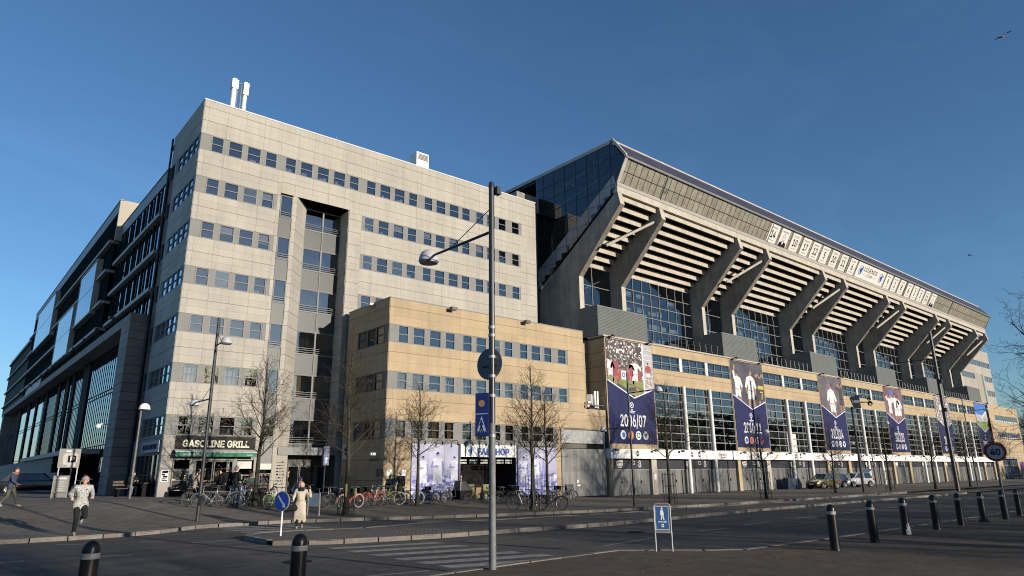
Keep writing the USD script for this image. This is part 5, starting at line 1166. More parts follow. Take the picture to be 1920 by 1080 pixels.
def street_tree_segs(seed, H, base, spread):
    """a young lime: straight leader, rising pruned limbs, a fine brush of twigs"""
    rg = np.random.default_rng(seed); out = [[] for _ in range(5)]
    spec = {'k': [1, 6, 5, 4, 2], 'wob': [0, .10, .13, .16, .2], 'up': [0, .55, .30, .2, .1], 'n': [0, 4.4, 6.0, 6.5, 0], 't0': [0, .12, .1, .1, 0], 'ang': [(0, 0), (25, 55), (25, 60), (25, 65)], 'len': [(0, 0), (.42, .7), (.4, .7), (.35, .6)], 'rmin': .0042}
    pts = [np.array([0, 0, 0.])]; n = 12; r0 = .125*H/7.5
    for i in range(n): pts.append(np.array([rg.normal(0, .035)*(i > 3), rg.normal(0, .035)*(i > 3), H*.93*(i+1)/n])+np.array([pts[-1][0], pts[-1][1], 0])*.8)
    rad = lambda z: r0*(1.25-.25*min(1, z/.4)) if z < .4 else max(.008, r0*(1-.9*(z/H)**.9))
    trunk = [(a, b, rad(a[2]), rad(b[2])) for a, b in zip(pts[:-1], pts[1:])]
    nb = int(24*H/7.5)
    for c in range(nb):
        t = c/(nb-1); z = base+(H*.90-base)*t**.95; i = min(n-1, int(z/(H*.93)*n)); fr = z/(H*.93)*n-i; p = pts[i]*(1-fr)+pts[i+1]*fr
        az = c*2.399+rg.uniform(-.4, .4); el = math.radians(rg.uniform(18, 42)+22*t)
        L = spread*(1-t)**.62*rg.uniform(.8, 1.12)+.42
        grow(rg, p, (math.cos(az)*math.cos(el), math.sin(az)*math.cos(el), math.sin(el)), L, max(.009, rad(z)*rg.uniform(.3, .46)), 1, out, spec)
    return trunk, out
def tree_parts(th, trunk, out, ntr=10, mats=(None, None)):
    m = MB(); m.add(*tubes(trunk, ntr)); th.part('trunk', m, mats[0] or BARK, smooth=True)
    m = MB(); m.add(*tubes(out[1], 5))
    if out[2]: m.add(*tubes(out[2], 4))
    th.part('limbs', m, mats[0] or BARK)
    m = MB()
    for s in out[3:]:
        if s: m.add(*tubes(s, 3))
    th.part('crown', m, mats[1] or TWIG)
TG = 'young bare street trees in front of the stadium'
protos = []
tree_at = [((13.04, 34.96), 8.0, 0, 'bare young tree in front of the grill shop sign'), ((15.31, 29.71), 8.2, 1, 'bare dark-trunked tree inside a guard before the entrance recess'), ((21.3, 33.0), 7.1, 2, 'bare tree in front of the left blue mural'),
           ((23.82, 26.26), 7.8, 0, 'bare tree with a greenish trunk right of the big lamp pole'), ((29.26, 30.96), 7.3, 1, 'smaller bare tree before the right mural, behind the greenish trunk'), ((33.41, 25.02), 7.4, 2, 'bare tree in a dark guard by the first banner and the wide glazing'),
           ((43.47, 24.75), 5.9, 0, 'bare tree below the second banner, short crown'), ((57.7, 26.6), 6.2, 1, 'bare tree below the third banner, left of the white car'), ((63.9, 24.7), 6.9, 2, 'bare tree right of the PARKEN signpost'),
           ((72.3, 24.0), 7.4, 0, 'bare tree just left of the tallest lamp post'), ((82.1, 24.0), 7.6, 1, 'bare tree just right of the tallest lamp post'), ((88.0, 22.9), 7.3, 2, 'bare tree behind the round 40 sign')]
for i, ((x, y), H, v, lab) in enumerate(tree_at):
    z = float(tz(x, y)); base = 2.15
    if i < 3:
        t = T('street_tree', lab, 'tree', (x, y, z), 40*i, TG, local=True, scale=H/7.5)
        t.prim.SetCustomDataByKey('label', lab)
        tree_parts(t, *street_tree_segs(11+i, 7.5, 2.2+.1*i, 1.75+.15*i)); protos.append(t)
    else: protos[v].copy((x, y, z), 77*i+20, H/7.5, lab, TG)
# tree pits
SOIL = M('tree_pit_soil', (.055, .038, .024), .95, var=.4, scale=6, bump=.6, bscale=25)
for (x, y), H, v, lab in tree_at:
    c = [(x-.65, y-.65), (x+.65, y-.65), (x+.65, y+.65), (x-.65, y+.65)]; subpart(pavement, 'tree_pit', MB().quad(*[(p, q, float(tz(p, q))+.006) for p, q in c]), SOIL)
# tree guards
gproto = None
for i, (x, y, lab) in enumerate([(15.31, 29.71, 'steel tree guard around the tree before the entrance recess'), (23.82, 26.26, 'steel tree guard around the greenish trunk right of the lamp pole'), (29.26, 30.96, 'steel tree guard at the tree before the right mural'), (33.41, 25.02, 'dark tree guard by the first banner'), (13.04, 34.96, 'tree guard in front of the grill shop'), (43.47, 24.75, 'tree guard below the second banner'), (57.7, 26.6, 'tree guard left of the white car'), (63.9, 24.7, 'tree guard right of the PARKEN signpost')]):
    z = float(tz(x, y))
    if gproto is None:
        gproto = T('tree_guard', lab, 'tree guard', (x, y, z), 0, 'tree guards of the street trees', local=True)
        for k in range(10):
            a = k*2*PI/10; gproto.part('guard_bar', MB().tube((.38*math.cos(a), .38*math.sin(a), 0), (.38*math.cos(a), .38*math.sin(a), 1.75), .014, n=6), DARKSTEEL)
        for zz_ in (.35, 1.0, 1.65): gproto.part('guard_ring', MB().torus((0, 0, zz_), (0, 0, 1), .38, .014, 20, 5), DARKSTEEL)
    else: gproto.copy((x, y, z), 11*i, 1, lab)
nb = T('tree_notice', 'small pale yellow notices tied to the tree guard before the entrance', 'notice', (15.3, 29.3, .05)); nb.part('sheet', MB().box(15.03, 15.12, 29.3, 29.33, .85, 1.4), M('pale_yellow', (.22, .21, .06), .8)); nb.part('sheet', MB().box(15.5, 15.57, 29.3, 29.33, .85, 1.2), '/World/Looks/pale_yellow')
# big bare park trees: at the right edge, behind the camera (they shade the street), and beyond the stand
def park_tree_segs(seed, H):
    rg = np.random.default_rng(seed); out = [[] for _ in range(5)]
    spec = {'k': [1, 7, 6, 4, 2], 'wob': [0, .12, .16, .18, .2], 'up': [0, .25, .05, -.05, -.1], 'n': [0, 1.9, 2.6, 3.3, 0], 't0': [0, .2, .12, .1, 0], 'ang': [(0, 0), (28, 58), (25, 60), (25, 65)], 'len': [(0, 0), (.4, .7), (.4, .7), (.35, .65)], 'rmin': .0085}
    fork = H*.28; trunk = [(np.array([0, 0, 0.]), np.array([0, 0, .7]), .42, .33), (np.array([0, 0, .7]), np.array([.08, .05, fork]), .33, .27), (np.array([.08, .05, fork]), np.array([.0, .15, H*.5]), .27, .2), (np.array([.0, .15, H*.5]), np.array([.2, .1, H*.72]), .2, .12)]
    for c in range(17):
        t = c/16; z = fork*.75+(H*.72-fork*.75)*t; p = np.array([.06+.1*t, .08, z]); az = c*2.399+rg.uniform(-.4, .4); el = math.radians(rg.uniform(15, 38)+35*t)
        grow(rg, p, (math.cos(az)*math.cos(el), math.sin(az)*math.cos(el), math.sin(el)), H*rg.uniform(.36, .46)*(1-.3*t), .16*(1-.5*t), 1, out, spec)
    return trunk, out
PG = 'bare park trees along the near side of the street'
pt = []
park = [(46.6, 7.2, 12.5, 0, 'big bare park tree whose branches reach in at the right edge'), (172, 37.5, 14, 1, 'bare tree beyond the far sand-coloured building'), (190, 42, 16, 0, 'tall bare tree at the right edge beyond the far building'), (165, 33.6, 9, 1, 'lower bare tree before the far sand-coloured building')]
rp = np.random.default_rng(21)
for i, x in enumerate((-27, -19, -11, -3.5, 4.5, 9.5, 24.5, 31, 39, 45, 51, 58, 66, 80, 88, 97, 111, 120, 130)):
    park.append((x+rp.uniform(-1, 1), -22-rp.uniform(0, 10), rp.uniform(12.5, 15), i % 2, None))
for i, x in enumerate((-30, -22, -15, -8, -1, 6, 12, 32, 38, 45, 51, 58, 64, 71, 78, 86, 94, 103, 112, 121, 131, 141)):
    park.append((x+rp.uniform(-1.5, 1.5), -50-rp.uniform(0, 12), rp.uniform(13, 15.5), (i+1) % 2, None))
for i in range(24):
    y = 12+i*5+rp.uniform(-2, 2); park.append((-17-rp.uniform(0, 9), y, rp.uniform(12, 15), i % 2, 'large bare tree across the side street from the glass wing'))
for i, (x, y, H, v, lab) in enumerate(park):
    lab = lab or 'large bare park tree standing on the near side of the street'
    gr = PG if i > 3 else None
    if i < 2:
        t = T('park_tree', lab, 'tree', (x, y, 0), 30*i+100, None, local=True, scale=H/15.)
        tree_parts(t, *park_tree_segs(31+i, 15.), 10, (BARKB, BARKB)); pt.append(t)
    else: pt[v].copy((x, y, -.0), rp.uniform(0, 360), H/15., lab, gr)
# the wood that closes the park far behind the camera and to the west
wm = MB(); rh = np.random.default_rng(5); N = 60000
line = LineString([(620, -62), (330, -60), (168, -57), (175, -110), (60, -125), (-70, -110), (-95, -20), (-90, 160)]); L_ = rh.random(N)*line.length
pw = np.array([line.interpolate(q).coords[0] for q in L_]); top = np.where((pw[:, 0] > 150), 17, 9)+5*meshkit.noise(np.stack([L_*.07, L_*0, L_*0], -1), 3)
cw_ = np.column_stack([pw+rh.normal(0, 5, (N, 2)), top*rh.random(N)**.75])
A = rh.normal(0, 1, (N, 3)); A /= np.linalg.norm(A, axis=1, keepdims=True); B = np.cross(A, rh.normal(0, 1, (N, 3))); B /= np.linalg.norm(B, axis=1, keepdims=True); s = rh.uniform(.5, 1.1, (N, 1))
wm.add(np.stack([cw_-A*s, cw_+B*s*.6, cw_+A*s, cw_-B*s*.6], 1).reshape(-1, 3), np.arange(4*N).reshape(-1, 4))
solo('park_wood', wm, M('wood_foliage', (.035, .036, .022), .85, var=.4, scale=.4), 'dark winter wood along the far side of the park', 'wood', kind='stuff')

# ---------------------------------------------------------------- lamps and signs
LAMPW = M('lamp_shell', (.30, .31, .335), .5, var=.04); LENS = M('lamp_lens', (.10, .10, .10), .3)
def lamp_head(th, e, F=None, s=1.):
    e = np.array(e, float)
    p = th.part('lamp_shade', MB().lathe([(.001, .30*s), (.10*s, .285*s), (.19*s, .22*s), (.245*s, .10*s), (.26*s, -.02*s), (.24*s, -.03*s), (.001, -.03*s)], e+[0, 0, -.12*s], 20), LAMPW, smooth=40)
    q = MB().lathe([(.001, -.06*s), (.23*s, -.06*s), (.235*s, -.032*s)], e+[0, 0, -.12*s], 20); subparts_local(th, p, 'lamp_lens', q, LENS)
lp = T('street_lamp', 'big street lamp post in the foreground with one arm and blue crossing sign', 'street lamp', (8.68, 10.76, 0))
b = np.array([8.68, 10.76, 0])
lp.part('lower_pole', MB().tube(b, b+[0, 0, 2.75], .072, .066, 18), M('weathered_steel', (.10, .103, .11), .65, .2, var=.3, scale=8)); lp.part('upper_pole', MB().tube(b+[0, 0, 2.75], b+[0, 0, 7.95], .066, .060, 18), DARKSTEEL)
lp.part('pole_cap', MB().tube(b+[0, 0, 7.9], b+[0, 0, 8.02], .068, .055, 18).box(8.72, 8.83, 10.6, 10.72, 7.72, 7.9), DARKSTEEL)
e = np.array([8.62, 13.12, 6.88]); lp.part('arm', MB().tube(b+[0, 0, 6.86], e+[0, -.1, -.02], .033, .028, 10), DARKSTEEL); lp.part('stay', MB().tube(b+[0, 0, 7.42], e*.62+(b+[0, 0, 6.86])*.38, .010, n=6), DARKSTEEL)
lamp_head(lp, e, s=.95)
for z in (2.5, 3.3, 3.7, 4.1, 4.55, 4.72): lp.part('clamp', MB().tube(b+[0, 0, z-.03], b+[0, 0, z+.03], .076, n=18), STEEL)
vd = np.array([b[0], b[1], 0])/np.hypot(b[0], b[1]); rd = np.array([vd[1], -vd[0], 0])
sgn = T('round_sign', 'back of a round grey road sign clamped to the big lamp post', 'sign', b+[0, 0, 3.6])
cen = b+[0, 0, 3.97]+vd*.12-rd*.05; ax = vd*.8+rd*.62; ax /= np.linalg.norm(ax)
sgn.part('disc', MB().tube(cen-ax*.006, cen+ax*.006, .33, n=36), M('sign_back_grey', (.15, .165, .18), .5, .2)); sgn.part('rail', MB().tube(cen-np.cross(ax, [0, 0, 1])*.2+[0, 0, -.05], cen+np.cross(ax, [0, 0, 1])*.2+[0, 0, -.05], .018, n=6), DARKSTEEL)
sgn.part('clamp', MB().tube(b+[0, 0, 3.98], cen+[0, 0, .0], .02).tube(b+[0, 0, 3.66], cen+[0, 0, -.3], .02), STEEL)
cs = T('crossing_sign', 'blue pedestrian crossing box sign with an amber light on the big lamp post', 'sign', b+[0, 0, 2.5])
fd = -(vd*math.cos(.35)+rd*math.sin(.35)); fd = -vd*.93-rd*.36; fd /= np.linalg.norm(fd); fr_ = np.array([-fd[1], fd[0], 0])
CF = Frame(b-rd*.21-vd*.05+[0, 0, 0], fr_, fd); 
cs.part('box', MB().fbox(CF, -.14, .14, -.22, .0, 2.5, 3.35), M('box_navy', (.008, .012, .06), .35)); cs.part('face', MB().fbox(CF, -.132, .132, .0, .006, 2.51, 3.34), BLUE)
CP = lambda x, t, z: CF(x, .007+t, z)
cs.part('divider', MB().flat(sbox(-.13, 2.925, .13, 2.94), CP, .003), M('sign_pale_blue', (.25, .33, .48), .5)); amb = MB()
for i in range(-5, 6):
    for j in range(-5, 6):
        if i*i+j*j < 27: amb.flat(Point(i*.0125, 3.14+j*.0125).buffer(.0055, 4), CP, .006)
cs.part('amber_light', amb, M('amber_lens', (.42, .25, .09), .35)); tri = Polygon([(-.105, 2.57), (.105, 2.57), (0, 2.89)])
cs.part('triangle', MB().flat(tri, CP, .003), '/World/Looks/sign_pale_blue')
wk_ = unary_union([Point(0, 2.795).buffer(.016), LineString([(0, 2.775), (0, 2.70)]).buffer(.017), LineString([(0, 2.70), (-.028, 2.60)]).buffer(.011), LineString([(0, 2.70), (.03, 2.60)]).buffer(.011), LineString([(-.035, 2.71), (0, 2.77), (.035, 2.72)]).buffer(.008)]+[sbox(-.085+i*.04, 2.572, -.065+i*.04, 2.595) for i in range(5)])
cs.part('walker', MB().flat(wk_, lambda x, t, z: CF(x, .011+t, z), .003), BLACK); cs.part('bracket', MB().tube(b+[0, 0, 2.6], CF(.1, -.12, 2.6), .02).tube(b+[0, 0, 3.2], CF(.1, -.12, 3.2), .02), DARKSTEEL)
# the other street lamps: two arms at two heights
def street_lamp(x, y, H, up, low, lab, r=.07, lowz=None):
    z = float(tz(x, y)); t = T('street_lamp', lab, 'street lamp', (x, y, z), group='street lamps along the pavement'); b = np.array([x, y, z])
    t.part('pole', MB().tube(b, b+[0, 0, H*.35], r*1.1, r, 14).tube(b+[0, 0, H*.35], b+[0, 0, H], r, r*.85, 14), DARKSTEEL)
    for (ez, dy, s) in ((up[0], up[1], .9), (low[0], low[1], .8)) if low else ((up[0], up[1], .9),):
        e = b+[0, dy, ez-z]; t.part('arm', MB().tube(b+[0, 0, ez-z-.02], e+[0, -.08*np.sign(dy), .0], .032, n=8), DARKSTEEL); t.part('stay', MB().tube(b+[0, 0, ez-z+.55], b+[0, dy*.55, ez-z], .012, n=5), DARKSTEEL); lamp_head(t, e, s=s)
    t.part('base_door', MB().box(x-.03, x+.03, y-r*1.13, y-r, z+.6, z+1.0), BLACKM); return t
street_lamp(8.99, 30.18, 8.45, (7.3, -1.3), (5.0, 2.2), 'dark lamp post with two arms left of the grill shop sign')
street_lamp(29.74, 24.67, 7.2, (6.1, -2.1), (4.2, 2.0), 'lamp post with two arms in front of the first banner', .06)
street_lamp(53.56, 31.45, 5.6, (5.0, -1.6), None, 'thin lamp post below the second banner', .05)
street_lamp(77.1, 31.2, 7.6, (6.6, -2.0), (4.6, 1.8), 'lamp post in front of the stand between the third and fourth banner', .06)
street_lamp(87.5, 24.9, 9.6, (8.0, -2.2), (5.0, 1.8), 'lamp post in front of the last banner', .06)
t = street_lamp(65.91, 20.24, 13.4, (11.1, 3.6), None, 'tallest dark lamp post at right, before the far banners', .16)
t.part('pole_box', MB().box(65.7, 66.1, 19.95, 20.2, 8.9, 9.25).box(65.75, 66.05, 20, 20.2, 6.5, 6.8), DARKSTEEL)
z = float(tz(8.6, 42)); t = T('ball_lamp', 'lamp post with a white dome at the corner of the pale office block', 'street lamp', (8.6, 42, z))
bb = np.array([8.6, 40.5, z]); t.part('pole', MB().tube(bb, bb+[0, 0, 4.6], .06, .05, 12), '/World/Looks/weathered_steel'); t.part('dome', MB().lathe([(.001, .34), (.14, .31), (.25, .2), (.29, 0), (.001, -.02)], bb+[.12, -.1, 4.55], 18), WHITE, smooth=40); t.part('arm', MB().tube(bb+[0, 0, 4.5], bb+[.12, -.1, 4.6], .03), STEEL)
# round 40 sign
s40 = T('speed_sign', 'round red-rimmed 40 sign on a thin post beside the right bollards', 'sign', (26.78, 6.95, 0)); b = np.array([26.78, 6.95, 0]); vd = b/np.linalg.norm(b); rd = np.array([vd[1], -vd[0], 0]); F4 = Frame(b-vd*.04, rd, -vd)
s40.part('post', MB().tube(b, b+[0, 0, 2.25], .022, n=10).tube(b+[0, 0, 2.2], b+[0, 0, 2.55], .02), STEEL); s40.part('arch', MB().path([F4(.30*math.cos(a), -.04, 2.30+.31*math.sin(a)) for a in np.linspace(-.3, PI+.3, 16)], .018), M('arch_dark', (.03, .012, .015), .5))
P4 = lambda d: (lambda x, tt, zz_: F4(x, d+tt, zz_)); D = Point(0, 2.28).buffer(.30, 24)
s40.part('rim', MB().flat(D, P4(0), .012), M('sign_red', (.16, .012, .02), .45)); s40.part('face', MB().flat(Point(0, 2.28).buffer(.225, 24), P4(.012), .004), M('sign_shade_white', (.27, .28, .30), .7)); s40.part('number', lettering('40', F4, 0, 2.185, .20, .27, .017, .004, True, center=True), BLACKM)
# PARKEN sign on its own tall post
b = np.array([59.98, 25.33, 0]); ps = T('parken_sign', 'dark tilted PARKEN sign with a 3 logo on a tall post', 'sign', b); vd = b/np.linalg.norm(b); rd = np.array([vd[1], -vd[0], 0]); FP = Frame(b-vd*.1, rd, -vd)
ps.part('post', MB().tube(b, b+[0, 0, 7.0], .11, .09, 12), DARKSTEEL); ps.part('board', MB().flat(Polygon([(-.10-.0, 7.78), (.68, 7.98), (.70, 6.86), (.14, 6.84)]), lambda x, t, z: FP(x, t, z), .16), M('parken_slate', (.028, .038, .05), .45)); ps.part('board_lettering', lettering('PARKEN', FP, .12, 7.3, .21, .55, .162, .01), WHITE)
ps.part('arm', MB().fbox(FP, .70, 1.25, .05, .11, 7.28, 7.36), BLACKM); lg = unary_union([Point(1.38, 7.58).buffer(.15).difference(Point(1.36, 7.58).buffer(.06)), Point(1.42, 7.2).buffer(.2).difference(Point(1.44, 7.15).buffer(.08))]); ps.part('three_logo', MB().flat(lg, lambda x, t, z: FP(x, .05+t, z), .06), BLACKM)
# pedestrian detour sign in a tube frame
b = np.array([13.40, 10.31, 0]); pd = T('detour_sign', 'blue walking-person sign with a white arrow in a steel tube frame', 'sign', b); u = np.array([.24, -.30, 0]); u /= np.linalg.norm(u); FD = Frame(b, u, np.array([u[1], -u[0], 0]))
w = .185; pts = [(-w, 0), (-w, .98)]+[(-w+.07-.07*math.cos(a), .98+.07*math.sin(a)) for a in np.linspace(0, PI/2, 5)]+[(w-.07+.07*math.sin(a), .98+.07*math.cos(a)) for a in np.linspace(0, PI/2, 5)]+[(w, .98), (w, 0)]
pd.part('frame', MB().path([FD(x, 0, z) for x, z in pts], .021, 10), STEEL); pd.part('crossbar', MB().fbox(FD, -w, w, -.018, .018, .40, .46), STEEL); pd.part('panel_edge', MB().fbox(FD, -w+.03, w-.03, -.008, .006, .47, 1.0), WHITE); pd.part('panel', MB().fbox(FD, -w+.042, w-.042, .006, .009, .482, .988), M('detour_blue', (.02, .07, .2), .45))
PD = lambda x, t, z: FD(x, .0095+t, z); wk2 = unary_union([affinity.scale(Point(0, .94).buffer(.021), 1, 1.25), Polygon([(-.03, .905), (.02, .905), (.026, .80), (-.02, .80)]), LineString([(0, .81), (-.022, .70)]).buffer(.013), LineString([(.01, .81), (.036, .70)]).buffer(.013), LineString([(-.024, .90), (-.034, .80)]).buffer(.009), LineString([(.016, .90), (.036, .80)]).buffer(.009)])
pd.part('walker', MB().flat(wk2, PD, .002), WHITE); pd.part('arrow', MB().flat(sbox(-.095, .638, .06, .655).union(Polygon([(.055, .62), (.055, .675), (.10, .647)])), PD, .002), WHITE); pd.part('label', MB().flat(sbox(-.025, .53, .03, .60), PD, .002), WHITE); pd.part('label_print', MB().flat(sbox(-.014, .556, .02, .574), lambda x, t, z: FD(x, .012+t, z), .002), M('label_maroon', (.15, .05, .06), .6))
# keep-left arrow disc on the island
b = np.array([8.84, 21.33, 0]); ar = T('arrow_sign', 'round blue arrow sign on a thin white post on the traffic island', 'sign', b); vd = b/np.linalg.norm(b); rd = np.array([vd[1], -vd[0], 0]); dd = -vd*.72-rd*.69; dd /= np.linalg.norm(dd); FA = Frame(b+vd*.0, np.array([-dd[1], dd[0], 0]), dd)
ar.part('post', MB().tube(b, b+[0, 0, .95], .025, n=10), WHITE); ar.part('disc', MB().flat(Point(0, 1.02).buffer(.30, 24), lambda x, t, z: FA(x, .03+t, z), .03), LIGHTMET); ar.part('face', MB().flat(Point(0, 1.02).buffer(.275, 24), lambda x, t, z: FA(x, .061+t, z), .004), M('arrow_blue', (.01, .04, .26), .4))
ar.part('arrow', MB().flat(LineString([(-.15, 1.19), (.1, .9)]).buffer(.028, cap_style=2).union(Polygon([(.17, .82), (.13, .97), (.02, .86)])), lambda x, t, z: FA(x, .066+t, z), .003), M('arrow_white', (.26, .31, .40), .6))
# rear crossing box, blue board, P sign and its board
b = np.array([15.9, 33.4, float(tz(15.9, 33.4))]); cb2 = T('crossing_sign', 'dark blue crossing box sign on a post before the office entrance', 'sign', b); cb2.part('post', MB().tube(b, b+[0, 0, 3.2], .045), DARKSTEEL); cb2.part('box', MB().box(15.72, 16.02, 33.2, 33.42, 2.3, 3.25), M('box_navy2', (.012, .018, .075), .4)); cb2.part('walker', MB().box(15.78, 15.92, 33.19, 33.2, 2.4, 2.7), '/World/Looks/sign_pale_blue')
b = np.array([13.86, 30.0, float(tz(13.86, 30))]); bl = T('info_board', 'dark blue free-standing board with two legs right of the woman in the pale coat', 'board', b); FBd = Frame(b, np.array([.9, -.43, 0]), np.array([-.43, -.9, 0])); bl.part('board', MB().fbox(FBd, -.22, .24, -.03, .03, .42, .98), M('board_blue', (.03, .055, .09), .5)); bl.part('leg', MB().fbox(FBd, -.27, -.22, -.03, .03, 0, 1.0), STEEL); bl.part('leg', MB().fbox(FBd, .24, .29, -.03, .03, 0, 1.0), STEEL)
z = .75; b = np.array([6.9, 48.95, z]); pk = T('parking_sign', 'white-and-grey P parking sign on three legs at the left plaza', 'sign', b); ug = np.array([.992, -.128, 0]); FPk = Frame(np.array([6.3, 49.03, 0]), ug, np.array([-.128, -.992, 0]))
pk.part('panel', MB().fbox(FPk, .02, 1.12, -.04, .04, 2.42, 3.52), M('panel_grey', (.17, .17, .165), .8)); pk.part('print_blob', MB().flat(Polygon([(.28, 2.6), (.24, 3.1), (.32, 3.25), (.8, 3.3), (1.0, 3.2), (.98, 2.75), (.7, 2.55)]), lambda x, t, zz_: FPk(x, .041+t, zz_), .003), M('print_grey', (.30, .30, .29), .8)); pk.part('p_square', MB().fbox(FPk, .50, .92, .044, .05, 2.72, 3.12), BLACKM); pk.part('p_letter', lettering('P', FPk, .62, 2.79, .27, .2, .051, .006), WHITE); pk.part('price_strip', MB().fbox(FPk, .48, .93, .044, .05, 2.48, 2.66), M('strip_grey', (.22, .22, .2), .5)); pk.part('small_sticker', MB().fbox(FPk, .38, .62, .041, .047, 3.33, 3.42), WHITE)
for x in (.12, .75, 1.06): pk.part('leg', MB().fbox(FPk, x-.03, x+.03, -.03, .03, z, 2.42), STEEL)
b = np.array([6.25, 46.03, .75]); ab = T('tariff_board', 'grey tariff board in a steel frame below the P sign', 'board', b); FAb = Frame(np.array([5.86, 46.1, 0]), np.array([.99, -.13, 0]), np.array([-.13, -.99, 0])); ab.part('panel', MB().fbox(FAb, .06, .70, -.02, .02, 1.05, 1.9), M('tariff_grey', (.10, .10, .095), .5)); ab.part('lower_panel', MB().fbox(FAb, .06, .70, -.02, .015, .78, 1.03), M('tariff_dark', (.06, .06, .055), .5)); ab.part('frame_post', MB().fbox(FAb, -.0, .055, -.03, .03, .72, 1.95), LIGHTMET); ab.part('frame_post', MB().fbox(FAb, .705, .76, -.03, .03, .72, 1.95), LIGHTMET); ab.part('frame_top', MB().fbox(FAb, .055, .705, -.03, .03, 1.9, 1.95), LIGHTMET)
ab.part('heading', lettering('P PARKERING', FAb, .1, 1.76, .09, .55, .021, .004), WHITE); m = MB()
for i in range(6): m.fbox(FAb, .1, .1+(.5 if i % 2 else .42), .021, .024, 1.64-i*.1, 1.665-i*.1)
ab.part('tariff_line', m, M('dim_text', (.28, .28, .27), .6))

# ---------------------------------------------------------------- bollards
BG = 'black bollards with a pale band along the street edge'
bol = [(1.85, 10.38, 'black bollard with a grey band at the bottom left, in front of the jogger'), (4.14, 9.32, 'black bollard with a grey band at the bottom, right of the left one'), (16.22, 7.66, 'leftmost of the right-hand row of bollards'), (18.63, 7.78, 'second bollard of the right-hand row'), (21.31, 8.0, 'third bollard of the right-hand row, scraped pale at its foot'), (23.75, 8.04, 'fourth bollard of the right-hand row'), (26.02, 8.07, 'fifth bollard of the right-hand row'), (28.03, 7.99, 'sixth bollard of the right-hand row, with a flared foot'), (29.94, 7.85, 'seventh bollard of the right-hand row'), (32.61, 8.06, 'eighth bollard of the right-hand row'), (35.0, 8.1, 'ninth bollard, at the right edge')]
BPAINT = M('bollard_paint', (.009, .009, .010), .32, var=.2, scale=6, spec=.3); BAND = M('bollard_band', (.20, .20, .20), .5, var=.15, scale=9)
bp = None
def make_bollard(x, y, lab):
    t = T('bollard', lab, 'bollard', (x, y, 0), 0, BG, local=True)
    t.part('post', MB().lathe([(.112, -.02), (.112, .02), (.107, .05), (.105, .78)], (0, 0, 0), 24), BPAINT, smooth=40); t.part('band', MB().lathe([(.105, .78), (.109, .785), (.109, .845), (.105, .85)], (0, 0, 0), 24), BAND, smooth=40)
    t.part('dome', MB().lathe([(.105, .85), (.103, .90), (.092, .945), (.068, .98), (.035, .998), (.0005, 1.004)], (0, 0, 0), 24), BPAINT, smooth=60); return t
for i, (x, y, lab) in enumerate(bol):
    if bp is None: bp = make_bollard(x, y, lab)
    elif i == 4:
        t = make_bollard(x, y, lab); m = MB()
        for a0 in np.linspace(3.4, 4.9, 6): m.add([(.1135*math.cos(a0+s_), .1135*math.sin(a0+s_), zz_) for s_, zz_ in ((0, .01), (.32, .01), (.32, .22+.1*math.sin(a0*5)), (0, .25+.1*math.sin(a0*5+1)))], [[0, 1, 2], [0, 2, 3]])
        t.part('scraped_paint', m, M('scrape_grey', (.35, .35, .36), .7, var=.3, scale=20))
    elif i == 7:
        t = make_bollard(x, y, lab); t.part('flared_foot', MB().lathe([(.24, 0), (.23, .03), (.14, .10), (.114, .2)], (0, 0, 0), 20), BPAINT, smooth=40)
    else: bp.copy((x, y, 0), 20*i, (1, 1, 1.0), lab)
# ---------------------------------------------------------------- people
SKIN = M('skin', (.42, .25, .18), .55, var=.06); EYE = M('eye_dark', (.02, .015, .012), .3)
def hullm(spheres):
    return m3d.Manifold.batch_hull([m3d.Manifold.sphere(r, 12).translate(list(map(float, c))) for c, r in spheres])
def chain(pts):
    return [hullm([a, b]) for a, b in zip(pts[:-1], pts[1:])]
def fuse(ms, fine=.028, it=8):
    m = m3d.Manifold.batch_boolean(ms, m3d.OpType.Add).refine_to_length(fine)
    q = m.to_mesh(); tm = trimesh.Trimesh(np.asarray(q.vert_properties)[:, :3], np.asarray(q.tri_verts), process=True)
    trimesh.smoothing.filter_taubin(tm, .5, .53, iterations=it); return MB().mesh(tm)
BASE = dict(hip=(0, 0, .93), waist=(0, 0, 1.10), chest=(.0, 0, 1.30), neck=(-.01, 0, 1.47), head=(.01, 0, 1.63), face=(1, 0, 0),
            shL=(-.01, .185, 1.42), elL=(-.03, .23, 1.14), haL=(.06, .24, .90), shR=(-.01, -.185, 1.42), elR=(-.03, -.23, 1.14), haR=(.06, -.24, .90),
            hpL=(0, .09, .90), knL=(.02, .10, .49), anL=(-.02, .10, .08), toL=(.15, .12, .03), hpR=(0, -.09, .90), knR=(.02, -.10, .49), anR=(-.02, -.10, .08), toR=(.15, -.12, .03))
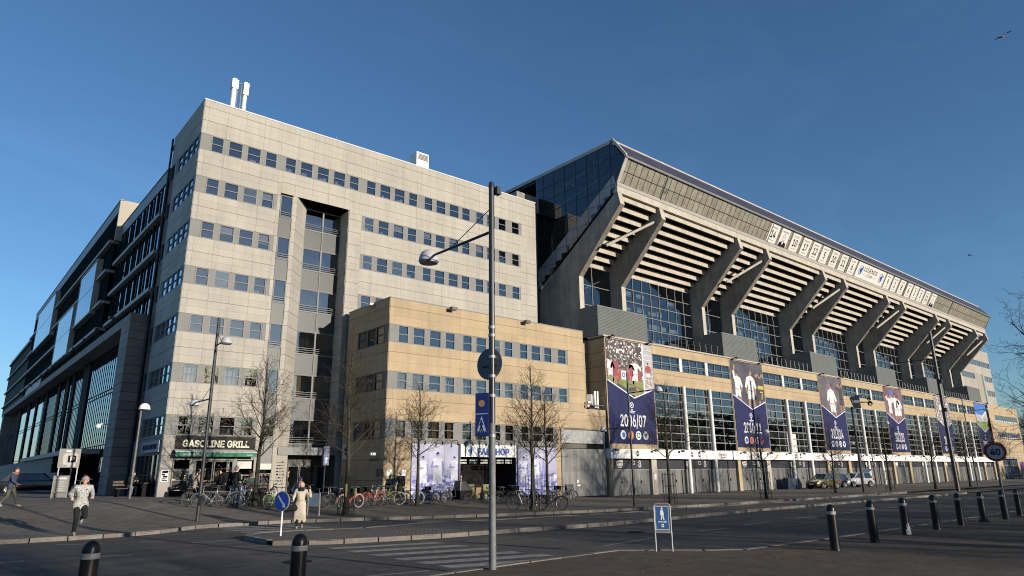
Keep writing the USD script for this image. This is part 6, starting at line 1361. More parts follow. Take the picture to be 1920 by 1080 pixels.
def person(label, loc, rz, pose, jacket, trousers, shoes, hair, hat=None, coat=None, sc=1., extra=None, group=None):
    J = {k: np.array(v, float) for k, v in {**BASE, **pose}.items()}
    t = T('person', label, 'person', loc, rz, group, local=True, scale=sc)
    f = J['face']/np.linalg.norm(J['face']); up = J['head']-J['neck']; up /= np.linalg.norm(up); f = f-up*(f@up); f /= np.linalg.norm(f); sd = np.cross(up, f); H = J['head']
    body = [hullm([(H+up*.035-f*.015, .088), (H-f*.03+up*.02, .085), (H+f*.02+up*.0, .075)]), hullm([(H+f*.035-up*.02, .06), (H+f*.04-up*.085, .036), (H-up*.05+f*.0, .06)]), hullm([(H+f*.092-up*.018, .012), (H+f*.078+up*.02, .012), (H+f*.088-up*.03, .016)])]
    for s in (-1, 1): body.append(hullm([(H+sd*s*.085-up*.0-f*.01, .018), (H+sd*s*.088-up*.03-f*.005, .012)]))
    body += chain([(J['neck'], .055), (H-up*.05-f*.01, .055)]); body += [hullm([(J['chest'], .13), (J['neck']-up*.04, .07)]), hullm([(J['waist'], .12), (J['chest'], .13)]), hullm([(J['hip'], .13), (J['waist'], .12)])]
    for s in 'LR':
        body += chain([(J['sh'+s], .05), (J['el'+s], .038), (J['ha'+s], .028)]); body += chain([(J['hp'+s], .08), (J['kn'+s], .055), (J['an'+s], .04)])
        d = J['ha'+s]-J['el'+s]; d /= np.linalg.norm(d); o = np.cross(d, [0, 0, 1.]); o = o/np.linalg.norm(o) if np.linalg.norm(o) > .1 else np.array([1., 0, 0]); pn = np.cross(o, d); W = J['ha'+s]+d*.02
        body.append(hullm([(W+o*.022, .014), (W-o*.022, .014), (W+d*.075+o*.03, .013), (W+d*.075-o*.03, .013)]))
        for k, ln in zip((-1.5, -.5, .5, 1.5), (.055, .068, .072, .062)):
            k0 = W+d*.075+o*k*.02; k1 = k0+d*ln*.55+pn*.012; k2 = k1+d*ln*.35+pn*.03; body += chain([(k0, .0095), (k1, .009), (k2, .008)])
        body += chain([(W+o*.026, .012), (W+o*.052+d*.035, .0105), (W+o*.056+d*.065+pn*.01, .009)])
    t.part('body', fuse(body, .022, 5), SKIN, smooth=True)
    e = MB()
    for s in (-1, 1): e.ball(H+f*.083+sd*s*.032+up*.012, .011, 1)
    t.part('eyes', e, EYE); t.part('mouth', MB().ball(H+f*.072-up*.062, .02, 1, (.35, 1, .35)), M('lip', (.30, .11, .09), .5) if 'lip' not in _mk else '/World/Looks/lip'); _mk.add('lip')
    top = [hullm([(J['hpL']+[0, .02, .0], .115), (J['hpR']+[0, -.02, .0], .115), (J['hpL']+[0, .015, -.06], .11), (J['hpR']+[0, -.015, -.06], .11), (J['waist'], .145)]), hullm([(J['waist'], .15), (J['chest']+sd*.05, .13), (J['chest']-sd*.05, .13)]), hullm([(J['chest']+sd*.06, .125), (J['chest']-sd*.06, .125), (J['shL'], .07), (J['shR'], .07), (J['neck']-up*.03, .075)])]
    for s in 'LR':
        d = J['ha'+s]-J['el'+s]; d /= np.linalg.norm(d); top += chain([(J['sh'+s], .078), (J['el'+s], .062), (J['ha'+s]-d*.01, .046)])
    if coat: top += [hullm([(J['hip'], .17), (J['hip']+[.0, .07, -.1], .15), (J['hip']+[.0, -.07, -.1], .15)])]
    t.part('jacket', fuse(top), jacket, smooth=True)
    if coat:
        kl, kr = J['knL'], J['knR']; al, ar_ = (J['anL']*.6+kl*.4), (J['anR']*.6+kr*.4); zb = .30
        ring = [hullm([(J['hip']+[0, .08, -.02], .14), (J['hip']+[0, -.08, -.02], .14), (np.array([kl[0]-.02, .12, .52]), .13), (np.array([kr[0]-.02, -.12, .52]), .13)]),
                hullm([(np.array([kl[0]-.02, .12, .52]), .13), (np.array([kr[0]-.02, -.12, .52]), .13), (np.array([al[0]*.7-.06, .15, zb]), .10), (np.array([ar_[0]*.7-.06, -.15, zb]), .10)])]
        t.part('coat_skirt', fuse(ring, .035, 4), jacket, smooth=True); fx = max(kl[0], kr[0])+.11
    leg = []
    for s in 'LR': leg += chain([(J['hp'+s], .105), (J['kn'+s], .07), (J['an'+s]+[0, 0, .03], .055)])
    leg.append(hullm([(J['hip'], .12), (J['hpL'], .10), (J['hpR'], .10)]))
    if coat: leg = sum([chain([(J['kn'+s]-[0, 0, .05], .06), (J['an'+s]+[0, 0, .03], .05)]) for s in 'LR'], [])
    t.part('trousers', fuse(leg), trousers, smooth=True)
    for s in 'LR': t.part('shoe', fuse([hullm([(J['an'+s]-[0, 0, .02], .05), (J['an'+s]+(J['an'+s]-J['to'+s])*.25+[0, 0, -.03], .04), (J['to'+s], .035), (J['to'+s]*.5+J['an'+s]*.5-[0, 0, .02], .045)])], .03, 3), shoes, smooth=True)
    hm = hullm([(H+up*.045-f*.025, .098), (H-f*.05+up*.0, .088), (H-f*.045-up*.05, .06)]); cut = hullm([(H+f*.10-up*.03, .07), (H+f*.09-up*.09, .07), (H+f*.085+up*.01, .055)])
    t.part('hair' if hat is None else 'hat', fuse([hm-cut], .025, 3), hat or hair, smooth=True)
    if extra: extra(t, J, H, f, up, sd)
    return t
_mk = set()
def cloth(n, c, **k): return M(n, c, k.pop('rough', .85), var=k.pop('var', .12), scale=k.pop('scale', 12), **k)
JOGW = usdkit.material(stage, '/World/Looks/jogger_top', {'g': ('geometry', {}), 'm': ('mapping', {'scale': (14., 14., 38.)}), 'n': ('noise_texture', {'scale': 1.6, 'detail': 3.}), 'r': ('rgb_ramp', {'ramp': [(.38, (.10, .10, .11)), (.5, (.30, .295, .29)), (.8, (.38, .375, .36))]}), 'p': ('principled_bsdf', {'roughness': .8})}, [('g.position', 'm.vector'), ('m.vector', 'n.vector'), ('n.fac', 'r.fac'), ('r.color', 'p.base_color')], surface='p.BSDF')
CBLK = cloth('cloth_black', (.008, .009, .010), spec=.2); CNAVY = cloth('cloth_navy', (.02, .03, .06)); COLIVE = cloth('cloth_olive', (.05, .055, .035)); CCOAT = cloth('coat_cream', (.34, .305, .245)); CBEI = cloth('cloth_tan', (.30, .25, .19)); CGRN = cloth('cloth_green_grey', (.05, .10, .085)); CBLUE = cloth('cloth_denim', (.05, .09, .16)); CGREY = cloth('cloth_grey', (.09, .09, .10)); SHW = cloth('shoe_grey', (.18, .175, .175)); HBLOND = cloth('hair_blond', (.33, .20, .09)); HDARK = cloth('hair_dark', (.02, .015, .012)); HGREY = cloth('hair_grey', (.25, .24, .23)); BEANIE = cloth('pattern_beanie', (.22, .16, .17), var=.6, scale=40); RED = cloth('cloth_red', (.35, .02, .03))
cd = math.degrees
# jogger: heading towards the camera's right, right leg planted, the other folded up behind
run = dict(hip=(0, 0, .93), waist=(.03, 0, 1.10), chest=(.07, 0, 1.30), neck=(.11, 0, 1.46), head=(.15, 0, 1.61), face=(1, -.1, -.05), shL=(.10, .19, 1.41), elL=(-.10, .30, 1.20), haL=(.14, .26, 1.10), shR=(.08, -.19, 1.41), elR=(-.14, -.30, 1.22), haR=(.08, -.26, 1.08),
           hpL=(0, .09, .90), knL=(.22, .12, .56), anL=(-.16, .12, .50), toL=(-.20, .12, .36), hpR=(0, -.09, .90), knR=(.10, -.08, .50), anR=(-.10, -.06, .10), toR=(.06, -.06, .03))
def jog_x(t, J, H, f, up, sd):
    t.part('chest_logo', MB().ball(J['chest']+[.125, .06, .04], .022, 1, (.3, 1, 1)), CBLK); t.part('headband', MB().torus(H+up*.05-f*.01, up, .098, .02, 20, 6), BEANIE, smooth=True)
person('jogger in a white-grey patterned top and black leggings on the left pavement edge', (4.24, 26.55, .0), -88, run, JOGW, CBLK, SHW, HBLOND, BEANIE, sc=1.06, extra=jog_x)
walk = dict(hip=(0, 0, .92), chest=(.05, 0, 1.29), neck=(.08, 0, 1.45), head=(.12, 0, 1.60), shL=(.06, .19, 1.40), shR=(.06, -.19, 1.40), elL=(-.10, .24, 1.16), haL=(.02, .24, .98), elR=(.14, -.25, 1.14), haR=(.30, -.20, 1.02), knL=(.18, .09, .50), anL=(.28, .10, .10), toL=(.44, .11, .05), knR=(-.06, -.09, .48), anR=(-.32, -.10, .16), toR=(-.22, -.1, .04))
def fur(t, J, H, f, up, sd):
    t.part('fur_collar', MB().torus(J['neck']+up*.02-f*.02, up, .105, .045, 18, 7), cloth('fur_ochre', (.22, .14, .05), var=.4), smooth=True); t.part('scarf', MB().torus(J['neck']+up*.05+f*.03, up, .075, .035, 16, 6), RED, smooth=True)
person('person in a dark navy hooded parka and olive trousers striding at the left edge', (3.34, 38.25, float(tz(3.34, 38.25))-.02), -32, walk, CNAVY, COLIVE, SHW, HDARK, CNAVY, sc=.98, extra=fur)
person('person cut by the left picture edge in a pale top', (2.35, 36.6, .4), -60, walk, CGREY, COLIVE, CBLK, HDARK, None, sc=1.0)
coatp = dict(face=(1, .15, -.1), shL=(-.01, .19, 1.41), elL=(.02, .37, 1.20), haL=(.08, .33, 1.46), elR=(.02, -.27, 1.18), haR=(.20, -.30, .98), knL=(.10, .09, .50), anL=(-.06, .10, .12), toL=(.08, .12, .04), knR=(.06, -.08, .49), anR=(.14, -.07, .08), toR=(.29, -.07, .03))
def coat_x(t, J, H, f, up, sd):
    t.part('scarf', fuse([hullm([(J['neck']+f*.05-up*.03+sd*.07, .07), (J['neck']+f*.05-up*.03-sd*.07, .07), (J['neck']+f*.02+up*.03, .09)])], .03), CBLK, smooth=True); t.part('headphone_band', MB().torus(H-f*.0, f*.0+np.cross(up, sd), .10, .022, 18, 6), CBEI, smooth=True); t.part('belt', MB().torus(J['waist']-[0, 0, .05], (0, 0, 1), .165, .02, 20, 5), CCOAT, smooth=True); t.part('phone', MB().box(*(J['haL'][0]+np.array([.02, .035])), *(J['haL'][1]+np.array([-.04, .04])), *(J['haL'][2]+np.array([.02, .16]))), CBLK)
wx = (11.25, 25.5, -.11)
wrz = cd(math.atan2(-wx[1], -wx[0]))-6
person('woman in a long cream coat and dark scarf walking over the zebra crossing', wx, wrz, coatp, CCOAT, CBLK, SHW, HBLOND, None, coat=True, sc=.95, extra=coat_x)
hb_ = T('shoulder_bag', 'large black bag carried by the woman in the cream coat', 'bag', wx); fx, fy = math.cos(math.radians(wrz)), math.sin(math.radians(wrz)); bc = np.array([wx[0]+fx*.22+fy*.38, wx[1]+fy*.22-fx*.38, .67])
sx, sy_ = -fy, fx
bagm = fuse([hullm([(bc+[sx*.2, sy_*.2, -.05], .12), (bc-[sx*.2, sy_*.2, .05], .12), (bc+[sx*.12, sy_*.12, .08], .09), (bc-[sx*.12, sy_*.12, -.08], .09)])], .04); hb_.part('bag', bagm, CBLK, smooth=True); hb_.part('strap', MB().path([bc+[sx*.15, sy_*.15, .12], bc+[fy*-.1, fx*.1, .30], bc-[sx*.15, sy_*.15, -.12]], .014), CBLK)
person('person in a dark blue hood walking just behind the woman in the cream coat', (12.9, 29.6, .02), wrz+150, dict(walk), CNAVY, CBLK, CBLK, HDARK, CNAVY, sc=1.0)
sit = dict(hip=(0, 0, .52), waist=(.04, 0, .70), chest=(.14, 0, .90), neck=(.20, 0, 1.05), head=(.26, 0, 1.20), face=(1, 0, -.3), shL=(.18, .18, 1.00), elL=(.28, .22, .78), haL=(.48, .12, .80), shR=(.18, -.18, 1.00), elR=(.28, -.22, .78), haR=(.48, -.12, .80), hpL=(.04, .10, .50), knL=(.46, .12, .50), anL=(.42, .12, .08), toL=(.56, .13, .03), hpR=(.04, -.10, .50), knR=(.46, -.12, .50), anR=(.42, -.12, .08), toR=(.56, -.13, .03))
def zt(x, y): return float(tz(x, y))
person('person in dark clothes sitting on a bench by the dark stone pillar', (9.55, 45.2, .75), -75, sit, CBLK, CGREY, CBLK, HDARK, None, sc=1.05)
person('grey-haired person in a tan jacket sitting at the grill table', (12.0, 41.6, zt(12, 41.6)), -20, sit, CBEI, CBLK, CBLK, HGREY, None, sc=1.05)
person('person with an orange-brown head seated at the grill table facing left', (13.35, 41.3, zt(13.3, 41.3)), 165, sit, CBLK, CBLK, CBLK, HBLOND, None, sc=1.05)
person('standing person in a black leather jacket and helmet before the grill door', (12.1, 36.6, zt(12.1, 36.6)), 60, {}, CBLK, CBLK, CBLK, HDARK, CGREY, sc=1.03)
person('standing man in a black coat, flat cap and blue jeans before the grill', (12.35, 35.9, zt(12.35, 35.9)), 20, dict(haL=(.22, .16, 1.10), elL=(.0, .25, 1.15), haR=(.24, -.14, 1.08), elR=(.0, -.25, 1.15), face=(1, -.2, -.2)), CBLK, CBLUE, CBLK, HDARK, CGREY, sc=1.06)
person('person in a green-grey jacket seated beside the first tree', (14.1, 38.6, zt(14.1, 38.6)), 75, sit, CGRN, CBLK, CBLK, cloth('hair_auburn', (.14, .05, .03)), None, sc=1.05)
person('person in a long dark dress standing at the cash machine by the mural', (21.75, 35.55, zt(21.7, 35.5)), 75, dict(haL=(.2, .2, 1.15), elL=(.0, .25, 1.15)), CBLK, CGREY, CBLK, HGREY, cloth('hood_grey', (.16, .14, .12)), coat=True, sc=.98)
person('distant person in dark clothes at the far stadium doors', (107.8, 33.0, 0), 180, {}, CBLK, CBLK, CBLK, HDARK, sc=1.05)
# benches and tables
WOOD = M('dark_wood', (.05, .035, .025), .7, var=.3, scale=6)
def bench(x, y, rz, lab, L=1.6):
    t = T('bench', lab, 'bench', (x, y, zt(x, y)), rz, local=True)
    for i in range(3): t.part('slat', MB().box(-.20+i*.14, -.08+i*.14, -L/2, L/2, .43, .47), WOOD)
    for s in (-1, 1): t.part('leg', MB().box(-.2, .2, s*L*.4-.04, s*L*.4+.04, 0, .43), BLACKM)
    for i in range(2): t.part('back_slat', MB().box(-.27, -.23, -L/2, L/2, .6+i*.16, .72+i*.16), WOOD)
def table(x, y, rz, lab, L=1.5):
    t = T('table', lab, 'table', (x, y, zt(x, y)), rz, local=True)
    for i in range(4): t.part('top_board', MB().box(-.34+i*.17, -.18+i*.17, -L/2, L/2, .72, .76), WOOD)
    for s in (-1, 1): t.part('trestle', MB().box(-.3, .3, s*L*.38-.03, s*L*.38+.03, 0, .72), BLACKM)
bench(9.5, 45.25, -75, 'dark bench by the stone pillar of the glass wing'); table(10.0, 44.6, 15, 'dark picnic table at the left of the flank shop', 1.8)
bench(11.95, 41.65, -20, 'dark bench left of the grill table'); table(12.7, 41.45, -10, 'grill table with people on both sides', 1.2); bench(13.4, 41.3, 165, 'dark bench right of the grill table'); bench(14.1, 38.55, 75, 'bench under the person in the green-grey jacket'); table(14.35, 39.3, 75, 'small table beside the first tree', 1.2)
def aboard(x, y, rz, lab, col, h=.95):
    t = T('pavement_sign', lab, 'sandwich board', (x, y, zt(x, y)), rz, local=True); t.part('board', MB().add([(.02, -.3, h), (.06, -.3, h), (.06, .3, h), (.02, .3, h), (.22, -.3, .04), (.26, -.3, .04), (.26, .3, .04), (.22, .3, .04)], [[0, 2, 1], [0, 3, 2], [4, 5, 6], [4, 6, 7], [0, 1, 5], [0, 5, 4], [1, 2, 6], [1, 6, 5], [2, 3, 7], [2, 7, 6], [3, 0, 4], [3, 4, 7]]), col); t.part('rear_board', MB().add([(-.02, -.3, h), (-.06, -.3, h), (-.06, .3, h), (-.02, .3, h), (-.22, -.3, .04), (-.26, -.3, .04), (-.26, .3, .04), (-.22, .3, .04)], _BOXF), col); t.part('hinge', MB().box(-.06, .06, -.3, .3, h-.03, h+.01), STEEL)
PGREEN = M('pale_green_board', (.16, .25, .14), .6); PYEL = M('yellow_board', (.13, .13, .035), .6)
aboard(13.9, 40.4, -100, 'pale green sandwich board in front of the grill window', PGREEN, 1.25); aboard(26.9, 35.6, -90, 'yellow sandwich board left of the fan shop door', PYEL); aboard(28.1, 35.5, -90, 'yellow sandwich board before the fan shop door, behind the lamp pole', PYEL); aboard(33.6, 33.4, -95, 'dark sandwich board right of the fan shop door', M('dark_board', (.03, .04, .04), .6), 1.0)
bb = T('blue_barrel', 'blue standing column with a white stripe in front of the grill', 'column', (12.55, 35.5, zt(12.5, 35.5))); z = zt(12.5, 35.5); bb.part('column', MB().box(12.46, 12.66, 35.45, 35.6, z, z+.95), M('column_blue', (.03, .09, .20), .5)); bb.part('edge', MB().box(12.665, 12.70, 35.44, 35.61, z, z+.97), STEEL)
wb_ = T('waste_bin', 'dark waste bin against the stadium doors left of the green car', 'bin', (67.2, 35.7, 0)); wb_.part('bin', MB().add([(66.6, 35.4, 0), (68.4, 35.4, 0), (68.4, 36, 0), (66.6, 36, 0), (66.7, 35.4, 1.0), (68.1, 35.4, 1.0), (68.1, 36, 1.0), (66.7, 36, 1.0)], _BOXF), CNAVY); wb_.part('lid', MB().box(66.65, 68.15, 35.35, 36.0, 1.0, 1.06), CNAVY)

# ---------------------------------------------------------------- bicycles
TYRE = M('tyre', (.015, .015, .015), .8); CHROME = M('chrome', (.20, .20, .20), .45, .7, var=.05); LEATH = M('saddle_black', (.02, .018, .016), .5)
def bike(lab, loc, rz, col, rimc=None, basket=False, lean=0., sc=1., step=True):
    t = T('bicycle', lab, 'bicycle', loc, rz, 'bicycles parked along the shop fronts', local=True, scale=sc)
    R = .34; A = np.array([-.52, 0, R]); B = np.array([.54, 0, R]); bb = np.array([-.06, 0, .29]); st_ = np.array([-.22, 0, .72]); hd = np.array([.36, 0, .78]); hb = np.array([.34, 0, .66])
    for w in (A, B):
        p = t.part('wheel', MB().torus(w, (0, 1, 0), R-.022, .021, 26, 6), rimc or TYRE); sp = MB().torus(w, (0, 1, 0), R-.05, .012, 24, 4)
        for i in range(14): a = i*2*PI/14; sp.tube(w, w+np.array([math.cos(a), 0, math.sin(a)])*(R-.05), .0025, n=3, cap=False)
        sp.tube(w-[0, .05, 0], w+[0, .05, 0], .025, n=8); subparts_local(t, p, 'rim', sp, CHROME)
    fr_ = MB().tube(bb, st_, .016).tube(bb, hb, .019).tube(bb, A, .012).tube(st_*.95+bb*.05, A, .010).tube(hb, hd, .019)
    if step: fr_.tube(bb+[0, 0, .12], hb, .015)
    else: fr_.tube(st_, hb+[0, 0, .08], .016)
    t.part('frame', fr_, col); t.part('fork', MB().tube(hb, hb*.3+B*.7+[.02, .04, 0], .012).tube(hb*.3+B*.7+[.02, .04, 0], B+[0, .05, 0], .010).tube(hb, hb*.3+B*.7+[.02, -.04, 0], .012).tube(hb*.3+B*.7+[.02, -.04, 0], B+[0, -.05, 0], .010), col)
    t.part('seat_post', MB().tube(st_, st_+[-.04, 0, .16], .013), CHROME); t.part('saddle', MB().add([(-.40, -.09, .90), (-.40, .09, .90), (-.12, .025, .91), (-.12, -.025, .91), (-.38, -.08, .96), (-.38, .08, .96), (-.13, .02, .94), (-.13, -.02, .94)], [[0, 1, 2], [0, 2, 3], [4, 6, 5], [4, 7, 6], [0, 5, 1], [0, 4, 5], [1, 6, 2], [1, 5, 6], [2, 7, 3], [2, 6, 7], [3, 4, 0], [3, 7, 4]]), LEATH)
    t.part('handlebar', MB().tube(hd, hd+[-.03, 0, .20], .013).path([hd+[-.2, -.29, .22], hd+[.0, -.27, .22], hd+[.02, 0, .19], hd+[.0, .27, .22], hd+[-.2, .29, .22]], .012), CHROME)
    t.part('crank', MB().tube(bb-[0, .07, 0], bb+[0, .07, 0], .03).tube(bb+[0, .07, 0], bb+[.13, .08, -.1], .01).tube(bb-[0, .07, 0], bb+[-.13, -.08, .1], .01).torus(bb+[0, .04, 0], (0, 1, 0), .09, .008, 16, 4), CHROME)
    mg = MB()
    for w in (A, B): mg.path([w+np.array([math.cos(a), 0, math.sin(a)])*(R+.02) for a in np.linspace(.3 if w is A else .1, 2.9, 9)], .014, 5)
    t.part('mudguard', mg, col); t.part('rear_rack', MB().box(-.82, -.36, -.07, .07, .72, .74).tube((-.72, .06, .72), A+[0, .05, 0], .007).tube((-.72, -.06, .72), A+[0, -.05, 0], .007), BLACKM); t.part('lamp', MB().tube(hd+[.06, 0, .0], hd+[.13, 0, .0], .035, n=10), CHROME)
    if basket: t.part('basket', MB().box(.40, .70, -.19, .19, .74, .76).box(.40, .42, -.19, .19, .74, .98).box(.68, .70, -.19, .19, .74, .98).box(.40, .70, -.19, -.17, .74, .98).box(.40, .70, .17, .19, .74, .98), BLACKM)
    return t
PB = M('bike_black', (.015, .015, .017), .3); PO = M('bike_orange', (.45, .06, .02), .4, var=.05); PGR = M('bike_green', (.16, .38, .05), .4, var=.05); PWH = M('bike_white', (.30, .30, .30), .35); PGY = M('bike_grey', (.16, .17, .18), .35, .4); PTE = M('bike_teal', (.05, .20, .24), .4); WHT = M('white_tyre', (.33, .33, .32), .6); PYG = M('bike_olive', (.25, .27, .05), .4)
def at(x, y): return (x, y, zt(x, y))
b_black = bike('black bicycle with a front basket at the left of the grill racks', at(10.6, 35.5), -12, PB, basket=True)
bike('lime green bicycle right of the first tree behind the arrow sign', at(13.6, 33.7), 25, PGR); b_or = bike('orange rental bicycle with a white rear tyre beside the guarded tree', at(17.25, 33.0), 12, PO, WHT, True); bike('second orange rental bicycle right of the first orange one', at(18.9, 33.6), 195, PO, None, True)
b_plain = bike('plain black bicycle without basket by the entrance recess', at(15.7, 35.2), 30, PB); b_grey = bike('grey bicycle left of the cash machine', at(19.75, 34.6), 150, PGY, None, False, step=False); b_white = bike('pale bicycle with light wheels parked in front of the left mural edge', at(21.2, 33.7), -20, PGY, WHT, False, step=False); bike('teal bicycle leaning by the tariff board at the left plaza', at(7.4, 46.6), -60, PTE); bike('olive-yellow bicycle left of the person at the cash machine', at(19.9, 34.1), 160, PYG); bike('black bicycle leaning on the greenish tree trunk right of the lamp pole', at(23.6, 26.75), -38, PB, step=False)
bike('white framed bicycle in front of the grill door', at(11.6, 35.1), 150, PWH, step=False)
for i, (x, y, r, p, lab) in enumerate([(12.6, 34.9, 200, 0, 'black bicycle just left of the first tree trunk'), (14.6, 33.6, 5, 0, 'black bicycle right of the green one'), (15.3, 38.9, 40, 0, 'black bicycle near the directory pillar'), (16.0, 33.6, 15, 2, 'pale bicycle left of the guarded tree'), (16.6, 33.4, 190, 0, 'black bicycle directly behind the guarded tree'),
        (18.1, 33.7, 170, 0, 'black bicycle between the two orange ones'), (19.4, 33.8, 20, 2, 'pale bicycle right of the orange ones'), (20.6, 34.0, 170, 0, 'black bicycle left of the mural tree'), (22.5, 33.8, -15, 0, 'black bicycle under the left mural'), (22.95, 33.5, 160, 0, 'second black bicycle under the left mural'), (23.5, 33.7, 10, 0, 'third black bicycle under the left mural'),
        (25.6, 33.2, 0, 0, 'black bicycle left of the lamp pole before the shop door'), (26.7, 32.7, 165, 0, 'black bicycle right of the lamp pole before the shop door'), (27.2, 32.3, -20, 0, 'second black bicycle right of the lamp pole'), (27.8, 32.2, 10, 0, 'third black bicycle right of the lamp pole'), (28.5, 31.9, 175, 0, 'fourth black bicycle right of the lamp pole'),
        (24.45, 25.6, -62, 0, 'black bicycle standing right of the greenish tree trunk'), (30.0, 31.2, 20, 0, 'black bicycle behind the smaller tree of the right mural'), (30.7, 31.4, 150, 2, 'pale bicycle near the grey gate'), (31.2, 31.3, -10, 0, 'rightmost black bicycle near the grey gate'), (13.2, 35.6, 95, 0, 'black bicycle seen end-on by the first tree'), (10.9, 34.9, 165, 2, 'pale bicycle behind the lamp post with two arms'),
        (142, 34.5, 30, 0, 'distant bicycle at the far stand corner'), (144, 34.6, 160, 0, 'second distant bicycle at the far stand corner')]):
    (b_black if i % 4 == 1 else b_plain, b_or, b_grey)[p].copy(at(x, y), r, 1., lab)
# cargo bike with a black rain hood
x, y = 24.2, 33.4; cg = T('cargo_bike', 'black cargo tricycle with a rain hood in front of the mural', 'cargo bike', at(x, y), 5, local=True)
for w in ((.55, .38, .28), (.55, -.38, .28), (-.75, 0, .33)):
    p = cg.part('wheel', MB().torus(w, (0, 1, 0), w[2]-.02, .022, 24, 6), TYRE); q = MB()
    for i in range(12): a = i*PI/6; q.tube(w, np.array(w)+np.array([math.cos(a), 0, math.sin(a)])*(w[2]-.04), .003, n=3, cap=False)
    subparts_local(cg, p, 'spokes', q, CHROME)
cg.part('box', MB().add([(.1, -.32, .25), (.9, -.3, .32), (.9, .3, .32), (.1, .32, .25), (.0, -.36, .72), (1.05, -.34, .72), (1.05, .34, .72), (.0, .36, .72)], _BOXF), BLACKM); cg.part('hood', fuse([hullm([((.08, -.28, .74), .06), ((.98, -.27, .74), .06), ((.98, .27, .74), .06), ((.08, .28, .74), .06), ((.18, -.2, 1.2), .09), ((.52, -.18, 1.17), .09), ((.52, .18, 1.17), .09), ((.18, .2, 1.2), .09)])], .06, 4), M('hood_fabric', (.03, .03, .035), .35)); cg.part('hood_window', MB().quad((1.02, -.22, .84), (1.02, .22, .84), (.72, .2, 1.15), (.72, -.2, 1.15)), M('hood_window_clear', (.2, .2, .21), .15)); cg.part('frame', MB().path([(.0, 0, .4), (-.4, 0, .35), (-.75, 0, .33)], .03).tube((-.4, 0, .35), (-.5, 0, .85), .02).tube((.0, 0, .4), (-.12, 0, 1.0), .02), PB); cg.part('saddle', MB().box(-.62, -.38, -.08, .08, .85, .92), LEATH); cg.part('handlebar', MB().tube((-.12, -.3, 1.02), (-.12, .3, 1.02), .014), CHROME)
rb = T('rental_rack', 'red rack posts at the dark stone pillar behind the jogger', 'rack', (9.6, 56, .75))
for x in (9.0, 10.6): rb.part('post', MB().box(x-.12, x+.12, 55.9, 56.1, .75, 2.1), RED)
rb.part('rail', MB().box(9.0, 10.6, 55.97, 56.03, 1.2, 1.28), RED)
rkx = T('bike_rack', 'low steel bicycle racks before the fan shop', 'rack', (20, 33.2, .15))
for i in range(24):
    x = 15.6+i*.62; y = 33.9-.1*i if i > 13 else 33.9-.02*i; z = zt(x, y); rkx.part('hoop', MB().path([(x, y-.2, z), (x, y-.2, z+.45), (x, y+.2, z+.45), (x, y+.2, z)], .014), DARKSTEEL)

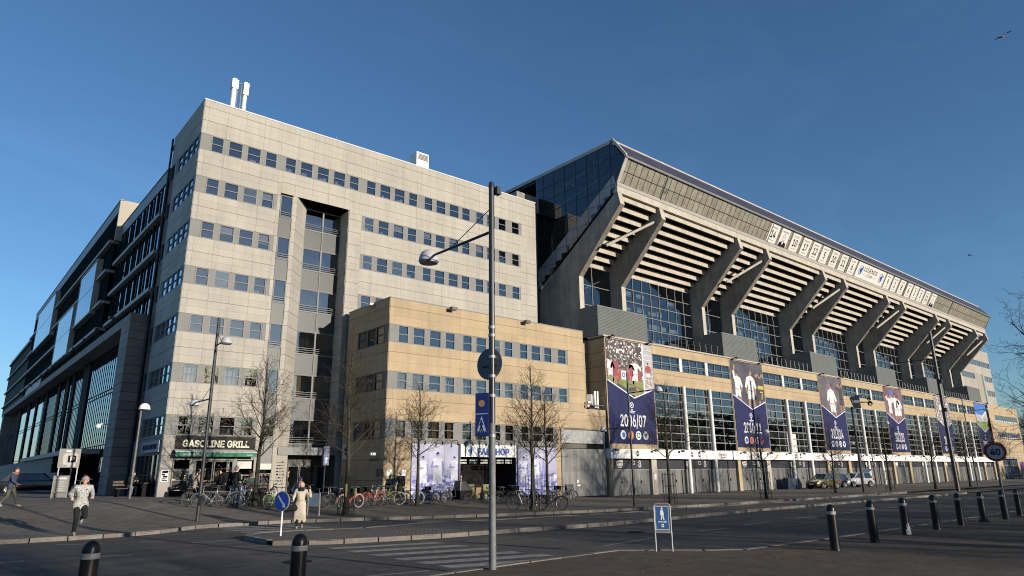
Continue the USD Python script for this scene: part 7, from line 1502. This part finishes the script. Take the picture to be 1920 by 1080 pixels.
# ---------------------------------------------------------------- cars
CARGL = M('car_glass', (.03, .037, .043), .05, var=.1, spec=1.); RIM = M('alloy', (.42, .42, .42), .3, .7); PLATEM = M('number_plate', (.6, .6, .58), .5); HEADL = M('headlamp', (.6, .6, .6), .12); TAIL = M('tail_lamp', (.35, .015, .02), .2)
def car(lab, loc, rz, paint, L=3.9, H=1.5, W=1.7, kind='hatch', boot=False, side=None):
    t = T('parked_car', lab, 'car', loc, rz, local=True); h = L/2; w = W/2
    # stations along x: lower body as a lofted shell of rounded sections
    if kind == 'hatch': tops = [(-h, .62), (-h+.04, .92), (-h+.35, .96), (0, .96), (h-1.0, .96), (h-.35, .84), (h-.05, .70), (h, .50)]
    else: tops = [(-h, .60), (-h+.05, .95), (-h+.4, .99), (0, .97), (h-1.3, .95), (h-.5, .84), (h-.06, .70), (h, .50)]
    secs = []
    for x, zt_ in tops:
        e = 1-.16*(abs(x)/h)**4; zb = .22+(.08 if abs(x) > h-.1 else 0)
        secs.append([(x, y*w*e, z) for y, z in ((-.86, zb), (-.98, zb+.12), (-1, (zb+zt_)/2), (-.97, zt_-.08), (-.90, zt_), (0, zt_+.025), (.90, zt_), (.97, zt_-.08), (1, (zb+zt_)/2), (.98, zb+.12), (.86, zb), (0, zb))])
    v = np.array(secs).reshape(-1, 3); n = 12; f = [[i*n+j, i*n+(j+1) % n, (i+1)*n+(j+1) % n, (i+1)*n+j] for i in range(len(secs)-1) for j in range(n)]
    m = MB().add(v, f); m.add(secs[0], [[0, k+1, k] for k in range(1, n-1)]); m.add(secs[-1], [[0, k, k+1] for k in range(1, n-1)])
    t.part('body', m, paint, smooth=35)
    if kind == 'hatch': bx, rx = (-h+.10, h-1.05), (-h+.55, h-1.85)
    else: bx, rx = (-h+.12, h-1.35), (-h+.75, h-2.1)
    zb, zr = .93, H-.04
    cb = MB().add([(bx[0], -w*.9, zb), (bx[1], -w*.9, zb), (bx[1], w*.9, zb), (bx[0], w*.9, zb), (rx[0], -w*.72, zr), (rx[1], -w*.72, zr), (rx[1], w*.72, zr), (rx[0], w*.72, zr)], _BOXF); t.part('cabin', cb, CARGL)
    rf = MB().add([(rx[0]-.05, -w*.73, zr), (rx[1]+.04, -w*.73, zr), (rx[1]+.04, w*.73, zr), (rx[0]-.05, w*.73, zr), (rx[0]+.1, -w*.6, H), (rx[1]-.15, -w*.6, H), (rx[1]-.15, w*.6, H), (rx[0]+.1, w*.6, H)], _BOXF)
    for s in (-1, 1):
        for (xb, xr) in ((bx[0], rx[0]-.03), (bx[1], rx[1]+.03), ((bx[0]+bx[1])/2-.05, (rx[0]+rx[1])/2)):
            rf.hexa([(xb-.05, s*w*.905-.02, zb-.02), (xb+.05, s*w*.905-.02, zb-.02), (xb+.05, s*w*.905+.02, zb-.02), (xb-.05, s*w*.905+.02, zb-.02), (xr-.05, s*w*.73-.02, zr+.01), (xr+.05, s*w*.73-.02, zr+.01), (xr+.05, s*w*.73+.02, zr+.01), (xr-.05, s*w*.73+.02, zr+.01)])
    t.part('roof', rf, paint)
    for x in (-h+.75, h-.78):
        for s in (-1, 1):
            p = t.part('wheel', MB().tube((x, s*(w-.16), .30), (x, s*(w+.012), .30), .305, n=22), TYRE); q = MB()
            for k in range(7): a = k*2*PI/7; q.tube((x, s*(w+.018), .30), (x+.19*math.cos(a), s*(w+.018), .30+.19*math.sin(a)), .025, .03, 5)
            q.torus((x, s*(w+.015), .30), (0, 1, 0), .19, .018, 20, 5); subparts_local(t, p, 'rim', q, RIM)
            t.part('wheel_arch', MB().torus((x, s*(w-.03), .31), (0, 1, 0), .35, .035, 22, 6), BLACKM)
    for s in (-1, 1):
        t.part('headlight', MB().hexa([(h-.42, s*w*.86-.10, .66), (h-.06, s*w*.66-.10, .62), (h-.06, s*w*.66+.10, .62), (h-.42, s*w*.86+.08, .66), (h-.45, s*w*.84-.08, .82), (h-.13, s*w*.66-.08, .73), (h-.13, s*w*.66+.08, .73), (h-.45, s*w*.84+.08, .82)]), HEADL)
        t.part('tail_light', MB().box(-h-.012, -h+.16, s*w*.78-.14, s*w*.78+.14, .70, .90), TAIL); t.part('mirror', MB().ball((h-1.35, s*(w+.08), 1.0), .09, 2, (.7, 1, .7)), paint, smooth=True)
        t.part('door_line', MB().box(-.06, -.045, s*(w-.01), s*(w+.004), .35, .93).box(h-1.28, h-1.265, s*(w-.01), s*(w+.004), .35, .93), BLACKM); t.part('door_handle', MB().box(.02, .2, s*(w-.005), s*(w+.025), .80, .83), CHROME)
    t.part('grille', MB().box(h-.06, h+.012, -w*.55, w*.55, .34, .52), BLACKM); t.part('front_plate', MB().box(h, h+.022, -.26, .26, .40, .51), PLATEM); t.part('rear_plate', MB().box(-h-.02, -h, -.26, .26, .55, .66), PLATEM); t.part('sill', MB().box(-h+1.1, h-1.15, -w*.99, w*.99, .18, .30), BLACKM); t.part('bumper', MB().box(h-.12, h+.02, -w*.78, w*.78, .22, .32).box(-h-.02, -h+.1, -w*.78, w*.78, .24, .42), BLACKM)
    if boot: t.part('open_boot_lid', MB().add([(-h+.5, -w*.66, H-.05), (-h+.5, w*.66, H-.05), (-h-.35, w*.7, H+.32), (-h-.35, -w*.7, H+.32), (-h+.5, -w*.66, H), (-h+.5, w*.66, H), (-h-.35, w*.7, H+.38), (-h-.35, -w*.7, H+.38)], _BOXF), paint); 
    if kind != 'hatch': t.part('roof_rail', MB().box(rx[0], rx[1], w*.62, w*.66, H, H+.05).box(rx[0], rx[1], -w*.66, -w*.62, H, H+.05), RIM)
    return t
def carpaint(n, c): return M(n, c, .28, var=.03, coat=.6)
# front corner of each hatchback looks to the left and towards the camera
car('small olive-green hatchback parked at the stadium doors', (70.3, 33.6, 0), 168, carpaint('paint_olive', (.10, .09, .012)), 3.6, 1.52, 1.62)
car('white hatchback with its boot open parked at the stadium doors', (78.4, 33.9, 0), 163, carpaint('paint_white', (.42, .42, .42)), 4.1, 1.5, 1.74, boot=True)
car('dark blue car mostly hidden between the olive and the white car', (75.0, 35.1, 0), 165, carpaint('paint_blue', (.015, .02, .07)), 4.0, 1.45, 1.7)
car('black estate car with chrome rails at the left plaza', (7.4, 66.9, .75), -12, carpaint('paint_black', (.008, .008, .01)), 4.8, 1.55, 1.85, 'estate')
# ---------------------------------------------------------------- gulls
def gull(loc, rz, span, lab, roll):
    t = T('gull', lab, 'bird', loc, rz, local=True); body = fuse([hullm([((.14, 0, 0), .045), ((-.12, 0, 0), .05), ((-.26, 0, .01), .02)]), hullm([((.14, 0, .0), .04), ((.22, 0, .02), .03), ((.25, 0, .01), .012)])], .04, 2); t.part('body', body, OFFWHITE, smooth=True)
    for s in (-1, 1):
        a = np.array([[.10, s*.04, .02], [-.06, s*.04, .02], [-.10, s*span*.28, .12+roll*s*.2], [.08, s*span*.28, .13+roll*s*.2], [-.14, s*span*.5, .06+roll*s*.36], [-.04, s*span*.5, .065+roll*s*.36]]); lo = a-[0, 0, .012]
        t.part('wing', MB().add(np.vstack([a, lo]), [[0, 1, 2], [0, 2, 3], [3, 2, 4], [3, 4, 5], [6, 8, 7], [6, 9, 8], [9, 10, 8], [9, 11, 10], [0, 3, 9], [0, 9, 6], [3, 5, 11], [3, 11, 9], [1, 7, 8], [1, 8, 2], [2, 8, 10], [2, 10, 4]]), M('wing_dark', (.04, .045, .055), .7) if 'wg' not in _mk else '/World/Looks/wing_dark'); _mk.add('wg')
    t.part('tail', MB().add([(-.24, -.03, .01), (-.24, .03, .01), (-.36, .06, .01), (-.36, -.06, .01), (-.24, -.03, 0), (-.24, .03, 0), (-.36, .06, 0), (-.36, -.06, 0)], _BOXF), OFFWHITE)
gull((52.03, 8.27, 30.46), 20, 1.0, 'gull with spread dark wings high at the upper right', -.5)
gull((84.6, 20.7, 24.5), 60, .7, 'tiny distant white bird right of the stand roof', .1)
